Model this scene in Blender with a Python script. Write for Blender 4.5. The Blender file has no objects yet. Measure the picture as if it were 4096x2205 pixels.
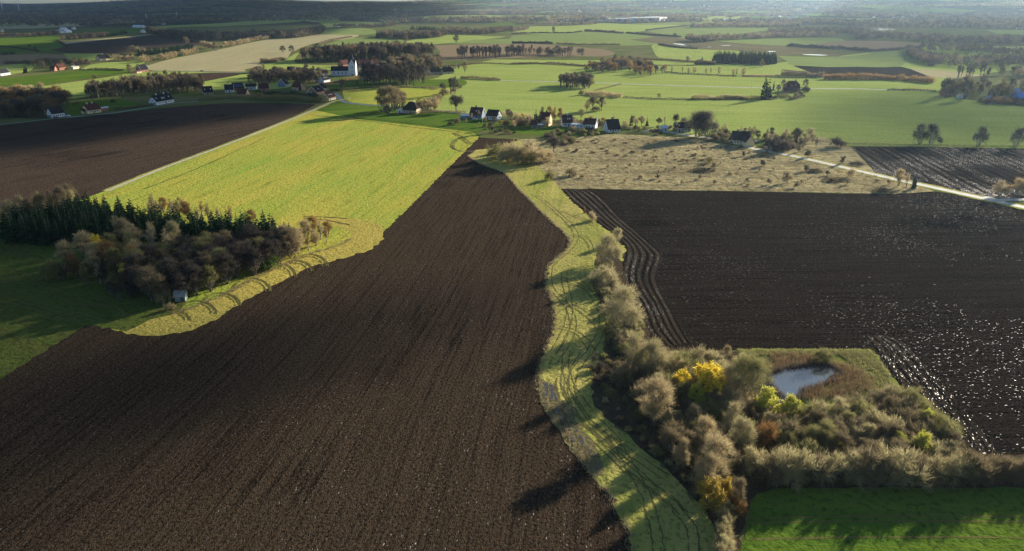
import bpy, math, random
import numpy as np
from mathutils import Vector, geometry

# ------------------------------------------------------------------ camera, sky, sun, exposure
S = bpy.context.scene
COL = S.collection
R = math.radians
HC = 90.0                         # the drone hovers 90 m above the fields
HFOV = R(70)
F = 2048 / math.tan(HFOV / 2)     # focal length in pixels of the 4096 px wide photograph
PITCH = math.atan((1102.5 - 3) / F)
cam_d = bpy.data.cameras.new("camera"); cam_d.sensor_fit = 'HORIZONTAL'; cam_d.angle = HFOV
cam_d.clip_start = 1; cam_d.clip_end = 60000
cam = bpy.data.objects.new("camera", cam_d); COL.objects.link(cam)
cam.location = (0, 0, HC); cam.rotation_euler = (math.pi / 2 - PITCH, 0, 0)
S.camera = cam

SUN_AZ, SUN_EL = R(47), R(15)     # low winter sun, ahead and to the right
SUNV = np.array([math.sin(SUN_AZ) * math.cos(SUN_EL), math.cos(SUN_AZ) * math.cos(SUN_EL), math.sin(SUN_EL)])
W = bpy.data.worlds.new("World"); S.world = W; W.use_nodes = True
wn = W.node_tree; bg = wn.nodes['Background']
sky = wn.nodes.new('ShaderNodeTexSky'); sky.sky_type = 'NISHITA'; sky.sun_disc = False
sky.sun_elevation = SUN_EL; sky.sun_rotation = SUN_AZ; sky.air_density = 1.0; sky.dust_density = 0.5; sky.ozone_density = 3.0
wn.links.new(sky.outputs[0], bg.inputs[0]); bg.inputs[1].default_value = 0.056
sun_d = bpy.data.lights.new("sun", 'SUN'); sun_d.energy = 5.0; sun_d.angle = R(0.5); sun_d.color = (1.0, 0.90, 0.73)
sun = bpy.data.objects.new("sun", sun_d); COL.objects.link(sun)
sun.rotation_euler = Vector(-SUNV).to_track_quat('-Z', 'Y').to_euler()
S.view_settings.view_transform = 'Standard'; S.view_settings.look = 'None'
S.view_settings.exposure = 1.33; S.view_settings.gamma = 1.0; S.view_settings.use_curve_mapping = False
S.cycles.max_bounces = 5; S.cycles.diffuse_bounces = 2; S.cycles.glossy_bounces = 2; S.cycles.transmission_bounces = 2
S.cycles.volume_bounces = 0; S.cycles.use_denoising = True; S.cycles.denoising_prefilter = 'NONE'; S.cycles.transparent_max_bounces = 6

rng = np.random.default_rng(11); random.seed(11)

# ------------------------------------------------------------------ readings of the photograph -> points on the ground
VIEWS = {'D': (0, 0, 4096 / 2576), 'Z1': (0, 0, 1 / 2.5156), 'Z2': (1024, 0, 1 / 2.5156), 'Z3': (2048, 0, 1 / 2.5156),
         'Z4': (3072, 0, 1 / 2.5156), 'M1': (0, 551, .5303), 'M2': (1366, 551, .5303), 'M3': (2732, 400, .5299),
         'B1': (0, 1286, .6627), 'B2': (1600, 1286, .6626), 'B3': (2300, 1286, .6972),
         'C1': (1024, 180, 576 / 2576), 'C2': (1700, 380, 800 / 2576), 'C3': (2500, 380, 800 / 2576), 'C4': (2900, 260, 400 / 2576),
         'C5': (3650, 280, 446 / 2576), 'C6': (600, 300, 600 / 2576), 'C7': (3700, 640, 396 / 2497), 'C8': (2300, 880, 600 / 1387)}
CP, SP = math.cos(PITCH), math.sin(PITCH)
def src(view, x, y):
    x0, y0, s = VIEWS[view]; return x0 + x * s, y0 + y * s
def G(view, x, y):
    px, py = src(view, x, y)
    u = (px - 2048) / F; v = (1102.5 - py) / F
    d = (u, CP + v * SP, -SP + v * CP)
    t = HC / max(-d[2], 0.0035)
    return np.array([d[0] * t, d[1] * t])
def GL(view, pts): return [G(view, x, y) for x, y in pts]
def height_to(view, base, ytop):
    """height of a thing standing at pixel base whose top shows at row ytop"""
    p = G(view, *base); _, py = src(view, base[0], ytop); v = (1102.5 - py) / F
    return HC + p[1] * (v * CP - SP) / (CP + v * SP)
def sstep(a, b, x):
    t = np.clip((x - a) / (b - a), 0, 1); return t * t * (3 - 2 * t)
def terrain(x, y):
    """flat farmland; beyond five kilometres it rises into low hills, higher to the right"""
    x = np.asarray(x, float); y = np.asarray(y, float)
    d = np.hypot(x, y); az = np.degrees(np.arctan2(x, y))
    rise = sstep(5200, 11500, d)
    hgt = 35 + 60 * sstep(-33, -22, az) - 25 * sstep(-19, -13, az) + 60 * sstep(-9, 4, az) + 140 * sstep(0, 30, az)
    roll = 26 * np.sin(x / 900 + 1.3) * np.sin(y / 1300 + x / 2700) + 14 * np.sin(x / 370 + y / 510)
    return rise * (hgt + roll * (0.5 + 0.5 * sstep(-20, 10, az))) - 0.0 * d

# ------------------------------------------------------------------ little builders
def tag(o, label=None, cat=None, group=None, kind=None):
    if label: o['label'] = label
    if cat: o['category'] = cat
    if group: o['group'] = group
    if kind: o['kind'] = kind
    return o
def link(name, data, mats=(), parent=None):
    o = bpy.data.objects.new(name, data); COL.objects.link(o)
    if mats is not None and data is not None and hasattr(data, 'materials') and len(data.materials) == 0:
        for m in (mats if isinstance(mats, (list, tuple)) else [mats]): data.materials.append(m)
    if parent: o.parent = parent
    return o
def empty(name, loc, rz=0.0):
    o = bpy.data.objects.new(name, None); COL.objects.link(o); o.location = loc; o.rotation_euler = (0, 0, rz)
    o.empty_display_size = 0.5
    return o
def np_mesh(name, verts, faces, midx=None, smooth=False):
    """faces: (n,3) or (n,4) int array, or a list of such arrays"""
    me = bpy.data.meshes.new(name)
    fl = [np.asarray(f, np.int32) for f in (faces if isinstance(faces, list) else [faces]) if len(f)]
    verts = np.asarray(verts, np.float32)
    me.vertices.add(len(verts)); me.vertices.foreach_set('co', verts.ravel())
    idx = np.concatenate([f.ravel() for f in fl]); tot = np.concatenate([np.full(len(f), f.shape[1], np.int32) for f in fl])
    st = np.concatenate([[0], np.cumsum(tot)[:-1]]).astype(np.int32)
    me.loops.add(len(idx)); me.loops.foreach_set('vertex_index', idx)
    me.polygons.add(len(tot)); me.polygons.foreach_set('loop_start', st)
    if midx is not None: me.polygons.foreach_set('material_index', np.asarray(midx, np.int32))
    me.polygons.foreach_set('use_smooth', np.full(len(tot), smooth))
    me.update(calc_edges=True); me.validate()
    return me
class MB:
    """collects boxes, prisms and tubes into ONE mesh"""
    def __init__(s): s.v, s.f, s.m = [], [], []
    def poly(s, pts, m=0):
        n = len(s.v); s.v += [tuple(p) for p in pts]; s.f.append(tuple(range(n, n + len(pts)))); s.m.append(m)
    def mesh(s, pts, faces, m=0):
        n = len(s.v); s.v += [tuple(p) for p in pts]
        for f in faces: s.f.append(tuple(i + n for i in f)); s.m.append(m)
    def box(s, x0, x1, y0, y1, z0, z1, m=0):
        p = [(x, y, z) for z in (z0, z1) for y in (y0, y1) for x in (x0, x1)]
        s.mesh(p, [(0, 2, 3, 1), (4, 5, 7, 6), (0, 1, 5, 4), (2, 6, 7, 3), (0, 4, 6, 2), (1, 3, 7, 5)], m)
    def tube(s, a, b, ra, rb, n=6, m=0):
        a, b = Vector(a), Vector(b); d = (b - a)
        if d.length < 1e-6: return
        q = d.to_track_quat('Z', 'Y'); pts = []
        for c, r in ((a, ra), (b, rb)):
            for k in range(n):
                t = 2 * math.pi * k / n; pts.append(c + q @ Vector((r * math.cos(t), r * math.sin(t), 0)))
        fs = [(k, (k + 1) % n, n + (k + 1) % n, n + k) for k in range(n)] + [tuple(range(n - 1, -1, -1)), tuple(range(n, 2 * n))]
        s.mesh(pts, fs, m)
    def build(s, name, mats, parent=None):
        me = bpy.data.meshes.new(name); me.from_pydata(s.v, [], s.f)
        for i, k in enumerate(s.m): me.polygons[i].material_index = k
        me.update()
        return link(name, me, mats, parent)

# ------------------------------------------------------------------ materials
class Mat:
    def __init__(s, name, rough=0.8, spec=0.3):
        s.m = bpy.data.materials.new(name); s.m.use_nodes = True; s.nt = s.m.node_tree
        s.b = s.nt.nodes['Principled BSDF']; s.out = s.nt.nodes['Material Output']
        s.b.inputs['Roughness'].default_value = rough; s.b.inputs['Specular IOR Level'].default_value = spec
    def n(s, t, ins=None, **props):
        nd = s.nt.nodes.new('ShaderNode' + t)
        for k, v in props.items(): setattr(nd, k, v)
        for k, v in (ins or {}).items(): s.set(nd.inputs[k], v)
        return nd
    def set(s, sock, v):
        if isinstance(v, bpy.types.NodeSocket): s.nt.links.new(v, sock)
        elif isinstance(v, bpy.types.Node): s.nt.links.new(v.outputs[0], sock)
        elif isinstance(v, (tuple, list)) and len(v) == 3 and sock.type == 'RGBA': sock.default_value = (*v, 1)
        else: sock.default_value = v
    def noise(s, vec, scale, detail=3, rough=.55, dist=0.0):
        return s.n('TexNoise', {'Vector': vec, 'Scale': scale, 'Detail': detail, 'Roughness': rough, 'Distortion': dist}).outputs[0]
    def scale(s, vec, sc):
        return s.n('Mapping', {'Vector': vec, 'Scale': sc}).outputs[0]
    def ramp(s, f, lo, hi, a=0.0, b=1.0):
        return s.n('MapRange', {'Value': f, 'From Min': lo, 'From Max': hi, 'To Min': a, 'To Max': b}).outputs[0]
    def mix(s, f, a, b):
        nd = s.n('Mix', data_type='RGBA'); s.set(nd.inputs[0], f); s.set(nd.inputs[6], a); s.set(nd.inputs[7], b); return nd.outputs[2]
    def math(s, op, a, b=0.0):
        nd = s.n('Math', operation=op); s.set(nd.inputs[0], a); s.set(nd.inputs[1], b); return nd.outputs[0]
    def bump(s, h, strength=1.0, dist=0.1):
        nd = s.n('Bump', {'Height': h, 'Strength': strength, 'Distance': dist}); s.set(s.b.inputs['Normal'], nd.outputs[0]); return nd
    def base(s, v): s.set(s.b.inputs['Base Color'], v)

def plain(name, col, rough=.8, spec=.3, var=.25, sc=1.5):
    M = Mat(name, rough, spec); co = M.n('TexCoord').outputs['Object']
    nz = M.noise(co, sc, 4)
    M.base(M.mix(M.ramp(nz, .3, .7), tuple(c * (1 - var) for c in col), tuple(min(1, c * (1 + var)) for c in col)))
    return M.m

def grass(name, a, b, dark, rows=1.0, row_amt=.35, patch=.02, tuft=.9, bump=.25):
    """crop or meadow; UV holds metres along and across the drill rows"""
    M = Mat(name, .95, .0); uv = M.n('UVMap').outputs[0]
    row = M.noise(M.scale(uv, (.012, .35 * rows, 1)), 1, 3, .6)
    wide = M.noise(M.scale(uv, (.006, .05, 1)), 1, 3, .6)
    pat = M.noise(uv, patch, 4, .6)
    t = M.math('ADD', M.math('MULTIPLY', row, row_amt), M.math('ADD', M.math('MULTIPLY', pat, .35), M.math('MULTIPLY', wide, .7)))
    c = M.mix(M.ramp(t, .45 + row_amt * .3, .78 + row_amt * .5), a, b)
    fine = M.noise(uv, tuft, 3, .7)
    c = M.mix(M.ramp(fine, .50, .30, 0, .85), c, dark)
    rowd = M.noise(M.scale(uv, (.03, 1.2 * rows, 1)), 1, 2, .6)
    c = M.mix(M.ramp(rowd, .46, .28, 0, row_amt * .55), c, dark)
    M.base(c)
    h = M.math('ADD', fine, M.math('MULTIPLY', M.noise(uv, tuft * .3, 2), .8))
    M.bump(h, .8, bump)
    return M.m

def plough(name, dry, wet, spacing=1.0, bump=.22, wetness=.5, glint=.5, furrow=.15, gloss=.3):
    """turned soil; clods, faint furrows and wet shining slices.  UV metres: along / across the furrows"""
    M = Mat(name, .6, .5); uv = M.n('UVMap').outputs[0]
    warp = M.n('VectorMath', {0: uv, 1: M.n('VectorMath', {0: M.n('TexNoise', {'Vector': uv, 'Scale': .012, 'Detail': 2}).outputs[1], 1: (0, 4.0, 0)}, operation='MULTIPLY').outputs[0]}, operation='ADD').outputs[0]
    line = M.noise(M.scale(warp, (.02, .8 / spacing, 1)), 1, 3, .7)           # streaks along the furrows
    band = M.noise(M.scale(warp, (.003, .09, 1)), 1, 4, .65)
    pat = M.noise(uv, .012, 5, .62)
    clod = M.noise(M.scale(warp, (1.0, 1.35, 1)), 1.3, 4, .75)
    fine = M.noise(uv, 4.5, 2, .6)
    vor = M.n('TexVoronoi', {'Vector': M.scale(warp, (.45, 1.4, 1)), 'Scale': 5.0, 'Randomness': 1.0}, feature='F1')
    sc = M.n('SeparateColor', {0: vor.outputs['Color']})
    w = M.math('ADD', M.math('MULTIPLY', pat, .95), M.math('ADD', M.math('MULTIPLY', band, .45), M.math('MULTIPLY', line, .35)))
    wet_shade = M.ramp(w, .99 - wetness * .28, .78 - wetness * .20)                # 1 = dark: damp soil, with shaded soil put into the colour too
    c = M.mix(wet_shade, dry, wet)
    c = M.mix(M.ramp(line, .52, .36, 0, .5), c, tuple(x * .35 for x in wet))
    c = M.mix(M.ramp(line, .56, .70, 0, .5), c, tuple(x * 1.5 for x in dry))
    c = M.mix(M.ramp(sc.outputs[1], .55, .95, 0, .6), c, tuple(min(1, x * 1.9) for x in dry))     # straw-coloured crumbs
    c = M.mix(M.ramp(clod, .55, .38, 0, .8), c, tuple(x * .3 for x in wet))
    M.base(c)
    patch2 = M.ramp(M.math('ADD', M.noise(uv, .02, 4, .6), M.math('MULTIPLY', M.noise(M.scale(warp, (.01, .25, 1)), 1, 3), .7)), .93, .74, .0, 1)
    lim = M.math('SUBTRACT', 1.0, M.math('MULTIPLY', patch2, glint * .5))
    shiny = M.math('GREATER_THAN', sc.outputs[0], lim)
    M.set(M.b.inputs['Roughness'], M.ramp(shiny, 0, 1, 1.0, gloss))
    M.set(M.b.inputs['Specular IOR Level'], M.ramp(shiny, 0, 1, .0, .5))
    wave = M.n('TexWave', {'Vector': M.scale(warp, (0, 1, 0)), 'Scale': .31416 / spacing, 'Distortion': 0, 'Detail': 0}, wave_type='BANDS', bands_direction='Y')
    h = M.math('ADD', M.math('MULTIPLY', clod, 1.3), M.math('ADD', M.math('MULTIPLY', vor.outputs['Distance'], -.45), M.math('ADD', M.math('MULTIPLY', line, .5), M.math('ADD', M.math('MULTIPLY', fine, .3), M.math('MULTIPLY', wave.outputs[1], furrow)))))
    M.bump(h, 1.0, bump)
    return M.m

def twig(name, c1, c2, trans=.45):
    """thin twigs, needles or leaves: light passes through; every plant varies a little"""
    M = Mat(name); M.nt.nodes.remove(M.b)
    oi = M.n('ObjectInfo').outputs['Random']; co = M.n('TexCoord').outputs['Object']
    f = M.math('ADD', M.math('MULTIPLY', oi, .6), M.math('MULTIPLY', M.noise(co, .5, 2), .5))
    c = M.mix(M.ramp(f, .1, .95), c1, c2)
    d = M.n('BsdfDiffuse', {'Color': c}); t = M.n('BsdfTranslucent', {'Color': c})
    ms = M.n('MixShader'); ms.inputs[0].default_value = trans
    M.nt.links.new(d.outputs[0], ms.inputs[1]); M.nt.links.new(t.outputs[0], ms.inputs[2]); M.nt.links.new(ms.outputs[0], M.out.inputs[0])
    return M.m

def water(name, col=(.02, .03, .035), rough=.04):
    M = Mat(name, rough, .6); M.base(col); co = M.n('TexCoord').outputs['Object']
    M.bump(M.noise(co, .8, 2), .15, .02); M.b.inputs['IOR'].default_value = 1.33
    return M.m

T = {}
T['grey'] = twig('twigs_grey', (.30, .26, .135), (.48, .42, .23))
T['tan'] = twig('twigs_tan', (.35, .27, .145), (.50, .41, .235))
T['brown'] = twig('twigs_brown', (.15, .118, .068), (.25, .205, .125))
T['dark'] = twig('twigs_dark', (.06, .052, .046), (.11, .094, .08))
T['rust'] = twig('leaves_rust', (.22, .125, .05), (.32, .20, .08))
T['yellow'] = twig('leaves_yellow', (.70, .52, .05), (.80, .66, .11), .45)
T['gold'] = twig('leaves_gold', (.40, .29, .06), (.50, .38, .09), .45)
T['lime'] = twig('leaves_lime', (.42, .42, .06), (.54, .53, .11), .45)
T['olive'] = twig('leaves_olive', (.19, .18, .07), (.30, .28, .12))
T['green'] = twig('leaves_green', (.07, .12, .03), (.12, .18, .045))
T['spruce'] = twig('needles_spruce', (.018, .045, .020), (.036, .078, .034), .2)
T['fir'] = twig('needles_fir', (.018, .032, .018), (.035, .05, .025), .2)
T['straw'] = twig('stems_straw', (.34, .27, .15), (.44, .37, .22), .3)
T['reed'] = twig('stems_reed', (.24, .16, .09), (.38, .28, .16), .3)
BARK = plain('bark', (.13, .105, .085), .9); BARKP = plain('bark_pale', (.30, .27, .22), .85)

C = {}
C['white'] = plain('white_limewash', (.64, .66, .68), .8, .1, .08); C['cream'] = plain('cream_render', (.72, .58, .36), .85, .2, .08)
C['yellow'] = plain('yellow_render', (.75, .60, .33), .85, .2, .08); C['brick'] = plain('red_brick', (.32, .14, .09), .9, .2, .2)
C['pink'] = plain('pale_brick', (.55, .36, .26), .9, .2, .15); C['bluewall'] = plain('blue_boards', (.14, .20, .32), .8, .2, .12)
C['black'] = plain('black_roof', (.025, .025, .03), .95, .05, .3); C['redroof'] = plain('red_brown_tiles', (.085, .036, .03), .95, .05, .25)
C['red'] = plain('red_tiles', (.085, .036, .028), .95, .05, .2); C['thatch'] = plain('dark_thatch', (.04, .033, .03), 1.0, .0, .3)
C['greyroof'] = plain('grey_sheet', (.30, .31, .32), .6, .4, .15); C['slate'] = plain('blue_slate', (.035, .045, .065), .8, .15, .25)
C['glass'] = plain('window_glass', (.03, .04, .05), .08, .7, .1); C['frame'] = plain('white_paint', (.80, .80, .80), .6, .3, .04)
C['solar'] = plain('solar_glass', (.02, .035, .10), .15, .7, .1); C['door'] = plain('door_paint', (.12, .10, .09), .6)
C['wood'] = plain('weathered_boards', (.30, .24, .17), .85, .2, .2); C['shed'] = plain('pale_green_boards', (.24, .30, .28), .9, .1, .15)
C['steel'] = plain('pale_steel', (.62, .66, .70), .5, .4, .06); C['car'] = plain('dark_car_paint', (.04, .045, .06), .25, .6, .05)
C['silver'] = plain('silver_car_paint', (.55, .57, .60), .25, .6, .05); C['rubber'] = plain('rubber', (.02, .02, .02), .8)
C['brightblue'] = plain('blue_sheet', (.06, .22, .55), .5, .4, .1); C['skin'] = plain('skin', (.5, .32, .25)); C['cloth'] = plain('dark_clothes', (.03, .03, .04))
C['timber'] = plain('grey_pole', (.34, .31, .27), .85)
# ------------------------------------------------------------------ ground, fields, roads, water
def resample(pts, step, closed=True):
    P = [np.asarray(p, float) for p in pts]; out = []
    for i in range(len(P) if closed else len(P) - 1):
        a, b = P[i], P[(i + 1) % len(P)]; n = max(1, int(np.linalg.norm(b - a) / step))
        out += [a + (b - a) * k / n for k in range(n)]
    if not closed: out.append(P[-1])
    return out
def smooth_line(pts, n=8):
    P = [np.asarray(p, float) for p in pts]; P = [2 * P[0] - P[1]] + P + [2 * P[-1] - P[-2]]; out = []
    for i in range(1, len(P) - 2):
        for k in range(n):
            t = k / n; a, b, c, d = P[i - 1], P[i], P[i + 1], P[i + 2]
            out.append(.5 * ((2 * b) + (c - a) * t + (2 * a - 5 * b + 4 * c - d) * t * t + (3 * b - a - 3 * c + d) * t ** 3))
    out.append(P[-2]); return out
def angle(view, p, q):
    a, b = G(view, *p), G(view, *q); return math.atan2(b[1] - a[1], b[0] - a[0])
LZ = .008
NSH = [0]
def sheet(name, pts, mat, layer, ang=0.0, jit=0.0, step=6.0, kind='structure', smooth=False):
    if smooth: pts = smooth_line(list(pts) + [pts[0]], 6)[:-1]
    if jit > 0: 
        pts = resample(pts, step); pts = [p + rng.normal(0, jit, 2) for p in pts]
    NSH[0] += 1; zl = layer * LZ + (NSH[0] % 24) * .0003
    V = [Vector((p[0], p[1], 0)) for p in pts]
    tri = geometry.tessellate_polygon([V])
    me = np_mesh(name, [(v.x, v.y, zl) for v in V], np.array([t[::-1] for t in tri], np.int32))
    if sum(p.normal.z for p in me.polygons) < 0: me.flip_normals()
    ca, sa = math.cos(ang), math.sin(ang); uv = me.uv_layers.new(name='UVMap')
    co = np.array([(v.co.x, v.co.y) for v in me.vertices]); idx = np.array([l.vertex_index for l in me.loops])
    c = co[idx]; uv.data.foreach_set('uv', np.stack([c[:, 0] * ca + c[:, 1] * sa, -c[:, 0] * sa + c[:, 1] * ca], 1).astype(np.float32).ravel())
    return tag(link(name, me, mat), kind=kind)
def ribbon_arrays(path, w, z, wob=0.0, wvar=0.0):
    P = np.array(path); t = np.gradient(P, axis=0); t /= np.maximum(1e-6, np.linalg.norm(t, axis=1))[:, None]
    nrm = np.stack([-t[:, 1], t[:, 0]], 1); P = P + nrm * (rng.normal(0, 1, len(P))[:, None] * wob)
    ww = (w / 2 * (1 + wvar * rng.normal(0, 1, len(P))))[:, None]
    L, Rr = P + nrm * ww, P - nrm * ww; d = np.concatenate([[0], np.cumsum(np.linalg.norm(np.diff(P, axis=0), axis=1))])
    n = len(P); v = np.zeros((2 * n, 3)); v[0::2, :2] = L; v[1::2, :2] = Rr; v[:, 2] = z
    i = np.arange(n - 1) * 2; f = np.stack([i, i + 1, i + 3, i + 2], 1)
    uvv = np.zeros((2 * n, 2)); uvv[0::2, 0] = d; uvv[1::2, 0] = d; uvv[0::2, 1] = ww[:, 0]; uvv[1::2, 1] = -ww[:, 0]
    return v, f, uvv
def ribbons(name, paths, w, mat, layer, wob=0.0, wvar=0.0, kind='structure'):
    vs, fs, us, n = [], [], [], 0
    for k, p in enumerate(paths):
        if len(p) < 2: continue
        v, f, u = ribbon_arrays(p, w if np.isscalar(w) else w[k], layer * LZ + .00012 * k, wob, wvar)
        vs.append(v); fs.append(f + n); us.append(u); n += len(v)
    me = np_mesh(name, np.concatenate(vs), np.concatenate(fs)); U = np.concatenate(us)
    if sum(p.normal.z for p in me.polygons) < 0: me.flip_normals()
    uv = me.uv_layers.new(name='UVMap'); idx = np.array([l.vertex_index for l in me.loops])
    uv.data.foreach_set('uv', U[idx].astype(np.float32).ravel())
    return tag(link(name, me, mat), kind=kind)

M_base = grass('ground_turf', (.15, .18, .05), (.19, .17, .07), (.06, .06, .03), row_amt=.05, patch=.004, tuft=.3)
M_yg = grass('young_crop_yellow_green', (.47, .39, .075), (.26, .36, .055), (.08, .115, .012), .3, .75, .012, .75, .5)
M_bright = grass('winter_wheat', (.25, .325, .070), (.37, .41, .115), (.10, .15, .030), .35, .8, .008, .5, .18)
M_bright2 = grass('winter_wheat_darker', (.18, .24, .065), (.26, .30, .095), (.075, .11, .03), .35, .7, .008, .5, .15)
M_deep = grass('meadow_green', (.065, .135, .018), (.16, .21, .026), (.025, .045, .008), .5, .35, .025, .7, .4)
M_deepL = grass('brownish_meadow', (.10, .105, .03), (.085, .14, .022), (.035, .04, .012), .5, .5, .03, .5, .5)  # green-brown turf with mud
M_dull = grass('dull_meadow', (.13, .15, .055), (.17, .17, .08), (.06, .07, .03), .6, .25, .01, .6, .3)
M_strip = grass('rank_grass', (.50, .42, .13), (.21, .27, .04), (.075, .08, .02), .9, .45, .06, .9, .7)
M_head = grass('trodden_stubble', (.48, .37, .09), (.31, .29, .06), (.12, .10, .03), .8, .35, .03, .8, .5)
M_rough = grass('rough_pasture', (.46, .39, .20), (.13, .112, .062), (.045, .038, .022), .5, .25, .03, .22, 1.6)
M_straw = grass('pale_stubble', (.42, .36, .20), (.33, .30, .16), (.19, .18, .09), .4, .6, .01, .3, .2)
M_brownf = grass('dead_grass', (.27, .20, .115), (.21, .165, .10), (.09, .075, .045), .5, .3, .012, .3, .2)
M_litter = grass('leaf_litter', (.06, .045, .03), (.09, .07, .04), (.025, .02, .015), .5, .1, .05, .8, .4)
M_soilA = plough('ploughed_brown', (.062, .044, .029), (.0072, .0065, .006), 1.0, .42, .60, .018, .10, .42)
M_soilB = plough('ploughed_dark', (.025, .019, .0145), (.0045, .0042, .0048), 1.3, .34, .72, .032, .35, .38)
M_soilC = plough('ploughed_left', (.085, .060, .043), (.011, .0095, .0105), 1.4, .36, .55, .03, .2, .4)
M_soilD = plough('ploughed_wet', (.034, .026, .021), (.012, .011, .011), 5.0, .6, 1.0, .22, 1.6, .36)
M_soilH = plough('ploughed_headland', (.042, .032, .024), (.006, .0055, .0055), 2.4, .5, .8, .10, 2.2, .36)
M_mud = grass('trodden_mud', (.20, .17, .08), (.11, .095, .05), (.05, .043, .03), .8, .4, .08, .9, .5)
M_track = grass('wheel_track_soil', (.165, .145, .05), (.115, .108, .034), (.06, .055, .022), .8, .3, .1, 1.0, .15)
M_track2 = grass('dark_track_soil', (.075, .062, .032), (.10, .085, .04), (.035, .03, .02), .8, .3, .1, 1.0, .3)
M_water = water('pond_water', (.06, .075, .09)); M_water.node_tree.nodes['Principled BSDF'].inputs['IOR'].default_value = 2.3; M_water.node_tree.nodes['Principled BSDF'].inputs['Specular IOR Level'].default_value = 1.0; M_puddle = water('puddle_water', (.06, .06, .06), .08)
M_asph = plain('asphalt', (.10, .11, .125), .45, .5, .18, .3); M_gravel = plain('pale_gravel', (.46, .44, .39), .8, .2, .2, .4)

# one ground sheet to the horizon, rising into hills far away
ring = [0, 60, 150, 300, 600, 1200, 2400, 3600, 5000] + list(np.linspace(5300, 13000, 44)) + [15000, 18000, 22000]
azs = np.radians(np.linspace(-72, 72, 289)); na = len(azs)
gv = []
for r in ring: gv.append(np.stack([r * np.sin(azs), r * np.cos(azs) - (0 if r > 400 else 60 * (1 - r / 400)), np.zeros(na)], 1))
gv = np.concatenate(gv); gv[:, 2] = terrain(gv[:, 0], gv[:, 1])
q = np.arange((len(ring) - 1) * na).reshape(-1, na)[:, :-1].ravel()
gm = np_mesh('ground', gv, np.stack([q, q + 1, q + na + 1, q + na], 1), smooth=True)
uvl = gm.uv_layers.new(name='UVMap'); ii = np.array([l.vertex_index for l in gm.loops]); uvl.data.foreach_set('uv', gv[ii][:, :2].astype(np.float32).ravel())
if sum(p.normal.z for p in gm.polygons[:500]) < 0: gm.flip_normals()
# far countryside: a patchwork of fields
M = Mat('countryside', 1.0, 0); uv = M.n('UVMap').outputs[0]
wv = M.n('VectorMath', {0: uv, 1: M.n('VectorMath', {0: M.n('TexNoise', {'Vector': uv, 'Scale': .0016, 'Detail': 2}).outputs[1], 1: (260, 260, 0)}, operation='MULTIPLY').outputs[0]}, operation='ADD').outputs[0]
vo = M.n('TexVoronoi', {'Vector': M.scale(wv, (.0024, .0020, 1)), 'Scale': 1.0}, feature='F1')
se = M.n('SeparateColor', {0: vo.outputs['Color']})
cr = M.n('ValToRGB', {0: se.outputs[0]}); cr.color_ramp.interpolation = 'CONSTANT'
for p, c in ((0, (.03, .038, .026)), (.36, (.12, .19, .03)), (.5, (.045, .05, .03)), (.7, (.22, .20, .10)), (.77, (.09, .14, .025)), (.87, (.04, .034, .03))):
    e = cr.color_ramp.elements.new(p) if p else cr.color_ramp.elements[0]; e.position = p; e.color = (*c, 1)
cr.color_ramp.elements.remove(cr.color_ramp.elements[-1]) if cr.color_ramp.elements[-1].position == 1.0 else None
near = M.mix(M.ramp(M.noise(uv, .02, 4), .4, .6), (.09, .12, .03), (.15, .14, .06))
sepx = M.n('VectorMath', {0: uv}, operation='LENGTH').outputs['Value']
M.base(M.mix(M.ramp(sepx, 3000, 3400), near, cr.outputs[0])); M.bump(M.noise(uv, .3, 3), .6, .3)
tag(link('ground', gm, M.m), kind='structure')

# the big sunny wheat land right of the village, then its neighbours
sheet('field', GL('D', [(860, 250), (1000, 214), (1100, 196), (1150, 170), (1240, 150), (1500, 152), (1800, 146), (1960, 158), (2330, 116), (2700, 118), (2900, 260), (2900, 380), (2140, 367), (2000, 352), (1700, 338), (1480, 302), (1300, 302), (1160, 288), (960, 292)]), M_bright, 1, angle('D', (1700, 320), (2500, 345)))
AF2 = angle('D', (965, 590), (1205, 345))
sheet('field', GL('D', [(60, 560), (265, 480), (560, 366), (700, 313), (785, 276), (900, 300), (1060, 318), (1190, 333), (1206, 346), (968, 583), (970, 600), (930, 632), (860, 652), (780, 674), (700, 714), (620, 757), (540, 807), (470, 837), (400, 844), (330, 842), (260, 824), (212, 822), (140, 700)]), M_yg, 4, AF2 - .05)
sheet('field', GL('D', [(785, 276), (835, 253), (880, 262), (960, 266), (1060, 272), (1160, 288), (1200, 320), (1206, 346), (1190, 333), (1060, 318), (900, 300)]), M_deep, 4, .4)
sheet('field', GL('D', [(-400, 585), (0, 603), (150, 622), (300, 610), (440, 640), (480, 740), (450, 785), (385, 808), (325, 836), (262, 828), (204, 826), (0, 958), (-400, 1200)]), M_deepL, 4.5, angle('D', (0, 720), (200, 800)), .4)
# curved headland of trodden stubble round the grove
HLo = [(300, 838), (330, 844), (400, 846), (470, 838), (540, 808), (620, 757), (700, 714), (780, 674), (860, 651), (930, 632), (966, 602), (972, 588), (955, 566), (900, 551), (840, 546), (800, 550)]
HLi = [(800, 562), (850, 572), (880, 585), (886, 600), (850, 618), (780, 640), (700, 672), (620, 712), (560, 745), (480, 775), (430, 792), (380, 806), (320, 832)]
sheet('headland', GL('D', HLo + HLi), M_head, 5, AF2 - .5, .25, 3)
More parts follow.
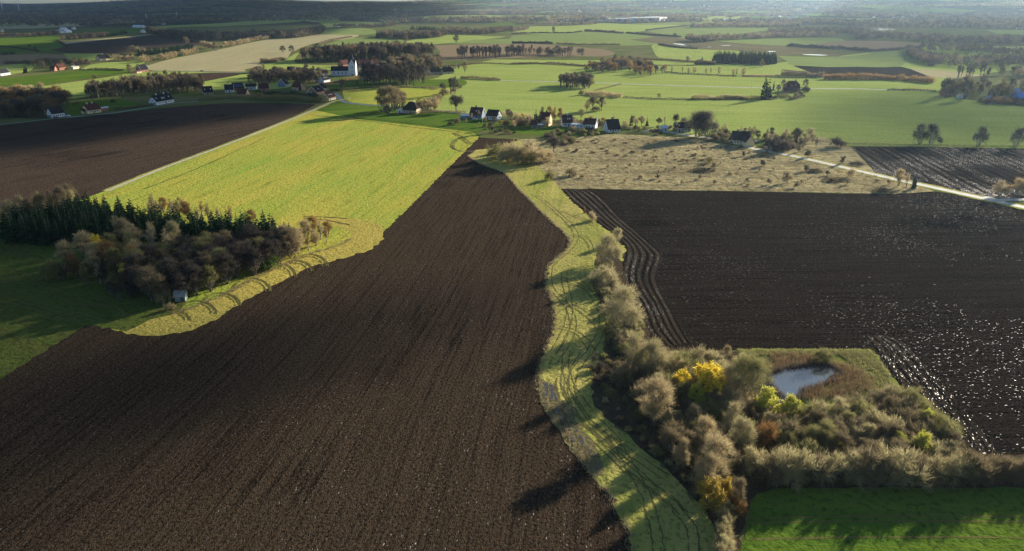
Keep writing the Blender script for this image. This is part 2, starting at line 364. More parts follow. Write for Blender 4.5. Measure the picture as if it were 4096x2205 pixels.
# main ploughed field
F1L = [(-500, 1290), (0, 955), (213, 820), (262, 824), (330, 842), (400, 844), (470, 836), (540, 806), (620, 755), (700, 712), (780, 672), (860, 650), (930, 630), (965, 600), (967, 583), (1205, 346)]
F1R = [(1310, 352), (1250, 372), (1200, 380), (1180, 392), (1215, 413), (1270, 432), (1300, 465), (1340, 505), (1380, 545), (1420, 580), (1437, 602), (1430, 630), (1400, 655), (1384, 670), (1380, 700), (1378, 720), (1390, 745), (1400, 790), (1398, 830), (1380, 880), (1362, 925), (1358, 965), (1370, 1000), (1400, 1050), (1430, 1090), (1460, 1140), (1500, 1200), (1540, 1250), (1570, 1300), (1590, 1340), (1592, 1387), (1600, 1520), (-500, 1520)]
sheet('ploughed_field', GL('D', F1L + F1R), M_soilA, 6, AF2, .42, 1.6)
# left ploughed field
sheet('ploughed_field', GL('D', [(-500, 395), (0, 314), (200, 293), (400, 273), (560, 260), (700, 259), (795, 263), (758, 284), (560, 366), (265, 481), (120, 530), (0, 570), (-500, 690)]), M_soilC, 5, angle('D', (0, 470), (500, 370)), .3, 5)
# right ploughed field with its two headlands
AF4 = angle('D', (1700, 668), (2500, 660))
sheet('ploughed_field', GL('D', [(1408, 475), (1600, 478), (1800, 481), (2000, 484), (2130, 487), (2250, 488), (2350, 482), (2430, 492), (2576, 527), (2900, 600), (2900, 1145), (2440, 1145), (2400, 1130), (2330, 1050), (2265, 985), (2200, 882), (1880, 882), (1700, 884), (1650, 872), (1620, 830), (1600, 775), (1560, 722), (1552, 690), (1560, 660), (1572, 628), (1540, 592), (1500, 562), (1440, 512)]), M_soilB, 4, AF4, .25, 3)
def strip_between(name, left, right, mat, layer, n=60):
    a = np.array(smooth_line(GL('D', left), 10)); b = np.array(smooth_line(GL('D', right), 10))
    def par(p, n):
        d = np.concatenate([[0], np.cumsum(np.linalg.norm(np.diff(p, axis=0), axis=1))]); t = np.linspace(0, d[-1], n)
        return np.stack([np.interp(t, d, p[:, 0]), np.interp(t, d, p[:, 1])], 1), t
    (a, ta), (b, tb) = par(a, n), par(b, n); k = 9; v = []; u = []
    for j in range(k):
        s = j / (k - 1); p = a * (1 - s) + b * s; wd = np.linalg.norm(b - a, axis=1)
        v.append(np.column_stack([p, np.full(n, layer * LZ)])); u.append(np.column_stack([ta, s * np.full(n, wd.mean())]))
    v, u = np.concatenate(v), np.concatenate(u); q = np.arange((k - 1) * n).reshape(k - 1, n)[:, :-1].ravel()
    me = np_mesh(name, v, np.stack([q, q + 1, q + n + 1, q + n], 1))
    if sum(p.normal.z for p in me.polygons) < 0: me.flip_normals()
    l = me.uv_layers.new(name='UVMap'); i = np.array([x.vertex_index for x in me.loops]); l.data.foreach_set('uv', u[i].astype(np.float32).ravel())
    return tag(link(name, me, mat), kind='structure'), a, b
strip_between('ploughed_headland', [(1412, 477), (1440, 511), (1500, 561), (1540, 591), (1570, 627), (1556, 675), (1558, 715), (1600, 772), (1622, 832), (1660, 874)], [(1470, 478), (1500, 486), (1560, 545), (1640, 615), (1668, 645), (1650, 690), (1655, 722), (1690, 785), (1715, 832), (1735, 862)], M_soilH, 5)
strip_between('ploughed_headland', [(2172, 845), (2200, 880), (2265, 985), (2330, 1050), (2400, 1130), (2420, 1150)], [(2240, 845), (2290, 872), (2350, 940), (2420, 1020), (2480, 1095), (2520, 1150)], M_soilH, 5)
# wet ploughed field upper right
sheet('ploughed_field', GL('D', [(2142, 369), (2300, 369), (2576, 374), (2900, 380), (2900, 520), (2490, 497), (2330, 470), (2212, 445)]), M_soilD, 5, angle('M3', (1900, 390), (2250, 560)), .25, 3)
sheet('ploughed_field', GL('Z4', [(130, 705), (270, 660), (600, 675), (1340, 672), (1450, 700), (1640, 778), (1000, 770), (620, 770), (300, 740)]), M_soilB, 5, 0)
# rough pasture
sheet('rough_pasture', GL('D', [(1230, 420), (1300, 350), (1440, 352), (1480, 340), (1560, 338), (1700, 345), (1850, 367), (1900, 374), (2000, 394), (2120, 421), (2240, 449), (2350, 481), (2250, 489), (2100, 485), (1900, 481), (1700, 479), (1500, 476), (1408, 476), (1380, 442)]), M_rough, 3, 0, .5, 4)
sheet('rough_pasture', GL('D', [(1930, 372), (2010, 345), (2070, 345), (2140, 370), (2212, 446), (2120, 420), (2000, 392)]), M_rough, 3, 0, .3, 4)
# the winding strip of rank grass down the middle
GSl = [(1310, 352), (1250, 371), (1198, 378), (1177, 392), (1213, 415), (1268, 434), (1298, 468), (1338, 508), (1378, 548), (1418, 583), (1434, 603), (1427, 630), (1398, 654), (1381, 670), (1377, 700), (1375, 722), (1387, 747), (1397, 790), (1395, 830), (1377, 880), (1359, 925), (1355, 965), (1367, 1002), (1397, 1052), (1427, 1092), (1457, 1142), (1497, 1202), (1537, 1252), (1567, 1302), (1587, 1342), (1589, 1387), (1597, 1520)]
GSr = [(1840, 1520), (1812, 1387), (1800, 1330), (1760, 1262), (1680, 1182), (1600, 1112), (1540, 1062), (1500, 1022), (1490, 962), (1515, 885), (1530, 840), (1600, 775), (1562, 722), (1554, 690), (1562, 660), (1574, 628), (1541, 590), (1501, 560), (1441, 510), (1408, 474), (1380, 440), (1330, 400)]
sheet('grass_strip', GL('D', GSl + GSr), M_strip, 7, angle('D', (1440, 1000), (1460, 760)), .45, 1.2)
# copse floor, pond bank and pond
sheet('copse_floor', GL('D', [(1541, 592), (1600, 775), (1650, 872), (1700, 884), (1880, 884), (2200, 884), (2265, 987), (2440, 1145), (2900, 1145), (2900, 1228), (1960, 1231), (1900, 1243), (1880, 1282), (1862, 1387), (1852, 1520), (1812, 1520), (1808, 1387), (1796, 1330), (1756, 1264), (1676, 1184), (1596, 1114), (1536, 1064), (1496, 1024), (1487, 962), (1520, 885), (1530, 800), (1490, 720), (1500, 640)]), M_litter, 8, 0, .3, 2)
M_bank = grass('pond_bank', (.17, .22, .04), (.24, .22, .07), (.07, .06, .03), .8, .2, .06, .6, .6)
sheet('pond_bank', GL('B3', [(930, 158), (1240, 160), (1690, 160), (1730, 200), (1880, 400), (1700, 450), (1330, 550), (1230, 610), (1190, 700), (1130, 760), (1110, 720), (1150, 590), (1240, 520), (1200, 430), (1060, 300)]), M_bank, 9, .2, .25, 1.5)
POND = GL('B3', [(1095, 320), (1150, 290), (1200, 272), (1280, 262), (1340, 260), (1420, 252), (1485, 268), (1515, 290), (1490, 320), (1470, 345), (1420, 365), (1375, 380), (1310, 400), (1285, 445), (1230, 460), (1150, 400)])
pc = sum(POND) / len(POND); sheet('water', [pc + (p - pc) * 1.14 for p in POND], M_water, 10, 0, .2, 1.0, smooth=True)
# dark green field bottom right
sheet('field', GL('D', [(1905, 1243), (1960, 1230), (2200, 1227), (2576, 1227), (3000, 1227), (3000, 1540), (1850, 1540), (1864, 1387), (1882, 1282)]), M_deep, 9, angle('D', (1900, 1330), (2576, 1330)), .2, 2)

# middle distance, left
for name, view, pts, mat, ly, dr in [
    ('field', 'Z1', [(-400, 1010), (20, 935), (480, 860), (1000, 790), (1500, 722), (2480, 735), (1900, 740), (1500, 790), (1130, 865), (830, 985), (500, 1000), (0, 1010)], M_bright, 3, ((500, 900), (1500, 760))),
    ('field', 'Z1', [(-400, 820), (0, 790), (500, 745), (800, 712), (1280, 700), (1240, 745), (900, 790), (480, 855), (300, 870), (0, 860), (-400, 880)], M_deep, 3, ((0, 800), (900, 740))),
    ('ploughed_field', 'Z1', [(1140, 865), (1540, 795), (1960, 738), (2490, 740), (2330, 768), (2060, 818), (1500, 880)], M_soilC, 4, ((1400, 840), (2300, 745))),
    ('field', 'Z1', [(2060, 820), (2330, 770), (2500, 742), (2900, 735), (2900, 880), (2100, 900)], M_bright, 4, ((2100, 830), (2500, 760))),
    ('field', 'Z1', [(800, 705), (920, 650), (1160, 625), (1450, 625), (1380, 660), (1270, 690)], M_bright, 3, ((800, 700), (1400, 640))),
    ('field', 'Z1', [(640, 540), (1000, 540), (1250, 560), (1100, 610), (700, 620)], M_bright, 3, ((640, 540), (1000, 545))),
    ('ploughed_field', 'Z1', [(510, 500), (660, 460), (700, 440), (1100, 395), (1500, 355), (1900, 400), (2050, 450), (1500, 500), (1200, 535), (700, 535)], M_soilC, 3, ((660, 480), (1500, 400))),
    ('field', 'Z1', [(620, 440), (680, 420), (1100, 385), (1490, 345), (1500, 357), (1100, 396), (700, 440)], M_straw, 4, ((620, 440), (1490, 350))),
    ('field', 'Z1', [(-400, 390), (0, 385), (560, 355), (600, 420), (660, 460), (500, 500), (0, 545), (-400, 545)], M_deep, 3, ((0, 400), (500, 390))),
    ('field', 'Z1', [(-400, 560), (0, 555), (150, 550), (500, 545), (800, 570), (600, 610), (0, 660), (-400, 665)], M_brownf, 3, ((0, 600), (500, 580))),
    ('field', 'Z1', [(-400, 680), (0, 660), (330, 630), (340, 680), (200, 740), (-400, 790)], M_bright, 3, ((0, 690), (300, 640))),
    ('field', 'Z1', [(-400, 300), (0, 292), (400, 285), (900, 255), (1150, 240), (1130, 232), (600, 238), (0, 262), (-400, 268)], M_straw, 3, ((0, 280), (1000, 250))),
    ('field', 'Z1', [(-400, 265), (0, 258), (500, 237), (250, 232), (-400, 236)], M_bright, 4, ((0, 250), (400, 240))),
    ('field', 'Z1', [(1420, 300), (1600, 262), (1700, 258), (2200, 235), (2576, 205), (3000, 195), (3000, 220), (2300, 262), (1900, 270)], M_bright, 3, ((1500, 280), (2500, 220))),
    ('field', 'Z1', [(830, 310), (1200, 290), (1500, 285), (1480, 320), (1200, 340), (900, 330)], M_deep, 3, ((830, 310), (1400, 290))),
    ('field', 'Z1', [(1100, 228), (1380, 215), (1380, 228), (1250, 235)], M_straw, 3, ((1100, 225), (1380, 220))),
    ('field', 'Z1', [(570, 105), (850, 75), (1000, 72), (900, 95), (650, 112)], M_straw, 3, ((570, 105), (1000, 75))),
    ('field', 'Z1', [(1900, 175), (2300, 150), (2576, 135), (2576, 160), (2200, 180)], M_deep, 3, ((1900, 175), (2500, 140))),
    ('stubble_field', 'Z1', [(1470, 665), (1700, 600), (2000, 540), (2250, 490), (2576, 420), (3000, 350), (3560, 345), (3550, 385), (3200, 430), (2950, 520), (2850, 620), (2480, 695), (2460, 722), (1900, 715), (1520, 708)], M_straw, 3, ((1600, 700), (3000, 400))),
    ('field', 'Z2', [(0, 668), (280, 600), (430, 530), (410, 640), (900, 665), (760, 705), (640, 690), (400, 720), (0, 720)], M_bright, 4, ((0, 700), (600, 690))),
    ('field', 'Z2', [(650, 460), (900, 395), (1200, 375), (1460, 400), (1440, 440), (1060, 445), (800, 475)], M_bright2, 4, ((650, 460), (1400, 400))),
    ('field', 'Z2', [(1420, 440), (1560, 405), (1900, 355), (2350, 365), (2500, 372), (2000, 430), (1700, 448)], M_bright, 4, ((1420, 440), (2300, 370))),
    ('field', 'Z2', [(1960, 440), (2200, 400), (2576, 390), (2800, 400), (2576, 440)], M_bright2, 4, ((1960, 440), (2500, 400))),
    ('field', 'Z2', [(640, 345), (700, 305), (1000, 285), (1180, 300), (1180, 345), (900, 350)], M_bright2, 4, ((640, 345), (1180, 310))),
    ('field', 'Z2', [(-200, 230), (0, 205), (400, 165), (840, 165), (840, 210), (620, 225), (300, 200)], M_bright, 3, ((0, 210), (800, 180))),
    ('field', 'Z2', [(600, 205), (850, 212), (1250, 225), (1200, 245), (800, 270), (700, 262)], M_bright2, 3, ((600, 230), (1200, 240))),
    ('field', 'Z2', [(690, 130), (940, 92), (930, 140), (700, 150)], M_bright2, 3, ((690, 140), (930, 110))),
    ('field', 'Z2', [(1300, 80), (1650, 80), (2576, 95), (2576, 105), (1800, 125), (1410, 105)], M_bright2, 3, ((1300, 80), (2500, 100))),
    ('field', 'Z2', [(1390, 165), (1650, 165), (2000, 150), (2600, 160), (2600, 180), (1900, 190), (1420, 185)], M_bright, 3, ((1400, 170), (2500, 165))),
    ('field', 'Z2', [(1270, 200), (1600, 190), (1560, 215), (1300, 240)], M_bright2, 3, ((1300, 220), (1600, 195))),
    ('field', 'Z2', [(1800, 455), (2576, 440), (2900, 450), (3500, 500), (3560, 560), (3000, 570), (2400, 590), (1880, 600), (1850, 520)], M_brownf, 3, ((1800, 500), (3000, 500))),
    ('field', 'Z2', [(870, 912), (1200, 880), (1800, 890), (1960, 905), (1840, 990), (1560, 1040), (1250, 1050), (1000, 1040), (900, 1010)], M_yg, 3, ((900, 1000), (1800, 900))),
    ('field', 'Z2', [(700, 870), (900, 830), (1100, 810), (1800, 800), (2100, 810), (2000, 880), (1200, 885), (860, 910)], M_deep, 3, ((900, 860), (1800, 840))),
    ('field', 'Z1', [(700, 1120), (720, 1040), (1100, 1000), (1300, 1010), (1450, 1070), (1130, 1115), (1050, 1130), (880, 1150), (690, 1180)], M_deep, 6, .3),
    ('lawn', 'C2', [(250, 400), (150, 200), (480, 260), (1000, 300), (1400, 420), (1800, 400), (2300, 450), (2280, 520), (1700, 540), (1200, 500), (900, 470), (500, 430)], M_deep, 4, .3),
    ('field', 'Z3', [(0, 360), (700, 320), (1150, 340), (1450, 380), (1200, 400), (1480, 445), (1000, 460), (400, 440), (0, 415)], M_bright2, 4, ((0, 400), (1400, 390))),
    ('field', 'Z3', [(-200, 330), (170, 270), (560, 262), (900, 235), (1200, 245), (1700, 255), (1350, 310), (1100, 335), (740, 318), (400, 340)], M_bright, 4, ((100, 300), (1600, 260))),
    ('field', 'Z3', [(1350, 310), (1750, 265), (2600, 275), (2600, 300), (1900, 380), (1600, 365)], M_bright2, 4, ((1400, 330), (2500, 290))),
    ('field', 'Z3', [(1150, 240), (1700, 220), (2300, 195), (2200, 240), (1700, 250)], M_bright2, 5, ((1150, 240), (2300, 210))),
    ('field', 'Z3', [(1560, 205), (1560, 180), (1800, 150), (2350, 130), (2400, 150), (2250, 190), (1900, 200)], M_bright, 4, ((1560, 190), (2300, 150))),
    ('field', 'Z3', [(-300, 195), (0, 150), (400, 135), (900, 135), (760, 180), (300, 195)], M_bright2, 4, ((0, 170), (800, 150))),
    ('field', 'Z3', [(-300, 250), (0, 195), (370, 200), (300, 225), (0, 260)], M_deep, 4, ((0, 220), (350, 205))),
    ('stubble_field', 'Z3', [(1400, 465), (1480, 445), (1900, 490), (2300, 520), (2050, 600), (1850, 610), (1500, 595)], M_bright, 5, ((1420, 470), (1560, 590))),
    ('muddy_ground', 'Z3', [(1180, 400), (1500, 372), (1720, 390), (2000, 430), (2300, 435), (2900, 480), (3300, 540), (3200, 572), (2600, 530), (2300, 510), (1860, 495), (1500, 445)], M_mud, 6, ((1180, 400), (2600, 520))),
    ('field', 'Z3', [(2080, 415), (2576, 385), (3250, 385), (3350, 430), (3270, 470), (2500, 450)], M_bright2, 6, ((2100, 420), (3200, 400))),
    ('field', 'Z4', [(100, 565), (650, 572), (1000, 545), (1030, 520), (1530, 487), (1540, 540), (1400, 560), (1330, 665), (800, 672), (250, 655), (200, 620)], M_bright2, 6, ((100, 600), (1400, 570))),
    ('field', 'Z4', [(140, 700), (240, 660), (390, 715), (300, 715)], M_bright, 6, ((140, 680), (390, 710))),
    ('field', 'Z4', [(1420, 690), (1830, 715), (2200, 760), (1860, 790), (1640, 778)], M_straw, 6, ((1420, 690), (1900, 760))),
    ('field', 'Z4', [(380, 470), (600, 430), (900, 410), (1550, 432), (1540, 470), (1030, 515), (600, 485)], M_brownf, 6, ((500, 460), (1500, 440))),
    ('field', 'Z4', [(1860, 795), (2200, 740), (2576, 700), (3100, 720), (3100, 1090), (2500, 1070), (2050, 1010), (1790, 975), (1720, 925)], M_dull, 2, .2),
    ('field', 'Z4', [(640, 85), (900, 82), (1110, 95), (1400, 130), (1400, 175), (900, 145)], M_straw, 3, ((640, 85), (1400, 140))),
    ('field', 'Z4', [(1850, 60), (2400, 52), (2430, 100), (2300, 138), (1900, 105)], M_bright2, 3, ((1850, 80), (2400, 80))),
    ('field', 'Z4', [(2200, 305), (2900, 300), (2900, 360), (2300, 340)], M_bright2, 3, .1),
    ('field', 'Z4', [(0, 130), (0, 85), (400, 70), (640, 90), (640, 130), (300, 150)], M_bright2, 3, .1),
    ('field', 'Z4', [(480, 35), (800, 5), (1200, 10), (1000, 40), (600, 60)], M_bright2, 3, .1),
]:
    a = dr if np.isscalar(dr) else angle(view, *dr)
    sheet(name, GL(view, pts), mat, ly, a, smooth=len(pts) > 5 and name != 'lawn')

# roads and tracks
def road(name, view, pts, w, mat, layer, verge=None, vw=3.0):
    p = smooth_line(GL(view, pts), 8)
    if verge: ribbons('verge', [p], w + vw, verge, layer - .5, .1, .12)
    return ribbons(name, [p], w, mat, layer, .03)
road('road', 'D', [(1640, 326), (1740, 342), (1800, 350), (1858, 362), (1900, 375), (2000, 394), (2120, 421), (2240, 449), (2330, 468), (2430, 490), (2576, 522), (2760, 566)], 4.6, M_gravel, 11, M_strip, 4.5)
road('road', 'C7', [(1560, 930), (1700, 985), (1900, 1010), (2200, 1005), (2497, 1000), (3000, 980)], 4.0, M_gravel, 11.5)
road('road', 'C1', [(1400, 870), (1480, 920), (1510, 970), (1560, 1010), (1700, 1045), (2000, 1075), (2300, 1095), (2700, 1130), (3100, 1160)], 5.0, M_asph, 11, M_deep, 3)
road('road', 'C2', [(0, 190), (150, 205), (500, 240), (1000, 300), (1150, 310)], 4.0, M_asph, 11)
road('track', 'D', [(868, 250), (835, 257), (790, 277), (700, 314), (560, 368), (420, 420), (268, 481)], 1.5, M_gravel, 12, M_strip, 4)
road('road', 'Z3', [(-130, 806), (0, 815), (450, 824), (800, 833), (1500, 858), (2450, 884), (2576, 887), (3000, 893), (3450, 895), (3800, 905), (4230, 911)], 4.6, M_gravel, 11, M_deep, 3)
road('road', 'Z1', [(-200, 1290), (0, 1256), (300, 1222), (520, 1196), (700, 1182), (900, 1160), (1150, 1137), (1500, 1082), (1760, 1040), (2000, 1022)], 3.6, M_asph, 11, M_deep, 4)
road('road', 'Z1', [(1490, 714), (1900, 718), (2300, 732), (2576, 728)], 4.0, M_asph, 11)
road('road', 'C1', [(1170, 700), (1400, 660), (1640, 610), (1880, 560), (2000, 548)], 4.0, M_asph, 11)
# wheel tracks across the grass, pressed in pairs
def pair(path, gap=1.9):
    P = np.array(path); t = np.gradient(P, axis=0); t /= np.maximum(1e-6, np.linalg.norm(t, axis=1))[:, None]
    nr = np.stack([-t[:, 1], t[:, 0]], 1); return [P + nr * gap / 2, P - nr * gap / 2]
tr = []
SL = [(1298, 468), (1338, 508), (1378, 548), (1418, 583), (1434, 603), (1427, 630), (1398, 654), (1381, 670), (1377, 700), (1380, 730), (1392, 760), (1397, 790), (1395, 830), (1377, 880), (1362, 925), (1365, 965), (1385, 1002), (1412, 1052), (1440, 1092), (1470, 1142), (1510, 1202), (1550, 1252), (1580, 1302), (1600, 1342), (1610, 1420)]
SR = [(1408, 478), (1425, 496), (1441, 512), (1480, 545), (1510, 580), (1505, 610), (1490, 640), (1478, 660), (1475, 690), (1490, 720), (1505, 750), (1520, 790), (1525, 830), (1510, 880), (1488, 925), (1485, 965), (1500, 1012), (1535, 1056), (1595, 1106), (1630, 1142), (1690, 1202), (1745, 1252), (1780, 1302), (1800, 1342), (1808, 1420)]
a = np.array(smooth_line(GL('D', SL), 6)); b = np.array(smooth_line(GL('D', SR), 6))
for k in range(6):
    n = len(a); i0 = int(rng.integers(0, 90)); i1 = int(min(n, i0 + rng.integers(25, 90))); tt = np.linspace(0, 1, n)
    ss = np.clip(rng.uniform(.1, .9) + .22 * np.sin(tt * rng.uniform(5, 16) + rng.uniform(0, 6)) , .04, .96)
    tr += pair((a * (1 - ss[:, None]) + b * ss[:, None])[i0:i1])
for k in range(7):                                     # loops where the tractor turned back
    i = rng.integers(10, len(a) - 30); s0 = rng.uniform(0, .3); L = rng.integers(12, 26); t = np.linspace(0, 1, L)
    ss = s0 + (.95 - s0) * t ** .7; idx = (i + (t * L * rng.uniform(.5, 1.2)).astype(int)).clip(0, len(a) - 1)
    p = a[idx] * (1 - ss[:, None]) + b[idx] * ss[:, None]; tr += pair(np.array(smooth_line(p[::4], 5)))
ribbons('wheel_tracks', tr, .28, M_track, 14, .1, .4)
tr = []
for cx, cy, rx, ry in ((2200, 1040, 240, 130), (2010, 1150, 230, 120), (1780, 1260, 230, 120), (1600, 1320, 230, 120), (1400, 1370, 250, 100), (2440, 960, 220, 110), (2330, 1000, 200, 100), (900, 1340, 330, 110)):
    for g in (0, 14, -30):
        t = np.linspace(math.pi * .93, .02, 26)
        tr.append([G('M1', cx - rx * .5 + (rx * .6 + g) * math.cos(x), cy + 12 - (ry * .8 + g * .5) * math.sin(x)) for x in t])
for pts in ([(0, 1180), (300, 1260), (600, 1340), (800, 1400)], [(0, 1215), (300, 1295), (560, 1386)], [(0, 1010), (300, 1100), (700, 1200), (1100, 1270)]):
    tr += pair(smooth_line(GL('M1', pts), 8))
mid_tr = []
for pts in ([(1080, 390), (1400, 270), (1700, 140), (2000, 0)], [(2290, 597), (2450, 600), (2620, 612)], [(2290, 610), (2450, 622), (2640, 660)]):
    mid_tr.append(smooth_line(GL('M1', pts), 8))
far_tr = []
for pts in ([(555, 1160), (800, 1185), (1200, 1230), (1600, 1285), (2000, 1325), (2200, 1350)], [(700, 1170), (1200, 1205), (1700, 1255), (2100, 1300)]):
    far_tr += pair(smooth_line(GL('Z2', pts), 8), 2.4)
for g in (0, 22, 45):
    far_tr.append(smooth_line(GL('C2', [(460 + g, 730), (350 + g, 690 + g * .3), (330 + g, 640), (390 + g, 570), (480 + g * 2, 555)]), 6))
for g in (0, 30, 60): far_tr.append(smooth_line(GL('C2', [(340 + g, 490), (450 + g, 560), (560 + g, 640)]), 6))
ribbons('wheel_tracks', tr, .36, M_track, 13, .06, .35)
ribbons('wheel_tracks', mid_tr, .7, M_track2, 13.7, .12, .35)
ribbons('wheel_tracks', far_tr, .5, M_track2, 13.4, .1, .35)
tr = []
for y in (1120, 1148, 1240): tr.append(smooth_line(GL('B3', [(1000, y + 12), (1500, y + 2), (2100, y), (2700, y + 6)]), 8))
ribbons('wheel_tracks', tr, .4, M_track, 13, .03, .3)
# muddy, waterlogged ruts at the corner of the grass strip
sheet('muddy_ground', GL('B2', [(835, 340), (870, 360), (930, 380), (960, 470), (1050, 520), (1060, 600), (1120, 680), (1200, 780), (1240, 900), (1190, 950), (1100, 860), (1010, 760), (960, 660), (880, 560), (845, 470)]), M_mud, 15, .9, .2, 1.5)
pud = [[(878, 372), (884, 410), (880, 455)], [(912, 385), (920, 430), (914, 470)], [(935, 440), (945, 480)], [(975, 560), (990, 600)], [(1030, 690), (1055, 730)], [(1080, 690), (1100, 720), (1095, 750)], [(1010, 640), (1030, 665)], [(1050, 640), (1070, 665)], [(950, 520), (960, 560)], [(1130, 760), (1150, 800)]]
ribbons('puddle', [smooth_line(GL('B2', p), 5) for p in pud], [.8, .7, .6, .4, .6, .6, .4, .4, .4, .4], M_puddle, 16.5, .02, .2)
rut = []
for k in range(22):
    x, y = 860 + 330 * (k / 26) + rng.normal(0, 18), 380 + 520 * (k / 26) + rng.normal(0, 20)
    rut.append(smooth_line(GL('B2', [(x, y), (x + rng.normal(18, 14), y + 45), (x + rng.normal(10, 18), y + 100)]), 5))
ribbons('wheel_tracks', rut, .3, M_track2, 16, .02, .3)
# standing water in the distance
for view, pts in [('Z3', [(1620, 436), (1720, 446), (1900, 472), (1890, 478), (1760, 462), (1640, 445)]), ('Z3', [(1940, 470), (2010, 466), (1990, 480)]), ('Z3', [(2080, 455), (2200, 457), (2150, 462)]), ('Z4', [(0, 516), (75, 516), (60, 524), (0, 523)]), ('Z4', [(345, 549), (440, 548), (600, 556), (520, 559), (380, 554)]),
                  ('Z4', [(570, 480), (780, 486), (770, 500), (600, 493)]), ('Z4', [(1040, 282), (1200, 278), (1280, 300), (1150, 306), (1050, 298)]), ('Z4', [(370, 355), (480, 355), (490, 372), (380, 376)]), ('Z4', [(1605, 640), (1680, 636), (1670, 660), (1610, 665)]), ('Z4', [(2085, 595), (2130, 590), (2135, 630), (2085, 632)])]:
    sheet('water', GL(view, pts), M_puddle, 18, smooth=True)
# ------------------------------------------------------------------ trees and other plants (built once per kind, then copied)
def unit(v): return v / np.maximum(1e-9, np.linalg.norm(v, axis=-1, keepdims=True))
def sliver_arrays(P, Dv, L, Wd, r, kite=0.0):
    """thin tapering blades; kite>0 gives leaf-like quads"""
    n = len(P); Dv = unit(Dv); side = unit(np.cross(Dv, r.normal(0, 1, (n, 3)))) * (np.broadcast_to(Wd, (n,)) / 2)[:, None]
    tip = P + Dv * np.broadcast_to(L, (n,))[:, None]
    if kite:
        mid = P + (tip - P) * kite; v = np.stack([P, mid + side, tip, mid - side], 1).reshape(-1, 3)
        return v, np.arange(4 * n).reshape(-1, 4)
    v = np.stack([P - side, P + side, tip], 1).reshape(-1, 3); return v, np.arange(3 * n).reshape(-1, 3)
def in_ball(n, r): return unit(r.normal(0, 1, (n, 3))) * (r.uniform(0, 1, n) ** (1 / 3))[:, None]
def branch(mb, a, b, ra, rb, r, bend=.12, n=4, segs=3):
    a, b = np.array(a, float), np.array(b, float); L = np.linalg.norm(b - a); p = a
    for k in range(1, segs + 1):
        t = k / segs; q = a + (b - a) * t + (r.normal(0, 1, 3) * bend * L * math.sin(math.pi * t) * .5 if k < segs else 0)
        mb.tube(p, q, ra + (rb - ra) * (k - 1) / segs, ra + (rb - ra) * t, n); p = q
def mb_mesh(mb, name):
    me = bpy.data.meshes.new(name); me.from_pydata(mb.v, [], mb.f); me.update(); return me
def bare_kind(seed, H, Rc, base, puffs, stems, nsl, wd, sl_len, up=.45, spread=1.0, leaf=False, twigs=10):
    """puffs: list of (x, y, z, radius) in metres: the billows of the crown"""
    r = np.random.default_rng(seed); mb = MB(); vs, fs, n0 = [], [], 0
    roots = [np.array([r.normal(0, .25), r.normal(0, .25), -.3]) * (1 if stems > 1 else .0) + (0, 0, -.3 if stems == 1 else 0) for _ in range(stems)]
    fork = [np.array([q[0] * 2, q[1] * 2, base * H * r.uniform(.75, 1.05)]) for q in roots]
    tr = (.032 if stems == 1 else .02) * H
    for q, f in zip(roots, fork): branch(mb, q, f, tr, tr * .75, r, .06, 6, 2)
    tot = sum(p[3] ** 2 for p in puffs)
    for k, (x, y, z, rad) in enumerate(puffs):
        c = np.array([x, y, z]); f = fork[min(range(stems), key=lambda i: np.hypot(*(fork[i][:2] - c[:2])) + r.uniform(0, 1))]
        branch(mb, f, c, tr * .6, tr * .25, r, .18, 5, 3)
        m = int(nsl * rad ** 2 / tot); ns = max(6, int(twigs * 1.5)); sa = unit(r.normal(0, 1, (ns, 3)) + np.array([0, 0, up * .55])); reach = rad * r.uniform(.72, 1.18, ns)
        so = c + sa * (reach * r.uniform(.12, .45, ns))[:, None]
        for i in range(min(ns, twigs)): branch(mb, c + (so[i] - c) * .05, c + sa[i] * reach[i] * .75, tr * .17, tr * .04, r, .22, 3, 2)
        k_ = r.integers(0, ns, m); t_ = r.uniform(0, 1, m) ** .7; ax = sa[k_]
        P = so[k_] + ax * (reach[k_] * .5 * t_)[:, None] + r.normal(0, 1, (m, 3)) * (rad * (.05 + .13 * t_))[:, None]
        P[:, 2] = np.maximum(P[:, 2], .03 * H + r.uniform(0, .06 * H, m))
        Dv = ax + r.normal(0, .38, (m, 3)) + np.array([0, 0, up * .55])
        if leaf:
            v, fc = sliver_arrays(P + ax * (reach[k_] * .28)[:, None], r.normal(0, 1, (m, 3)), r.uniform(.7, 1.3, m) * sl_len, wd, r, .5)
        else:
            v, fc = sliver_arrays(P, Dv, r.uniform(.45, 1.1, m) * np.minimum(sl_len, rad * .75), wd * r.uniform(.6, 1.4, m), r)
        vs.append(v); fs.append(fc + n0); n0 += len(v)
    return mb_mesh(mb, 'trunk'), np_mesh('crown', np.concatenate(vs), np.concatenate(fs))
def dome_puffs(seed, H, Rc, base, n, rmin=.28, rmax=.42, flat=1.0):
    r = np.random.default_rng(seed); out = [(0, 0, H - Rc * .62, Rc * .6)]
    zc = base * H + (H - base * H) * .45; hz = (H - base * H) * .5
    for k in range(n):
        t = 2 * math.pi * (k * .618 + r.uniform(0, .2)); e = r.uniform(-.35, 1.0); rr = Rc * r.uniform(rmin, rmax)
        d = math.sqrt(max(.05, 1 - max(e, 0) ** 2 * .9)); out.append((math.cos(t) * (Rc - rr) * d, math.sin(t) * (Rc - rr) * d, zc + e * (hz - rr * .6) * flat, rr))
    return out
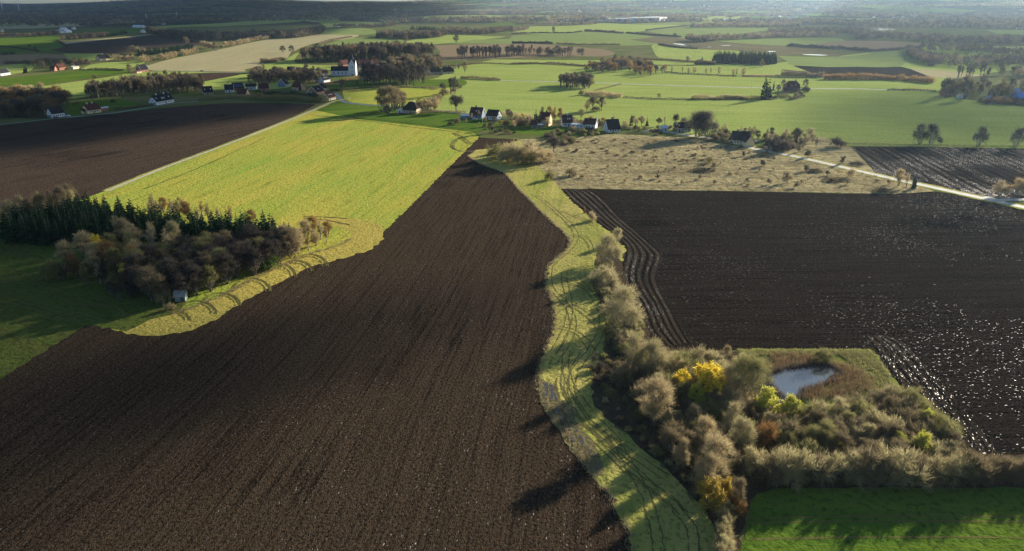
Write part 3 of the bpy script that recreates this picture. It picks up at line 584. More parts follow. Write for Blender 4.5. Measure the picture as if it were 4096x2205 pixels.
def spruce_kind(seed, H, Rb, levels, per, wide=.42, gap=0.0, bare=.06):
    r = np.random.default_rng(seed); mb = MB(); mb.tube((0, 0, -.3), (0, 0, H * .97), .018 * H, .004 * H, 6); P, Dv, L, Wd = [], [], [], []
    for k in range(levels):
        t = (k + r.uniform(-.2, .2)) / levels; z = H * (bare + (1 - bare) * max(0, t)); rad = Rb * (1 - t) ** .85 * r.uniform(.8, 1.15) + .12
        if r.uniform() < gap: continue
        for j in range(max(4, int(per * (1 - t * .55)))):
            a = r.uniform(0, 2 * math.pi); dr = np.array([math.cos(a), math.sin(a), .25 - .5 * (1 - t) + r.normal(0, .15)]); ln = rad * r.uniform(.75, 1.15)
            P.append((0, 0, z)); Dv.append(dr); L.append(ln); Wd.append(ln * wide)
            for s in (.45, .75):                                     # hanging side sprays
                P.append(np.array([0, 0, z]) + unit(dr) * ln * s); Dv.append(dr * .4 + (r.normal(0, .5), r.normal(0, .5), -.45)); L.append(ln * .42); Wd.append(ln * .24)
    P.append((0, 0, H * .93)); Dv.append((0, 0, 1.)); L.append(H * .08); Wd.append(.12)
    v, f = sliver_arrays(np.array(P, float), np.array(Dv, float), np.array(L), np.array(Wd), r, .55)
    return mb_mesh(mb, 'trunk'), np_mesh('crown', v, f)
KIND = {}
def add_kind(name, mk, mats): KIND.setdefault(name, []).append((*mk, mats))
for s in (1, 2):
    add_kind('oak', bare_kind(10 + s, 10, 4.6, .3, dome_puffs(s, 10, 4.6, .28, 11), 1, 6500, .055, 1.15), ('grey', BARK))
    add_kind('oak_far', bare_kind(10 + s, 10, 4.2, .14, dome_puffs(s, 10, 4.2, .04, 12, .3, .55), 2, 1700, .12, 1.5, .6, twigs=6), ('dark', BARK))
    add_kind('willow', bare_kind(20 + s, 10, 4.6, .05, dome_puffs(s + 5, 10, 4.6, -.02, 15, .3, .5), 6, 6800, .045, 1.5, .55, twigs=16), ('grey', BARKP))
    add_kind('ash', bare_kind(30 + s, 10, 3.6, .2, [(-1.3, 0, 6.2, 2.1), (1.2, .5, 5.0, 2.3), (.1, -.6, 8.3, 1.6), (-.4, 1.3, 3.6, 2.1), (1.5, -1.1, 7.4, 1.4), (-1.8, -.9, 3.9, 1.8), (1.6, -.4, 2.6, 1.7), (-.5, -1.4, 2.4, 1.6)] if s == 1 else dome_puffs(s + 8, 10, 3.5, .0, 11, .36, .52), 3, 6600, .043, 1.15, .6, twigs=14), ('tan', BARK))
    add_kind('beech', bare_kind(40 + s, 10, 3.2, .1, dome_puffs(s + 20, 10, 3.1, .02, 13, .3, .5), 4, 4600, .055, 2.1, 1.3, twigs=14), ('brown', BARK))
    add_kind('alder', bare_kind(50 + s, 10, 1.7, .4, dome_puffs(s + 30, 10, 1.7, .34, 9, .3, .6), 1, 1100, .11, 1.3, .8, twigs=7), ('dark', BARK))
    add_kind('poplar', bare_kind(60 + s, 10, 3.2, .05, dome_puffs(s + 40, 10, 3.2, .02, 14, .28, .45), 5, 5200, .045, 1.9, 1.3, twigs=14), ('tan', BARK))
    add_kind('birch', bare_kind(70 + s, 10, 1.9, .3, [(0, 0, 4.5, 1.7), (.2, .1, 6.5, 1.4), (0, 0, 8.3, 1.0), (-.4, .3, 5.6, 1.4)], 1, 1500, .06, .9, .0), ('brown', BARKP))
    add_kind('spruce', spruce_kind(80 + s, 10, 2.3, 19, 11, .5), ('spruce', BARK))
    add_kind('fir', spruce_kind(90 + s, 10, 3.3, 15, 12, .5, .12), ('fir', BARK))
    add_kind('bush', bare_kind(100 + s, 3, 2.2, .15, [(-1.0, .2, 1.2, 1.1), (.9, .4, 1.35, 1.2), (.1, -.8, 1.0, 1.1), (0, .1, 2.0, .9), (1.0, -.8, .8, .8), (-1.1, -.7, .75, .8), (-.4, .9, 1.5, .8)], 5, 3900, .033, .6, .65), ('grey', BARK))
    add_kind('scrub', bare_kind(110 + s, 3, 1.3, .1, [(0, 0, 1.9, 1.0), (.3, .2, 1.2, .9), (-.4, .1, 1.3, .9)], 4, 900, .06, .7, .8), ('brown', BARK))
    add_kind('leafy', bare_kind(120 + s, 6, 2.6, .2, dome_puffs(s + 50, 6, 2.6, .0, 14, .22, .42), 3, 3300, .2, .34, leaf=True, twigs=14), ('yellow', BARK))
add_kind('thuja', spruce_kind(97, 8, 1.5, 26, 12, .6, 0, .01), ('fir', BARK))
MATS_OF = {'bark': BARK}
NPLANT = [0]
def plant_at(kind, x, y, H, label, group=None, mat=None, wide=1.0, parts=True, name=None, cat=None, z=0.0):
    vs = KIND[kind]; tm, cm, (cmat, bark) = vs[NPLANT[0] % len(vs)]; NPLANT[0] += 1
    nominal = 3 if kind in ('bush', 'scrub') else 6 if kind == 'leafy' else 8 if kind == 'thuja' else 10
    nm = name or {'spruce': 'spruce_tree', 'fir': 'fir_tree', 'bush': 'bush', 'scrub': 'thorn_bush', 'thuja': 'conifer', 'leafy': 'yellow_tree', 'oak_far': 'oak_tree'}.get(kind, kind + '_tree')
    s = H / nominal; rz = random.uniform(0, 6.28); o = empty(nm, (x, y, z), rz); w = s * wide
    o.scale = (w * random.uniform(.92, 1.08), w * random.uniform(.92, 1.08), s)
    tag(o, label, cat or ('bush' if kind in ('bush', 'scrub') else 'tree'), group)
    for pn, me, m in (('trunk', tm, bark), ('crown', cm, T[mat or cmat])):
        if len(me.materials) == 0: me.materials.append(m)
        c = bpy.data.objects.new(pn, me); COL.objects.link(c); c.parent = o
        c.material_slots[0].link = 'OBJECT'; c.material_slots[0].material = m
    return o
def plant(kind, view, x, y, ytop, label, group=None, mat=None, wide=1.0, **k):
    p = G(view, x, y); return plant_at(kind, p[0], p[1], max(.8, height_to(view, (x, y), ytop)), label, group, mat, wide, **k)
def inside(p, poly):
    c = False; n = len(poly); j = n - 1
    for i in range(n):
        if (poly[i][1] > p[1]) != (poly[j][1] > p[1]) and p[0] < (poly[j][0] - poly[i][0]) * (p[1] - poly[i][1]) / (poly[j][1] - poly[i][1] + 1e-9) + poly[i][0]: c = not c
        j = i
    return c
def scatter(poly, n, mind, seed):
    r = np.random.default_rng(seed); P = np.array(poly); lo, hi = P.min(0), P.max(0); out = []; tries = 0
    while len(out) < n and tries < n * 60:
        tries += 1; q = r.uniform(lo, hi)
        if inside(q, poly) and all((q[0] - o[0]) ** 2 + (q[1] - o[1]) ** 2 > mind * mind for o in out): out.append(q)
    return out
def wood(view, poly, n, mind, kinds, hrange, label, group, seed, mats=(None,), wide=1.0, name=None, bname=None):
    r = random.Random(seed)
    for q in scatter(GL(view, poly), n, mind, seed):
        k = r.choice(kinds); plant_at(k, q[0], q[1], r.uniform(*hrange), label, group, r.choice(mats), wide * r.uniform(.85, 1.15), name=bname if bname and k in ('bush', 'scrub') else name)

# masses nobody could count: one mesh each
def mass(name, trees, mats, per=70, blade=(.5, 2.2), kind='stuff', seed=5, conif=False, low=.12, label=None, cat=None):
    """trees: array of x, y, z, height, radius, material index"""
    r = np.random.default_rng(seed); A = np.array(trees, float); n = len(A); A = np.repeat(A, per, 0); m = len(A)
    u = unit(r.normal(0, 1, (m, 3))) * (r.uniform(.25, 1, m) ** .5)[:, None]
    if conif:
        t = r.uniform(0, 1, m); th = r.uniform(0, 6.283, m); rad = A[:, 4] * (1 - t) ** .9
        P = np.stack([A[:, 0] + np.cos(th) * rad * .15, A[:, 1] + np.sin(th) * rad * .15, A[:, 2] + A[:, 3] * (.05 + .92 * t)], 1)
        Dv = np.stack([np.cos(th), np.sin(th), r.normal(-.15, .2, m)], 1); L = rad + .3; Wd = L * .55
        v, f = sliver_arrays(P, Dv, L, Wd, r, .5)
    else:
        mid = low + (1 - low) / 2; half = (1 - low) / 2
        P = A[:, :3] + np.stack([u[:, 0] * A[:, 4], u[:, 1] * A[:, 4], A[:, 3] * (mid + half * .9 * u[:, 2])], 1)
        Dv = u * np.array([.8, .8, .6]) + r.normal(0, .4, (m, 3)) + np.array([0, 0, .55]); sc = A[:, 3] / 12
        v, f = sliver_arrays(P, Dv, blade[1] * sc * r.uniform(.5, 1.3, m), blade[0] * sc * r.uniform(.6, 1.4, m), r)
    o = link(name, np_mesh(name, v, f, np.repeat(np.array(trees)[:, 5].astype(int), per)), [T[k] for k in mats])
    return tag(o, label, cat, kind=kind)
def wood_front(view, line, depth, H, spacing, r, nm, rad=.42):
    """trees filling a belt that starts at the base line seen in the photograph and runs back by depth metres"""
    p = np.array(smooth_line(GL(view, line), 6)); d = np.concatenate([[0], np.cumsum(np.linalg.norm(np.diff(p, axis=0), axis=1))])
    n = int(max(3, d[-1] / spacing * max(1, depth / spacing))); n = min(n, 2600); t = r.uniform(0, d[-1], n); x = np.interp(t, d, p[:, 0]); y = np.interp(t, d, p[:, 1])
    dd = depth * r.uniform(0, 1, n); dirv = unit(np.stack([x, y], 1)); x = x + dirv[:, 0] * dd; y = y + dirv[:, 1] * dd
    h = H * r.uniform(.7, 1.12, n)
    return np.stack([x, y, terrain(x, y), h, h * rad * r.uniform(.7, 1.2, n), r.integers(0, nm, n)], 1)
def hedge(view, line, H, Wd, label, mat='brown', dens=58, seed=0, group='hedgerows between the fields', gaps=.15, trees=0, name='hedge', blade=None):
    """one hedgerow: a dense foot with taller, uneven stems"""
    r = np.random.default_rng(seed + len(label) * 7 + int(abs(line[0][0]))); p = np.array(smooth_line(GL(view, line), 8))
    d = np.concatenate([[0], np.cumsum(np.linalg.norm(np.diff(p, axis=0), axis=1))]); L = d[-1]; dist = np.hypot(*p.mean(0)); bl = blade or max(.06, dist * .00042)
    n = int(min(60000, max(300, L * dens * H / 3 * (.1 / bl) ** .6))); t = r.uniform(0, L, n)
    k = max(4, int(L / 6)); hs = r.uniform(.55, 1.1, k); hs[r.uniform(0, 1, k) < gaps] *= .45
    if trees: hs[r.uniform(0, 1, k) < trees] *= 1.9
    hh = np.interp(t, np.linspace(0, L, k), hs) * H
    z = hh * r.uniform(0, .85, n) ** 1.15; off = r.normal(0, Wd * .35, n)
    x = np.interp(t, d, p[:, 0]); y = np.interp(t, d, p[:, 1]); tx = np.interp(t + 1, d, p[:, 0]) - np.interp(t - 1, d, p[:, 0]); ty = np.interp(t + 1, d, p[:, 1]) - np.interp(t - 1, d, p[:, 1])
    nv = unit(np.stack([-ty, tx], 1)); P = np.stack([x + nv[:, 0] * off, y + nv[:, 1] * off, z], 1)
    v, f = sliver_arrays(P, r.normal(0, .5, (n, 3)) + np.array([0, 0, .9]), H * .28 * r.uniform(.6, 1.3, n) + bl, bl * r.uniform(.7, 1.4, n), r)
    o = link(name, np_mesh(name, v, f), T[mat]); return tag(o, label, 'hedge', group)
# ------------------------------------------------------------------ the grove on the left
wood('M1', [(330, 640), (560, 565), (900, 620), (1150, 670), (1500, 715), (1900, 740), (2210, 800), (2130, 850), (1850, 800), (1500, 790), (1200, 780), (900, 800), (560, 815), (110, 795), (50, 730)], 300, 3.3, ['spruce'], (8.5, 13), 'dark green spruce standing in the dense spruce block of the grove', 'spruces of the grove', 1, name='spruce_tree', wide=1.25)
wood('M1', [(1180, 1000), (1500, 900), (2130, 850), (2210, 910), (1960, 1030), (1650, 1140), (1400, 1235), (1190, 1255), (1040, 1200), (1030, 1050)], 62, 4.2, ['beech'], (8.5, 12), 'tall bare grey-brown broadleaf tree in front of the spruces', 'bare broadleaf trees of the grove', 2, ('brown', 'dark', 'olive', 'dark'), 1.25)
wood('M1', [(600, 980), (850, 930), (1080, 950), (1090, 1050), (850, 1080), (560, 1050), (480, 1000)], 12, 5.5, ['ash', 'beech'], (9, 13), 'yellow-brown broadleaf tree at the left front of the grove', 'autumn trees of the grove', 3, ('tan', 'rust', 'olive'))
plant('leafy', 'M1', 740, 900, 735, 'tree with bright yellow top leaves above the left end of the grove', mat='yellow', wide=.9)
plant('fir', 'M1', 770, 1010, 830, 'dark fir with drooping branches among the autumn trees of the grove')
plant('willow', 'M1', 1050, 1120, 920, 'pale grey-green bushy tree low in the front of the grove', mat='olive', wide=.7)
plant('birch', 'M1', 760, 1100, 930, 'slim pale birch with white branches in front of the dark fir', mat='grey')
plant('bush', 'M1', 2050, 985, 880, 'bright green ivy-clad bush on the right front edge of the grove', mat='green')
plant('bush', 'M1', 1995, 1010, 930, 'small bright green bush beside the ivy-clad one', mat='green', wide=.6)
plant('bush', 'M1', 1240, 1240, 1110, 'pale grey bare bush leaning over the hunting hut', mat='grey')
plant('bush', 'M1', 1285, 1300, 1240, 'low pale bramble in front of the hunting hut', mat='straw')
wood('M1', [(360, 1050), (700, 1000), (1100, 1100), (1180, 1240), (900, 1230), (700, 1170), (500, 1100)], 16, 4, ['bush', 'beech'], (5, 8), 'dark bare bush at the shaded foot of the grove', 'bushes at the foot of the grove', 4, ('dark', 'brown', 'olive'), .8)
wood('M1', [(2120, 770), (2250, 760), (2400, 745), (2490, 745), (2480, 790), (2300, 870), (2150, 890)], 16, 3.6, ['ash', 'birch'], (6, 10), 'small yellow-brown tree at the right tip of the grove', 'small trees at the tip of the grove', 5, ('tan', 'rust', 'tan'))
wood('M1', [(1130, 600), (1300, 610), (1450, 640), (1700, 650), (2000, 690), (2150, 740), (2120, 720), (1900, 660), (1600, 610), (1300, 560), (1150, 545)], 16, 4, ['birch', 'ash'], (7, 9), 'rusty brown tree behind the spruces along the yellow-green field', 'brown trees behind the spruces', 6, ('rust', 'brown', 'tan'))
wood('M1', [(-40, 700), (150, 640), (330, 610), (360, 560), (560, 520), (540, 500), (300, 560), (0, 650)], 14, 4, ['ash', 'willow'], (8, 11), 'pale grey bare tree behind the left end of the spruces', 'grey trees behind the spruces', 7, ('grey', 'brown'), .8)
wood('M1', [(850, 760), (1150, 800), (1400, 830), (1350, 870), (900, 840)], 7, 6, ['ash', 'birch'], (10, 13), 'pale bare tree between the spruces and the broadleaf trees', 'pale trees along the spruces', 8, ('tan', 'grey'))
# ------------------------------------------------------------------ along the grass strip
plant('willow', 'C8', 300, 395, 140, 'large round bare bush-like tree topmost along the strip by the ploughed headland', mat='grey', wide=1.15)
plant('willow', 'C8', 390, 215, 75, 'pale bare bush behind the large round tree on the strip', mat='grey', wide=.8)
plant('bush', 'C8', 265, 610, 415, 'grey bare bush on the strip between the two large round trees', mat='grey', wide=1.25)
plant('bush', 'C8', 225, 480, 385, 'green-topped bush beside the grey bare bush on the strip', mat='green', wide=.7)
plant('willow', 'C8', 440, 1010, 620, 'largest round bare tree of the strip, pale and fan shaped', mat='grey', wide=1.1)
plant('bush', 'M2', 1890, 625, 550, 'small golden bush on the edge of the strip above the round trees', mat='tan', wide=.8)
plant('thuja', 'M2', 1832, 570, 505, 'narrow rusty young tree on the edge of the strip', mat='rust', wide=.7)
plant('thuja', 'M2', 1720, 465, 435, 'tiny dark young conifer on the upper edge of the strip')
for x, y, yt, m, w in ((1180, 165, 35, 'olive', 1.1), (1300, 190, 20, 'grey', 1.2), (1420, 200, 15, 'tan', 1.1), (1260, 180, 60, 'tan', 1.0), (1500, 185, 70, 'olive', 1.0), (1560, 180, 80, 'tan', .9), (1350, 205, 90, 'olive', .9), (1240, 140, 30, 'tan', 1.0), (1180, 120, 45, 'tan', .9)):
    plant('bush', 'M2', x, y, yt, 'olive and tan bush in the thicket at the top of the ploughed field', 'thicket at the head of the strip', m, w)
plant('leafy', 'M2', 1425, 200, 110, 'yellow-green bush at the front of the thicket', mat='lime', wide=.8)
plant('oak', 'M2', 1600, 120, -15, 'dark bare tree right behind the thicket', mat='dark', wide=.9)
plant('bush', 'M2', 1570, 320, 245, 'dark round bush by the lower corner of the rough pasture', mat='olive')
plant('bush', 'M2', 1730, 290, 230, 'brown bramble by the lower corner of the rough pasture', mat='brown', wide=1.3)
# ------------------------------------------------------------------ copse round the pond
wood('Z4', [(1720, 930), (2050, 985), (2576, 1005), (2600, 880), (2200, 850), (1800, 860)], 40, 6, ['oak_far'], (7, 13), 'bare tree in the gardens on the right edge', 'trees of the right gardens', 71, ('dark', 'brown', 'olive'), name='garden_tree')
wood('D', [(1360, 400), (1480, 350), (1700, 355), (1900, 385), (2230, 455), (2200, 478), (1700, 468), (1420, 465)], 60, 4, ['scrub', 'scrub', 'bush'], (.8, 2.2), 'small brown thorn bush on the rough pasture', 'low thorn bushes over the rough pasture', 72, ('brown', 'dark', 'reed'), 1.3, bname='thorn_bush')
wood('D', [(1400, 380), (1480, 348), (1700, 352), (1850, 372), (1980, 398), (1800, 410), (1550, 395)], 44, 5, ['bush'], (.7, 1.2), 'flat brown bramble patch on the upper rough pasture', 'bramble patches of the upper pasture', 73, ('brown', 'dark', 'brown'), 3.0, name='bramble', bname='bramble')
wood('D', [(1230, 340), (1340, 318), (1560, 328), (1660, 330), (1640, 318), (1480, 296), (1300, 292), (1180, 300)], 34, 6, ['oak_far', 'birch', 'ash'], (5, 9), 'bare garden tree among the lane houses', 'garden trees along the lane', 74, ('brown', 'dark', 'rust', 'tan'), name='garden_tree')
wood('D', [(1680, 334), (1840, 352), (1920, 362), (2060, 372), (2060, 352), (1900, 340), (1700, 322)], 26, 6, ['oak_far', 'birch', 'ash'], (5, 9), 'bare garden tree along the lane by the cream house', 'garden trees near the cream house', 75, ('brown', 'dark', 'grey'), name='garden_tree')
def bp(kind, x, y, yt, label, mat, wide=1.0, **k): plant(kind, 'B3', x, y, yt, label, k.pop('group', None), mat, wide, **k)
bp('ash', 460, 600, 320, 'tall tan tree of two rounded domes at the left edge of the copse', 'tan', 1.05)
bp('willow', 345, 290, 70, 'grey bare bush tree at the top left corner of the copse', 'grey', .8)
bp('willow', 430, 320, 110, 'broad grey bush behind the tree of two domes', 'grey', .9)
bp('leafy', 760, 440, 250, 'largest golden yellow tree in the middle of the copse', 'yellow', 1.2)
bp('leafy', 610, 420, 280, 'smaller golden yellow tree left of the largest one', 'yellow', .9)
bp('leafy', 690, 500, 360, 'yellow-green bush under the golden trees', 'lime', .8)
bp('willow', 990, 430, 190, 'large olive grey willow on the left bank of the pond', 'olive', 1.05)
bp('willow', 880, 440, 250, 'grey willow between the golden tree and the pond willow', 'grey', .85)
bp('leafy', 1090, 540, 380, 'lime green leafy bush at the lower left bank of the pond', 'lime', .95)
bp('leafy', 1230, 560, 430, 'smaller lime green bush right of the lime one by the pond', 'lime', .95)
bp('ash', 730, 760, 540, 'tan topped tree in the centre front of the copse', 'tan', .9)
bp('ash', 600, 860, 670, 'tan round tree left of the tan pair in the copse', 'tan', .8)
bp('ash', 790, 910, 650, 'broadest tan tree of the lower copse', 'tan', 1.15)
bp('ash', 740, 1000, 760, 'lower tan tree in front of the broadest one', 'tan', 1.0)
bp('leafy', 770, 1080, 905, 'yellow tree at the bottom of the copse', 'gold', 1.0)
bp('leafy', 860, 1040, 900, 'yellow bush beside the yellow tree at the bottom of the copse', 'gold', .6)
bp('ash', 930, 1080, 890, 'brown rounded tree at the bottom right of the copse', 'brown', .75)
bp('bush', 915, 1110, 1000, 'orange-tinted bush below the brown rounded tree', 'rust', .7)
bp('willow', 950, 760, 560, 'grey bare tree right of the tan trees in the copse', 'grey', .75)
bp('willow', 900, 640, 470, 'grey-brown bare tree above the tan trees', 'grey', .8)
bp('bush', 1090, 720, 570, 'rusty brown bush along the grassy path', 'rust', .8)
bp('bush', 1020, 840, 730, 'brown bush beside the path at the foot of the copse', 'brown', .9)
bp('willow', 870, 215, 135, 'white-plumed pale bush on the field edge above the copse', 'straw', .75)
for i, (x, y, yt) in enumerate(((560, 260, 165), (640, 265, 170), (720, 255, 150), (790, 250, 160), (600, 320, 190), (500, 320, 180), (960, 260, 180), (540, 420, 300), (820, 340, 220))):
    bp('bush', x, y, yt, 'grey bush in the row along the top edge of the copse', ('grey', 'olive', 'grey')[i % 3], 1.15, group='bushes on the top edge of the copse')
bp('bush', 1420, 235, 150, 'rounded bush on the far bank of the pond', 'olive', 1.1)
bp('leafy', 1515, 775, 700, 'small round lime yellow tree on its own in the right scrub', 'lime', .75)
bp('leafy', 1975, 780, 635, 'bright lime yellow tree near the right end of the scrub', 'lime', .85)
bp('leafy', 1850, 740, 640, 'faded lime tree left of the bright one in the scrub', 'lime', .8)
bp('leafy', 2010, 610, 505, 'yellow-green bush on the ploughed edge of the scrub', 'lime', .8)
bp('leafy', 1545, 530, 485, 'small orange sapling above the scrub', 'rust', .5)
bp('leafy', 1325, 600, 540, 'orange sapling at the left end of the scrub', 'rust', .5)
bp('leafy', 1752, 420, 385, 'tiny orange sapling on the bank at the field corner', 'rust', .6)
wood('B3', [(1230, 640), (1330, 570), (1560, 530), (1880, 440), (1980, 500), (2080, 640), (2200, 780), (1700, 820), (1300, 800), (1190, 720)], 70, 2.8, ['bush', 'bush', 'willow'], (3.6, 5.6), 'brownish bare bush in the scrub right of the path', 'bushes of the right scrub', 21, ('brown', 'brown', 'grey', 'olive'), 1.15)
wood('B3', [(200, 330), (420, 480), (520, 620), (560, 780), (700, 900), (860, 1000), (1020, 850), (1100, 620), (1000, 480), (700, 330), (400, 220)], 64, 2.8, ['bush', 'bush', 'willow'], (3.4, 6), 'dark bare bush under the trees of the copse', 'undergrowth bushes of the copse', 22, ('brown', 'brown', 'olive', 'grey', 'tan'), 1.1)
wood('B3', [(40, 240), (180, 130), (320, 300), (440, 560), (580, 800), (720, 1020), (640, 1010), (430, 770), (230, 570), (110, 400)], 44, 2.6, ['bush', 'scrub'], (1.0, 2.4), 'low dark bush along the left foot of the copse', 'low bushes at the left foot of the copse', 23, ('olive', 'grey', 'brown', 'dark'), 1.2, bname='hedge_shrub')
wood('C8', [(170, 560), (330, 420), (360, 620), (600, 1010), (720, 1180), (560, 1330), (350, 1250), (270, 900), (200, 700)], 46, 2.4, ['bush', 'bush', 'scrub'], (2, 4.2), 'low bush in the belt beside the grass strip', 'low bushes of the belt beside the strip', 24, ('grey', 'olive', 'brown', 'grey'), 1.15, bname='hedge_shrub')
for i, x in enumerate(range(1100, 2260, 96)):
    bp('bush', x + random.randint(-20, 20), 915 + random.randint(-12, 6), random.randint(715, 790), 'grey bushy shrub in the hedge above the dark green field', 'grey' if i % 3 else 'brown', 1.05, group='shrubs of the hedge above the dark green field')
for i, x in enumerate(range(2270, 2760, 70)):
    bp('bush', x, 910 + random.randint(-8, 6), random.randint(735, 795), 'thin brown shrub with gaps at the right end of the hedge', 'brown', .9, group='shrubs at the right end of the hedge')
for i, y in enumerate(range(1120, 1420, 50)):
    bp('bush', 860 - i * 4, y, y - 100, 'pale grey bramble between the strip and the green field', 'grey', .8, group='brambles between strip and green field')
# reeds and low undergrowth
def tufts(name, poly_list, n, H, Wd, mat, seed, kind='stuff', lean=.35):
    r = np.random.default_rng(seed); Q = np.concatenate([np.array(scatter(p, m, .0, seed + k)) for k, (p, m) in enumerate(poly_list)])
    per = n; Q = np.repeat(Q, per, 0); m = len(Q); Q = Q + r.normal(0, .35, (m, 2))
    P = np.column_stack([Q, np.full(m, .1)]); v, f = sliver_arrays(P, r.normal(0, lean, (m, 3)) + np.array([0, 0, 1.]), H * r.uniform(.5, 1.2, m), Wd, r)
    return tag(link(name, np_mesh(name, v, f), T[mat]), kind=kind)
ringp = GL('B3', [(1060, 300), (1130, 190), (1240, 190), (1360, 200), (1500, 240), (1600, 260), (1700, 330), (1710, 390), (1560, 440), (1420, 460), (1290, 450), (1280, 430), (1310, 400), (1420, 365), (1490, 320), (1515, 290), (1485, 268), (1420, 252), (1280, 262), (1150, 290)])
tufts('reeds', [(ringp, 900)], 9, 1.5, .07, 'reed', 31)
edgep = [np.array(p) for p in smooth_line(list(POND) + [POND[0]], 4)]; edge = ribbon_arrays(edgep, 1.4, 0)[0]; n2 = len(edgep)
tufts('reeds', [([edge[2 * i][:2] for i in range(n2)] + [edge[2 * i + 1][:2] for i in reversed(range(n2))], 420)], 8, 1.3, .07, 'dark', 38)
tufts('tall_grass', [(GL('B3', [(1600, 260), (1560, 440), (1740, 420), (1860, 395), (1720, 190), (1500, 180)]), 1200), (GL('B3', [(930, 165), (1690, 165), (1720, 200), (1240, 190), (1000, 210)]), 700)], 8, .7, .08, 'olive', 32)
und = GL('B3', [(100, 300), (230, 120), (420, 150), (920, 180), (1100, 330), (1240, 520), (1130, 740), (1050, 900), (900, 1080), (860, 1200), (740, 1080), (600, 900), (420, 700), (240, 500)])
tufts('undergrowth', [(und, 2200), (GL('B3', [(1150, 760), (1240, 610), (1340, 560), (1880, 430), (2000, 510), (2230, 790), (2740, 800), (2740, 930), (1000, 950)]), 2600)], 10, 1.3, .08, 'brown', 33, lean=.6)
stripL = [np.array(p) for p in smooth_line(GL('D', GSl[3:]), 5)]
edge = ribbon_arrays(stripL, 1.6, 0)[0]; n2 = len(stripL)
epoly = [edge[2 * i][:2] for i in range(n2)] + [edge[2 * i + 1][:2] for i in reversed(range(n2))]
tufts('tall_grass', [(epoly, 1500)], 8, .6, .07, 'straw', 34)
gedge = [np.array(p) for p in smooth_line(GL('D', [(430, 792), (480, 775), (560, 745), (620, 712), (700, 672), (780, 640), (850, 618), (886, 600)]), 5)]
edge = ribbon_arrays(gedge, 2.2, 0)[0]; n2 = len(gedge)
tufts('tall_grass', [([edge[2 * i][:2] for i in range(n2)] + [edge[2 * i + 1][:2] for i in reversed(range(n2))], 500)], 8, .6, .07, 'straw', 35)
# ------------------------------------------------------------------ rough pasture
for x, y, yt, m in ((1060, 870, 800, 'grey'), (1095, 880, 790, 'olive'), (365, 825, 785, 'olive'), (1525, 790, 740, 'dark'), (1145, 935, 870, 'brown'), (1770, 915, 840, 'dark'), (980, 690, 645, 'brown'), (1490, 690, 640, 'dark'), (420, 1085, 1020, 'dark'), (1225, 900, 860, 'brown'), (795, 880, 830, 'brown'), (520, 985, 940, 'brown'), (640, 960, 910, 'brown'), (1500, 720, 690, 'brown'), (2330, 985, 900, 'brown'), (2360, 800, 710, 'brown'), (2120, 1090, 1040, 'dark'), (1820, 760, 710, 'brown')):
    plant('scrub', 'C3', x, y, yt, 'small bare bush growing on the rough pasture', 'small bushes on the rough pasture', m, 1.2)
for x, y, yt, m in ((600, 505, 450, 'dark'), (455, 425, 385, 'dark'), (205, 470, 430, 'dark'), (480, 625, 585, 'dark'), (650, 640, 590, 'brown'), (775, 625, 540, 'brown'), (855, 660, 610, 'brown'), (895, 635, 600, 'brown'), (1085, 570, 530, 'dark'), (925, 540, 490, 'dark'), (235, 640, 600, 'brown'), (1240, 640, 590, 'brown'), (940, 435, 375, 'dark'), (1200, 485, 420, 'dark'), (1550, 640, 600, 'brown'), (230, 520, 470, 'brown'), (125, 600, 560, 'brown')):
    plant('scrub', 'M3', x, y, yt, 'bare thorn bush on the pasture near the pale road', 'thorn bushes near the road', m, 1.1)
plant('bush', 'M3', 1265, 585, 505, 'pale yellow leaved bush on the pasture beside the road', mat='tan', wide=.8)
for x, y, w, l in ((140, 540, 2.0, 'dark bramble patch at the left of the pasture'), (990, 545, 1.7, 'dark bramble patch below the road sign post'), (1130, 615, 1.9, 'russet bramble patch near the road bend'), (1500, 690, 2.2, 'wide low bramble under the orange tree'), (1310, 490, 1.4, 'bramble patch north of the road')):
    plant('bush', 'M3', x, y, y - 26, l, mat='brown' if 'russet' in l or 'wide' in l else 'dark', wide=w * 2.4)
plant('ash', 'M3', 1625, 650, 515, 'orange-tan tree beside the road at the pasture corner', mat='tan', wide=.9)
plant('birch', 'M3', 1685, 660, 545, 'slim orange-tan tree next to the conical conifer', mat='tan', wide=1.0)
plant('thuja', 'M3', 1740, 668, 545, 'dark conical conifer standing alone beside the pale road')
for x, y, yt in ((2380, 725, 610), (2440, 722, 640), (2520, 720, 590), (2570, 718, 600)):
    plant('willow', 'M3', x, y, yt, 'low pollarded willow by the side road at the right edge', 'pollards by the side road', 'tan', 1.0)
for x, y, yt, l in ((1778, 335, 180, 'left one of the two joined domed willows on the far field edge'), (1868, 335, 180, 'right one of the two joined domed willows on the far field edge'), (2235, 350, 200, 'single domed willow between the joined pair and the frame edge'), (2510, 355, 210, 'domed willow at the far right on the field edge')):
    plant('willow', 'M3', x, y, yt, l, mat='dark', wide=.85)
plant('scrub', 'M3', 1935, 340, 275, 'low shrub at the foot of the joined domed willows', mat='dark')
plant('bush', 'M3', 1160, 355, 275, 'dark wide bush at the corner of the wet ploughed field', mat='dark', wide=1.3)
tufts('tall_grass', [(GL('D', [(1330, 410), (1440, 354), (1480, 344), (1700, 348), (1850, 370), (2000, 397), (2240, 451), (2340, 480), (2250, 486), (2100, 483), (1700, 477), (1410, 473), (1380, 440)]), 7000)], 7, .75, .13, 'straw', 36, lean=.5)
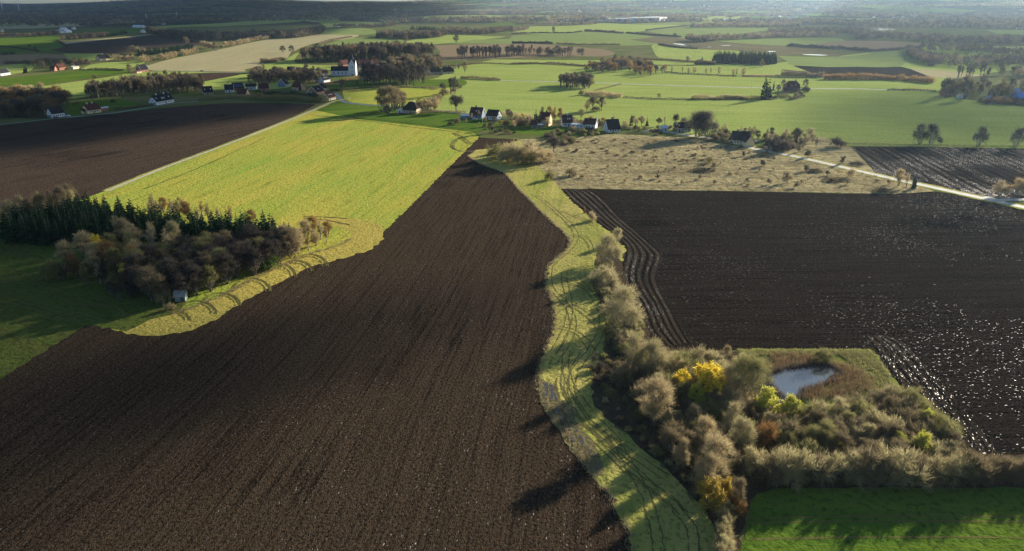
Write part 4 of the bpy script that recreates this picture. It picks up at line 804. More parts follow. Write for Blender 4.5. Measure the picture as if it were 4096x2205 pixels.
tufts('tall_grass', [(GL('D', [(1400, 500), (1441, 514), (1530, 596), (1490, 650), (1470, 700), (1505, 780), (1520, 850), (1485, 960), (1530, 1060), (1680, 1190), (1790, 1330), (1800, 1387), (1600, 1387), (1590, 1340), (1500, 1200), (1370, 1000), (1395, 830), (1380, 720), (1434, 603), (1340, 508)]), 5000)], 6, .3, .06, 'straw', 37, lean=.6)
# ------------------------------------------------------------------ gardens along the lane
gl = 'gardens along the lane'
for view, k, x, y, yt, m, w, l in (
    ('C2', 'oak', 400, 215, -5, 'dark', 1.25, 'solitary spreading oak on the green field behind the dark house'),
    ('C2', 'bush', 415, 380, 280, 'brown', .8, 'round bare shrub on the lawn left of the dark house'), ('C2', 'bush', 320, 395, 330, 'brown', .9, 'low brown shrub at the left end of the lawn'),
    ('C2', 'birch', 530, 375, 290, 'tan', .9, 'thin young tree on the lawn in front of the dark house'), ('C2', 'birch', 695, 420, 340, 'tan', .8, 'thin young tree near the flagpole on the lawn'),
    ('C2', 'fir', 1430, 345, 160, 'fir', .55, 'dark pointed fir left of the beige house'), ('C2', 'ash', 1500, 340, 150, 'brown', .7, 'bare tree between the fir and the beige house'),
    ('C2', 'ash', 1600, 330, 135, 'rust', .75, 'rust-brown tall tree behind the beige house'), ('C2', 'ash', 1660, 335, 150, 'rust', .6, 'second rust-brown tree right behind the beige house'), ('C2', 'ash', 1740, 335, 155, 'rust', .65, 'rounded rust-brown tree left of the blue and white house'),
    ('C2', 'oak', 2160, 205, -5, 'brown', .7, 'tall bare tree in the round field copse'), ('C2', 'oak', 2270, 205, 20, 'brown', .8, 'broad bare tree at the right of the round field copse'), ('C2', 'ash', 2085, 205, 60, 'tan', .9, 'tan tree at the left of the round field copse'), ('C2', 'bush', 2200, 212, 140, 'brown', 1.6, 'brown bushes at the foot of the round field copse'),
    ('C2', 'birch', 2430, 370, 235, 'grey', .9, 'pale thin tree behind the black roofed house'), ('C2', 'bush', 1900, 480, 400, 'brown', 1.3, 'brown hedge bush before the blue and white house'), ('C2', 'bush', 2040, 500, 430, 'olive', 1.2, 'olive bush before the low shed'), ('C2', 'bush', 1760, 520, 470, 'dark', 1.1, 'low dark bush at the bottom of the middle garden'),
    ('C2', 'ash', 1640, 660, 505, 'dark', .95, 'dark bare tree above the pasture by the thicket'), ('C2', 'bush', 1890, 620, 530, 'brown', 1.2, 'brown thorn bush on the top of the pasture'), ('C2', 'bush', 1820, 650, 600, 'brown', 1.4, 'low brown bramble by the dark bare tree'),
    ('C2', 'bush', 1160, 390, 280, 'dark', 1.0, 'dark bush in the hedge left of the beige house'), ('C2', 'bush', 1260, 400, 270, 'brown', 1.1, 'tall brown bush in the hedge left of the beige house'), ('C2', 'bush', 1350, 370, 270, 'dark', 1.0, 'dark bush just left of the wooden annex'), ('C2', 'leafy', 1260, 300, 235, 'yellow', .9, 'yellow-leaved bush behind the hedge left of the beige house'),
    ('C2', 'bush', 980, 470, 430, 'brown', 1.2, 'brown bush at the bottom right of the lawn'), ('C2', 'bush', 1060, 500, 440, 'brown', 1.3, 'brown bush at the corner above the soil tip'), ('C2', 'bush', 1150, 500, 460, 'dark', 1.2, 'low dark bush right of the soil tip'),
    ('C3', 'fir', 75, 395, 245, 'fir', .55, 'broad dark fir right of the black roofed house'), ('C3', 'birch', 155, 400, 290, 'dark', .9, 'slim bare tree between the two firs'), ('C3', 'oak', 212, 410, 260, 'grey', .75, 'round bare tree between the two firs'), ('C3', 'fir', 283, 400, 270, 'fir', .5, 'narrower dark fir of the two beside the lane'),
    ('C3', 'oak', 435, 400, 290, 'dark', .85, 'small round dark tree on the lane'), ('C3', 'birch', 510, 395, 220, 'tan', .8, 'tall thin birch behind the white shed'), ('C3', 'oak', 650, 400, 240, 'dark', .7, 'bare upright tree behind the blue bungalow'), ('C3', 'thuja', 550, 410, 375, 'fir', .8, 'tiny conifer left of the blue bungalow'), ('C3', 'birch', 740, 460, 320, 'rust', .9, 'rust-coloured birch before the blue bungalow'),
    ('C3', 'willow', 930, 540, 210, 'dark', 1.01, 'left half of the great domed tree group by the lane'), ('C3', 'willow', 1040, 545, 215, 'dark', 1.05, 'right half of the great domed tree group by the lane'), ('C3', 'willow', 985, 530, 205, 'dark', 0.84, 'middle of the great domed tree group by the lane'),
    ('C3', 'ash', 1210, 560, 430, 'dark', .9, 'dark bare tree right of the great domed group'), ('C3', 'bush', 1300, 545, 430, 'dark', 1.0, 'round dark evergreen bush left of the cream house'), ('C3', 'bush', 1280, 610, 555, 'olive', 1.6, 'olive hedge left of the cream house'),
    ('C3', 'ash', 1540, 520, 420, 'brown', 1.1, 'brown bush tree behind the cream house roof'), ('C3', 'ash', 1660, 530, 405, 'brown', 1.0, 'brown tree right behind the cream house'), ('C3', 'ash', 1880, 560, 410, 'dark', .9, 'dark tree behind the thatched shed'), ('C3', 'ash', 2050, 600, 430, 'grey', 1.0, 'pale grey tree right of the thatched shed'), ('C3', 'oak', 2200, 650, 430, 'dark', .75, 'bare tree at the right end of the cream garden'),
    ('C3', 'bush', 1930, 730, 520, 'dark', .85, 'large dark bush hiding the thatched shed'), ('C3', 'bush', 2060, 730, 560, 'dark', .9, 'dark bush right of the thatched shed'), ('C3', 'bush', 395, 525, 490, 'brown', 2.0, 'low red-brown bramble by the lane'), ('C3', 'scrub', 2240, 740, 640, 'brown', 1.0, 'thin bush beside the pale road above the pole')):
    plant(k, view, x, y, yt, l, None, m, w)
wood('C2', [(900, 500), (1100, 440), (1350, 400), (1400, 320), (1150, 290), (1050, 340), (980, 440)], 16, 4, ['bush', 'scrub'], (2.5, 5), 'brown garden bush left of the tall beige house', 'garden bushes left of the beige house', 61, ('brown', 'dark', 'olive'), 1.1, bname='garden_bush')
wood('C2', [(1560, 480), (1750, 440), (2000, 460), (2250, 440), (2330, 500), (2100, 560), (1850, 540), (1650, 560)], 26, 3, ['bush', 'scrub'], (1.5, 3.5), 'low brown garden bush below the lane houses', 'garden bushes below the lane houses', 62, ('brown', 'dark', 'olive', 'tan'), 1.2, bname='garden_bush')
wood('C2', [(1640, 350), (1760, 330), (2350, 380), (2400, 400), (1700, 380)], 18, 3, ['scrub', 'bush', 'birch'], (2, 6), 'bare bush behind the lane houses', 'bushes behind the lane houses', 63, ('brown', 'dark', 'rust'), bname='garden_bush')
wood('C3', [(80, 440), (480, 430), (640, 430), (800, 480), (480, 500), (200, 490)], 20, 3, ['scrub', 'bush'], (1.5, 4), 'russet garden bush beside the lane under the firs', 'russet bushes under the firs', 64, ('rust', 'brown', 'dark'), bname='garden_bush')
wood('C3', [(1080, 570), (1380, 560), (1380, 620), (1150, 600)], 12, 3, ['bush', 'ash'], (3, 6), 'dark bush between the domed trees and the cream house', 'dark bushes left of the cream house', 65, ('dark', 'brown', 'olive'), bname='garden_bush')
wood('C3', [(1700, 560), (2000, 560), (2300, 590), (2300, 720), (1900, 740), (1850, 640)], 26, 3.5, ['bush', 'ash', 'scrub'], (3, 7), 'dark thicket bush right of the cream house', 'thicket right of the cream house', 66, ('dark', 'brown', 'grey'), bname='garden_bush')
wood('C2', [(1500, 560), (1700, 500), (2000, 560), (1950, 640), (1750, 660), (1600, 640)], 14, 4, ['bush'], (2.5, 4.5), 'brown thorn bush at the top corner of the pasture', 'thorn bushes on the top corner of the pasture', 67, ('brown', 'dark', 'olive'), 1.2, bname='garden_bush')
wood('Z2', [(1600, 1120), (1840, 1110), (1860, 1020), (1700, 1050)], 14, 4, ['ash', 'bush'], (4, 8), 'tawny tree right of the thatched house', 'tawny trees right of the thatched house', 68, ('tan', 'brown'))
# ------------------------------------------------------------------ village and its surroundings
for view, k, x, y, yt, m, w, l in (
    ('Z2', 'poplar', 1290, 1130, 880, 'brown', 1.40, 'leftmost of the great pale bare poplars above the lawn'), ('Z2', 'poplar', 1350, 1140, 870, 'brown', 1.54, 'tallest pale bare poplar in the middle of the cluster'), ('Z2', 'poplar', 1420, 1115, 890, 'brown', 1.54, 'pale bare poplar right of the tallest one'), ('Z2', 'poplar', 1480, 1090, 930, 'brown', 1.26, 'rightmost pale bare poplar behind the thatched house'),
    ('Z2', 'ash', 1650, 1110, 990, 'brown', 1.1, 'brown tree right of the thatched house'), ('Z2', 'ash', 1720, 1120, 1000, 'tan', 1.1, 'tan bare tree right of the thatched house'), ('Z2', 'ash', 1800, 1115, 990, 'tan', 1.0, 'outer tan bare tree right of the thatched house'),
    ('Z2', 'oak_far', 1880, 970, 830, 'dark', .75, 'left bare tree on the grassy bank by the wheat'), ('Z2', 'oak_far', 2000, 945, 760, 'dark', .65, 'tall bare tree on the grassy bank by the wheat'), ('Z2', 'alder', 1960, 950, 780, 'dark', 1.2, 'slim bare tree on the grassy bank by the wheat'),
    ('Z2', 'oak_far', 270, 530, 455, 'dark', 1.1, 'broad dark oak by the stubble field above the village'), ('Z2', 'oak_far', 360, 545, 455, 'dark', 1.0, 'second dark oak by the stubble field above the village'), ('Z2', 'oak_far', 870, 910, 790, 'dark', .8, 'bare tree on the village meadow below the hedge'), ('Z2', 'alder', 1020, 890, 810, 'dark', 1.4, 'small bare tree on the village meadow'),
    ('Z2', 'oak_far', 2015, 435, 345, 'dark', .9, 'lone dark tree on the bright field beyond the church wood'), ('Z2', 'fir', 1225, 385, 288, 'fir', .8, 'dark rounded conifer at the left end of the far wood'), ('Z2', 'willow', 1510, 425, 355, 'brown', 1.0, 'leaning brown bush tree below the far wood'),
    ('Z2', 'thuja', 447, 912, 820, 'fir', .9, 'tall narrow dark cypress in the village'), ('Z2', 'oak_far', 80, 710, 640, 'rust', .7, 'rusty tree beside the brick house at the left of the village'), ('Z2', 'oak_far', 510, 740, 640, 'dark', .8, 'bare birch before the village field'), ('Z2', 'oak_far', 580, 720, 660, 'dark', .7, 'small round bare tree on the village field edge'),
    ('Z2', 'fir', 1720, 690, 600, 'fir', .6, 'left dark conifer at the right end of the church wood'), ('Z2', 'fir', 1780, 690, 580, 'fir', .6, 'right dark conifer at the right end of the church wood'), ('Z2', 'oak_far', 2105, 730, 615, 'brown', .7, 'bare tree right of the dark roofed farm'), ('Z2', 'fir', 2040, 690, 650, 'fir', .7, 'small dark conifer right of the dark roofed farm'),
    ('Z1', 'fir', 260, 735, 635, 'fir', .8, 'dark spruce at the left farm by the green field'), ('Z1', 'oak_far', 360, 525, 465, 'dark', .9, 'small dark tree on the far left meadow'), ('Z1', 'oak_far', 305, 495, 445, 'dark', .9, 'dark tree by the hedge on the far left meadow'), ('Z1', 'bush', 960, 788, 742, 'olive', .9, 'single round bush on the boundary of the bright field'), ('Z1', 'bush', 410, 875, 825, 'tan', 1.3, 'tan bushes at the left of the bright field'),
    ('Z1', 'birch', 1250, 1020, 930, 'brown', 1.3, 'pinkish bare tree before the dark wood beside the lane'), ('Z1', 'bush', 1140, 1035, 1000, 'dark', 1.2, 'dark round shrub on the lawn by the lane'), ('Z1', 'bush', 780, 1050, 1025, 'brown', 1.4, 'low brown shrub behind the yellow cottage'), ('Z1', 'oak_far', 1310, 745, 640, 'brown', .7, 'bare tree left of the gabled brick house'), ('Z1', 'oak_far', 1400, 725, 640, 'brown', .8, 'brown tree behind the gabled brick house'),
    ('Z1', 'oak_far', 1880, 460, 370, 'brown', 1.0, 'pale brown tree above the spruce belt'), ('Z1', 'willow', 2170, 515, 420, 'brown', 1.0, 'broad rounded bare tree by the stubble field'), ('Z1', 'oak_far', 2200, 420, 330, 'brown', 1.0, 'bare tree before the big far wood'), ('Z1', 'oak_far', 2280, 410, 350, 'rust', .9, 'reddish tree before the big far wood'),
    ('Z3', 'oak_far', 415, 345, 265, 'dark', .6, 'lone upright tree in the hedge before the factory field'), ('Z3', 'oak_far', 1765, 628, 560, 'brown', .9, 'round bare tree left of the conifer block'), ('Z3', 'fir', 1910, 625, 552, 'fir', .7, 'slim dark conifer left of the conifer block'), ('Z3', 'willow', 2510, 675, 595, 'brown', .9, 'pale bush tree before the conifer block'),
    ('Z3', 'oak_far', 1475, 995, 940, 'brown', 1.0, 'small domed bush tree in the middle of the long hedge'), ('Z3', 'bush', 695, 960, 900, 'brown', .8, 'round bush at the start of the long hedge'), ('Z3', 'bush', 1640, 375, 330, 'dark', .9, 'dark bush in the hedge by the muddy ground'),
    ('C4', 'fir', 1000, 890, 265, 'fir', .62, 'great dark fir beside the brick farmhouse, the largest there'), ('C4', 'fir', 1100, 850, 310, 'fir', .6, 'great dark fir just right of the largest one'), ('C4', 'fir', 1240, 660, 410, 'fir', .5, 'smaller pointed fir beside the brick farmhouse'), ('C4', 'oak_far', 1490, 620, 365, 'dark', .7, 'bare tree left of the brick farmhouse'), ('C4', 'oak_far', 1370, 690, 490, 'dark', .9, 'dark small tree on the lawn of the brick farmhouse'), ('C4', 'oak_far', 2060, 620, 355, 'dark', .85, 'bare tree right of the brick farmhouse'), ('C4', 'bush', 2060, 700, 540, 'fir', 1.3, 'dark evergreen bush right of the brick farmhouse'),
    ('C5', 'oak_far', 740, 640, 180, 'dark', .8, 'dark bare tree on the wheat corner at the right'), ('C5', 'oak_far', 870, 560, 200, 'brown', .85, 'reddish bare tree over the hidden house at the right'), ('C5', 'oak_far', 1190, 680, 230, 'dark', .9, 'wide bare tree behind the pale trailer'), ('C5', 'oak_far', 1550, 590, 300, 'dark', .65, 'round-headed small tree right of the pale trailer'), ('C5', 'fir', 1760, 590, 350, 'fir', .4, 'leftmost dark conifer in the right hand gardens'), ('C5', 'fir', 1890, 590, 345, 'fir', .35, 'middle dark conifer in the right hand gardens'), ('C5', 'thuja', 2060, 590, 330, 'fir', 1.0, 'broad dark conifer in the right hand gardens'), ('C5', 'thuja', 2240, 600, 430, 'fir', .9, 'last dark conifer beside the blue roof'),
    ('C5', 'bush', 1570, 740, 600, 'olive', 1.2, 'olive rounded bush at the wheat edge on the right'), ('C5', 'bush', 1940, 790, 690, 'rust', 1.6, 'orange-brown bush at the wheat edge on the right'), ('C5', 'bush', 2180, 800, 640, 'rust', 1.4, 'rust bush left of the blue building')):
    plant(k, view, x, y, yt, l, None, m, w)
wood('Z2', [(430, 635), (700, 620), (1000, 620), (1400, 600), (1800, 590), (1790, 560), (1400, 540), (1000, 560), (640, 590), (450, 600)], 170, 4.8, ['oak_far', 'alder', 'alder'], (18, 25), 'tall bare tree in the wood behind the church', 'bare wood behind the church', 41, ('dark', 'dark', 'brown'), 1.1, name='beech_tree')
wood('Z2', [(1080, 870), (1300, 880), (1640, 885), (1700, 860), (1680, 800), (1300, 795), (1080, 800)], 50, 4.5, ['alder', 'alder', 'oak_far'], (16, 22), 'tall bare tree of the avenue in front of the white manor', 'bare trees before the manor', 42, ('dark',), 1.2)
wood('Z2', [(0, 860), (250, 840), (640, 850), (660, 790), (450, 760), (0, 770), (-50, 800)], 95, 4, ['oak_far'], (8, 14), 'dark bare garden tree among the village houses', 'garden trees of the village', 43, ('dark', 'brown', 'dark'), .95, name='garden_tree')
wood('Z2', [(1330, 720), (1700, 720), (1850, 700), (1830, 660), (1360, 660)], 44, 5, ['oak_far'], (13, 19), 'dark bare tree between the manor and the farm', 'bare trees right of the church', 44, ('dark', 'brown'), 1.0)
wood('Z1', [(830, 1000), (1100, 985), (1500, 950), (2020, 940), (2060, 880), (1700, 850), (1300, 890), (900, 960)], 130, 4.5, ['oak_far', 'alder', 'birch'], (11, 17), 'bare reddish-brown tree in the wood behind the white farmhouse', 'wood behind the white farmhouse', 45, ('brown', 'dark', 'brown'), 1.1, name='woodland_tree')
wood('Z1', [(-60, 1210), (150, 1190), (480, 1160), (620, 1080), (700, 1040), (650, 985), (300, 1000), (-60, 980)], 115, 4.5, ['oak_far'], (9, 14), 'dark russet tree in the wood at the left edge', 'wood at the left edge', 46, ('dark', 'brown', 'dark', 'rust'), 1.15, name='woodland_tree')
wood('Z1', [(2450, 880), (2700, 880), (2900, 850), (2900, 810), (2480, 830)], 16, 6, ['oak_far', 'alder'], (10, 15), 'bare tree behind the solar roofed house', 'trees behind the solar roof', 47, ('dark',))
wood('Z1', [(440, 700), (860, 690), (920, 650), (840, 630), (380, 650), (220, 690)], 22, 6, ['oak_far'], (8, 12), 'bare tree around the red farm on the left', 'trees round the red farm', 48, ('dark', 'brown'))
wood('Z3', [(2020, 640), (2330, 650), (2576, 655), (2660, 650), (2640, 615), (2040, 605)], 85, 4.5, ['spruce'], (15, 18), 'dark conifer in the square block on the bright fields', 'conifer block on the fields', 49, ('fir',), 1.2, name='conifer')
wood('Z3', [(480, 890), (640, 895), (780, 890), (770, 850), (500, 850)], 30, 3.5, ['alder', 'alder', 'oak_far'], (11, 16), 'bare tall tree of the small copse beside the country road', 'copse beside the country road', 50, ('dark', 'brown'), 1.2)
wood('Z2', [(2020, 590), (2420, 585), (2576, 570), (2700, 565), (2700, 545), (2030, 560)], 60, 4, ['alder'], (14, 19), 'tall bare alder in the row across the dead grass', 'alder row on the dead grass', 51, ('dark',), 1.2)
wood('Z3', [(-20, 560), (400, 565), (720, 570), (740, 545), (0, 535)], 50, 4, ['alder', 'oak_far'], (9, 16), 'bare tree in the line between dead grass and wheat', 'tree line by the dead grass', 52, ('dark', 'brown'), 1.1)
wood('Z3', [(740, 730), (1000, 740), (1230, 750), (1450, 770), (1540, 730), (1450, 700), (1230, 640), (950, 640), (760, 690)], 75, 4.5, ['oak_far', 'oak_far', 'ash'], (9, 14), 'bare tree around the old farm in the wheat', 'trees round the old farm', 53, ('dark', 'brown', 'dark', 'rust'))
wood('Z3', [(1540, 735), (1700, 740), (2100, 755), (2576, 765), (2576, 750), (1700, 720)], 12, 10, ['poplar'], (6, 9), 'thin pale tree along the hedge below the conifer block', 'thin trees below the conifer block', 54, ('tan',))
wood('Z4', [(1900, 790), (2250, 800), (2250, 770), (1880, 765)], 12, 6, ['alder'], (12, 16), 'tall thin alder beyond the right hand gardens', 'alders beyond the right gardens', 55, ('dark',))
wood('Z4', [(2300, 800), (2700, 800), (2700, 740), (2300, 750)], 12, 6, ['oak_far'], (11, 15), 'dark tree at the right edge beyond the gardens', 'trees at the right edge', 56, ('dark', 'brown'))
wood('C5', [(1650, 790), (2400, 800), (2576, 830), (2576, 740), (1700, 720)], 44, 3.5, ['bush'], (3, 6), 'brown garden bush by the right hand gardens', 'bushes of the right gardens', 57, ('brown', 'rust', 'dark'), bname='garden_bush')
wood('C4', [(1180, 900), (1900, 920), (2180, 640), (2120, 620), (1900, 780), (1200, 800)], 20, 3.6, ['bush'], (3, 4.5), 'bare bush in the hedge round the brick farmhouse', 'bushes round the brick farmhouse', 58, ('brown', 'dark', 'olive'), 1.1, bname='hedge_shrub')
wood('Z2', [(1840, 990), (2060, 900), (2070, 880), (1850, 950), (1700, 1080), (1750, 1100)], 18, 4, ['bush', 'scrub'], (3, 5), 'tawny bush on the bank beside the curving wheat track', 'bushes on the wheat bank', 59, ('brown', 'tan'))
# ------------------------------------------------------------------ hedgerows
for view, line, H, Wd, m, l in (
    ('Z1', [(0, 1020), (200, 1010)], 3, 3, 'dark', 'short dark hedge at the left wood'),
    ('C1', [(0, 960), (300, 990), (700, 1000), (1100, 1030), (1240, 1020)], 6.5, 8, 'olive', 'thick tall hedge between the dark field and the village'),
    ('C1', [(0, 880), (350, 900), (800, 930), (1100, 960)], 6, 6, 'spruce', 'evergreen hedge behind the tall hedge of the village'),
    ('C6', [(820, 430), (1100, 420), (1500, 400), (1900, 420)], 4.5, 6, 'olive', 'olive hedge at the bottom of the village gardens'),
    ('C1', [(1150, 720), (1400, 680), (1650, 625), (1870, 580)], 2.2, 2, 'rust', 'clipped red-brown beech hedge below the church'),
    ('C1', [(1320, 820), (1400, 815), (1500, 825)], 3.2, 3, 'dark', 'dark evergreen hedge beside the small white gable'),
    ('Z1', [(1140, 1110), (1350, 1090), (1550, 1060)], 3, 4, 'brown', 'brown hedge along the lane left of the white farmhouse'),
    ('Z1', [(100, 1180), (300, 1190), (500, 1190)], 3, 4, 'dark', 'dark hedge along the lane at the left cottages'),
    ('Z1', [(800, 710), (1000, 705), (1240, 712)], 3, 3, 'dark', 'dark hedge below the small bright field'),
    ('Z1', [(480, 862), (700, 830), (940, 790), (1240, 755)], 1.2, 1.5, 'brown', 'low field boundary between bright and shaded crop'),
    ('Z1', [(0, 925), (130, 905), (330, 885)], 6, 7, 'tan', 'tan tall hedge at the left end of the bright field'),
    ('Z1', [(580, 410), (620, 440), (670, 465)], 3, 3, 'dark', 'hedge stub at the corner of the dark far field'),
    ('Z1', [(0, 468), (200, 490), (400, 520)], 2.5, 3, 'dark', 'hedge across the far left meadow'),
    ('Z1', [(60, 640), (300, 640), (500, 620), (900, 645)], 6, 8, 'brown', 'brown overgrown hedge on the left behind the farm'),
    ('Z2', [(50, 630), (150, 630), (280, 605)], 7, 8, 'brown', 'bushy brown hedge by the corner of the stubble field'),
    ('Z2', [(630, 450), (760, 410), (960, 375)], 4, 5, 'brown', 'hedge along the sloping field beyond the church'),
    ('Z2', [(2060, 790), (2250, 800), (2460, 812)], 4, 4, 'brown', 'hedge at the lower edge of the bright field by the road'),
    ('Z2', [(1850, 670), (2100, 655), (2300, 640), (2576, 650)], 2.5, 3, 'brown', 'hedge line above the dark roofed farm'),
    ('Z3', [(0, 650), (250, 645), (450, 650), (740, 670)], 4, 4, 'brown', 'hedge curving toward the old farm in the wheat'),
    ('Z3', [(1540, 730), (1700, 745), (2100, 765), (2260, 772)], 2, 2, 'dark', 'low hedge below the thin pale trees'),
    ('Z3', [(2310, 770), (2576, 775), (2700, 776)], 4, 3, 'tan', 'upright hedge left of the great firs'),
    ('Z3', [(1120, 985), (1400, 998), (1800, 1005), (2350, 1005), (2600, 1005)], 2.2, 2.5, 'dark', 'long hedge crossing the wheat to the brick farmhouse'),
    ('Z3', [(1800, 1000), (2000, 1000), (2350, 998)], 5, 3, 'tan', 'tall thin saplings along the right part of the long hedge'),
    ('Z3', [(740, 950), (860, 965), (1000, 975), (1100, 985)], 6, 6, 'tan', 'tawny tall hedge at the start of the long hedge'),
    ('Z3', [(830, 915), (950, 888), (1100, 848)], 1.5, 1.5, 'brown', 'brown grassy bank from the copse to the road'),
    ('Z3', [(0, 345), (200, 335), (560, 335), (700, 320)], 4, 4, 'dark', 'hedge below the factory field on the left'),
    ('Z3', [(730, 318), (900, 322), (1115, 338)], 7, 6, 'brown', 'tall hedge below the factory field in the middle'),
    ('Z3', [(1150, 335), (1400, 355), (1700, 375)], 5, 5, 'dark', 'hedge sloping to the muddy ground'),
    ('Z3', [(1350, 310), (1550, 285), (1760, 265)], 4, 4, 'dark', 'hedge along the field right of the factory'),
    ('Z3', [(0, 440), (200, 438), (410, 440)], 6, 5, 'dark', 'dark hedge on the left above the dead grass'),
    ('Z3', [(450, 440), (700, 452), (1090, 455)], 4, 5, 'brown', 'hedge above the dead grass in the middle'),
    ('Z3', [(1230, 605), (1500, 608), (1840, 630)], 4, 4, 'brown', 'hedge behind the old farm toward the conifers'),
    ('Z3', [(1240, 660), (1600, 662), (1830, 662)], 1.5, 2, 'dark', 'low dark hedge behind the old farm'),
    ('Z3', [(1840, 655), (1950, 650), (2040, 655)], 8, 6, 'brown', 'brown bushes left of the conifer block'),
    ('Z3', [(1480, 452), (1650, 480), (1860, 495)], 4, 4, 'dark', 'dark bank along the muddy ground'),
    ('Z4', [(130, 770), (300, 775), (560, 780)], 8, 7, 'brown', 'brown hedge below the small ploughed field on the left'),
    ('Z4', [(560, 800), (900, 800), (1300, 808), (1660, 840)], 8, 8, 'rust', 'long russet hedge below the ploughed field on the right'),
    ('Z4', [(1200, 910), (1450, 912), (1690, 925)], 2.5, 2.5, 'dark', 'low dark hedge continuing the road to the right'),
    ('Z4', [(200, 465), (400, 480), (700, 495), (1000, 515)], 7, 7, 'dark', 'dark hedge along the flooded field'),
    ('Z4', [(1010, 522), (1300, 505), (1540, 480)], 5, 6, 'dark', 'dark hedge above the green field on the right'),
    ('C4', [(0, 880), (500, 890), (900, 900)], 4.5, 3, 'olive', 'hedge of upright stems left of the great firs'),
    ('C2', [(60, 210), (250, 225), (530, 235)], 2.5, 2.5, 'brown', 'garden hedge behind the lane by the oak'),
    ('C2', [(980, 265), (1150, 280), (1370, 300)], 4, 4, 'tan', 'tan hedge between the white barn and the beige house'),
    ('C2', [(1700, 350), (2000, 370), (2350, 395)], 2, 2.5, 'brown', 'low hedge behind the gardens of the lane'),
    ('C2', [(450, 730), (900, 740), (1000, 735)], .8, 1.5, 'straw', 'tall dry grass fringe at the top of the winding strip'),
    ('C3', [(0, 505), (180, 500), (340, 505)], 1.6, 1.6, 'dark', 'clipped dark hedge beside the town sign'),
    ('C3', [(320, 460), (420, 470), (460, 465)], 2, 2, 'rust', 'rust coloured hedge beside the lane'),
    ('M3', [(900, 295), (1090, 315), (1300, 335), (1750, 345)], 1.6, 2.5, 'brown', 'low hedge between the wheat and the pasture'),
    ('M3', [(1750, 340), (2200, 352), (2574, 355)], 1.2, 2, 'brown', 'low hedge along the wet ploughed field'),
    ('Z2', [(860, 912), (1200, 885), (1660, 885), (1840, 900)], 2.5, 2.5, 'brown', 'hedge between the meadow and the yellow paddock'),
    ('Z2', [(1620, 1090), (1700, 1060), (1850, 990)], 5, 6, 'brown', 'brown thicket along the paddock'),
    ('Z2', [(1440, 1150), (1600, 1150), (1800, 1130)], 2.2, 3, 'brown', 'hedge round the thatched house'),
):
    hedge(view, line, H, Wd, l, m)
# ------------------------------------------------------------------ woods far off
fr = np.random.default_rng(77)
def far(name, lines, mats, per=60, blade=(1.15, 3.2), conif=False, rad=.42):
    A = [wood_front(v, ln, d, h, sp, fr, len(mats), rad) for v, ln, d, h, sp in lines]
    mass(name, np.concatenate(A), mats, per, blade, seed=len(A) * 3 + len(name), conif=conif)
far('far_wood', [('Z1', [(-300, 235), (0, 232), (400, 228), (1000, 228), (1110, 222)], 500, 17, 17), ('Z1', [(-300, 380), (0, 380), (300, 378), (600, 350)], 60, 11, 11), ('Z1', [(620, 412), (850, 395), (1100, 372)], 60, 12, 10),
                 ('Z1', [(1500, 350), (1800, 400), (2200, 412), (2600, 400), (3000, 385), (3250, 340)], 130, 18, 11), ('Z1', [(1250, 215), (1700, 200), (2300, 190), (2576, 185)], 350, 14, 20), ('Z1', [(800, 265), (1200, 270), (1500, 262)], 80, 10, 13),
                 ('Z2', [(1260, 385), (1500, 395), (1750, 390), (1900, 370)], 130, 16, 11), ('Z2', [(1900, 345), (2250, 350), (2576, 320)], 200, 13, 13), ('Z2', [(840, 210), (1000, 212), (1080, 210)], 120, 12, 13), ('Z2', [(1080, 210), (1250, 215), (1500, 200)], 60, 9, 13),
                 ('Z2', [(780, 275), (1100, 280), (1280, 275), (1400, 260)], 80, 12, 12), ('Z2', [(0, 110), (400, 125), (800, 130)], 300, 12, 22), ('Z2', [(1000, 70), (1700, 80), (2576, 75)], 300, 12, 24), ('Z2', [(1200, 160), (1600, 160), (2000, 150), (2576, 150)], 80, 11, 15)],
    ('dark', 'brown', 'dark'))
far('far_wood', [('Z3', [(1760, 420), (1900, 430), (2080, 410)], 70, 15, 10), ('Z3', [(1800, 285), (2200, 280), (2576, 280), (2900, 270)], 180, 14, 13), ('Z3', [(2080, 405), (2350, 400), (2700, 385), (3250, 375)], 90, 12, 12), ('Z3', [(0, 250), (300, 255), (560, 260), (860, 250)], 60, 11, 12), ('Z3', [(0, 330), (160, 300)], 40, 12, 10),
                 ('Z3', [(-200, 130), (300, 125), (800, 120), (1500, 128), (2100, 128)], 500, 11, 26), ('Z3', [(750, 190), (850, 195), (960, 190)], 60, 12, 12), ('Z3', [(1620, 175), (1700, 175)], 30, 9, 10), ('Z3', [(0, 100), (800, 95), (1600, 80), (2400, 100)], 400, 12, 30)],
    ('brown', 'dark', 'brown'))
far('far_wood', [('Z4', [(0, 370), (200, 370), (400, 360), (800, 350), (1000, 400)], 350, 13, 16), ('Z4', [(900, 410), (1200, 400), (1600, 430), (2000, 460), (2576, 450), (3000, 460)], 250, 13, 15), ('Z4', [(1400, 560), (1560, 640), (1850, 680), (2200, 690), (2600, 680), (3000, 690)], 180, 11, 12), ('Z4', [(1540, 520), (1900, 530), (2300, 560), (2700, 580)], 120, 12, 13),
                 ('Z4', [(0, 230), (600, 235), (1000, 280), (1700, 290), (2200, 300), (2900, 310)], 500, 12, 22), ('Z4', [(1400, 175), (1900, 180), (2576, 230)], 300, 11, 24), ('Z4', [(700, 135), (900, 150), (1500, 150)], 150, 10, 20), ('Z4', [(560, 75), (1100, 80), (1700, 70), (2500, 60)], 120, 11, 24), ('Z4', [(1100, 40), (1900, 30), (2700, 30)], 250, 12, 28)],
    ('dark', 'brown', 'dark'))
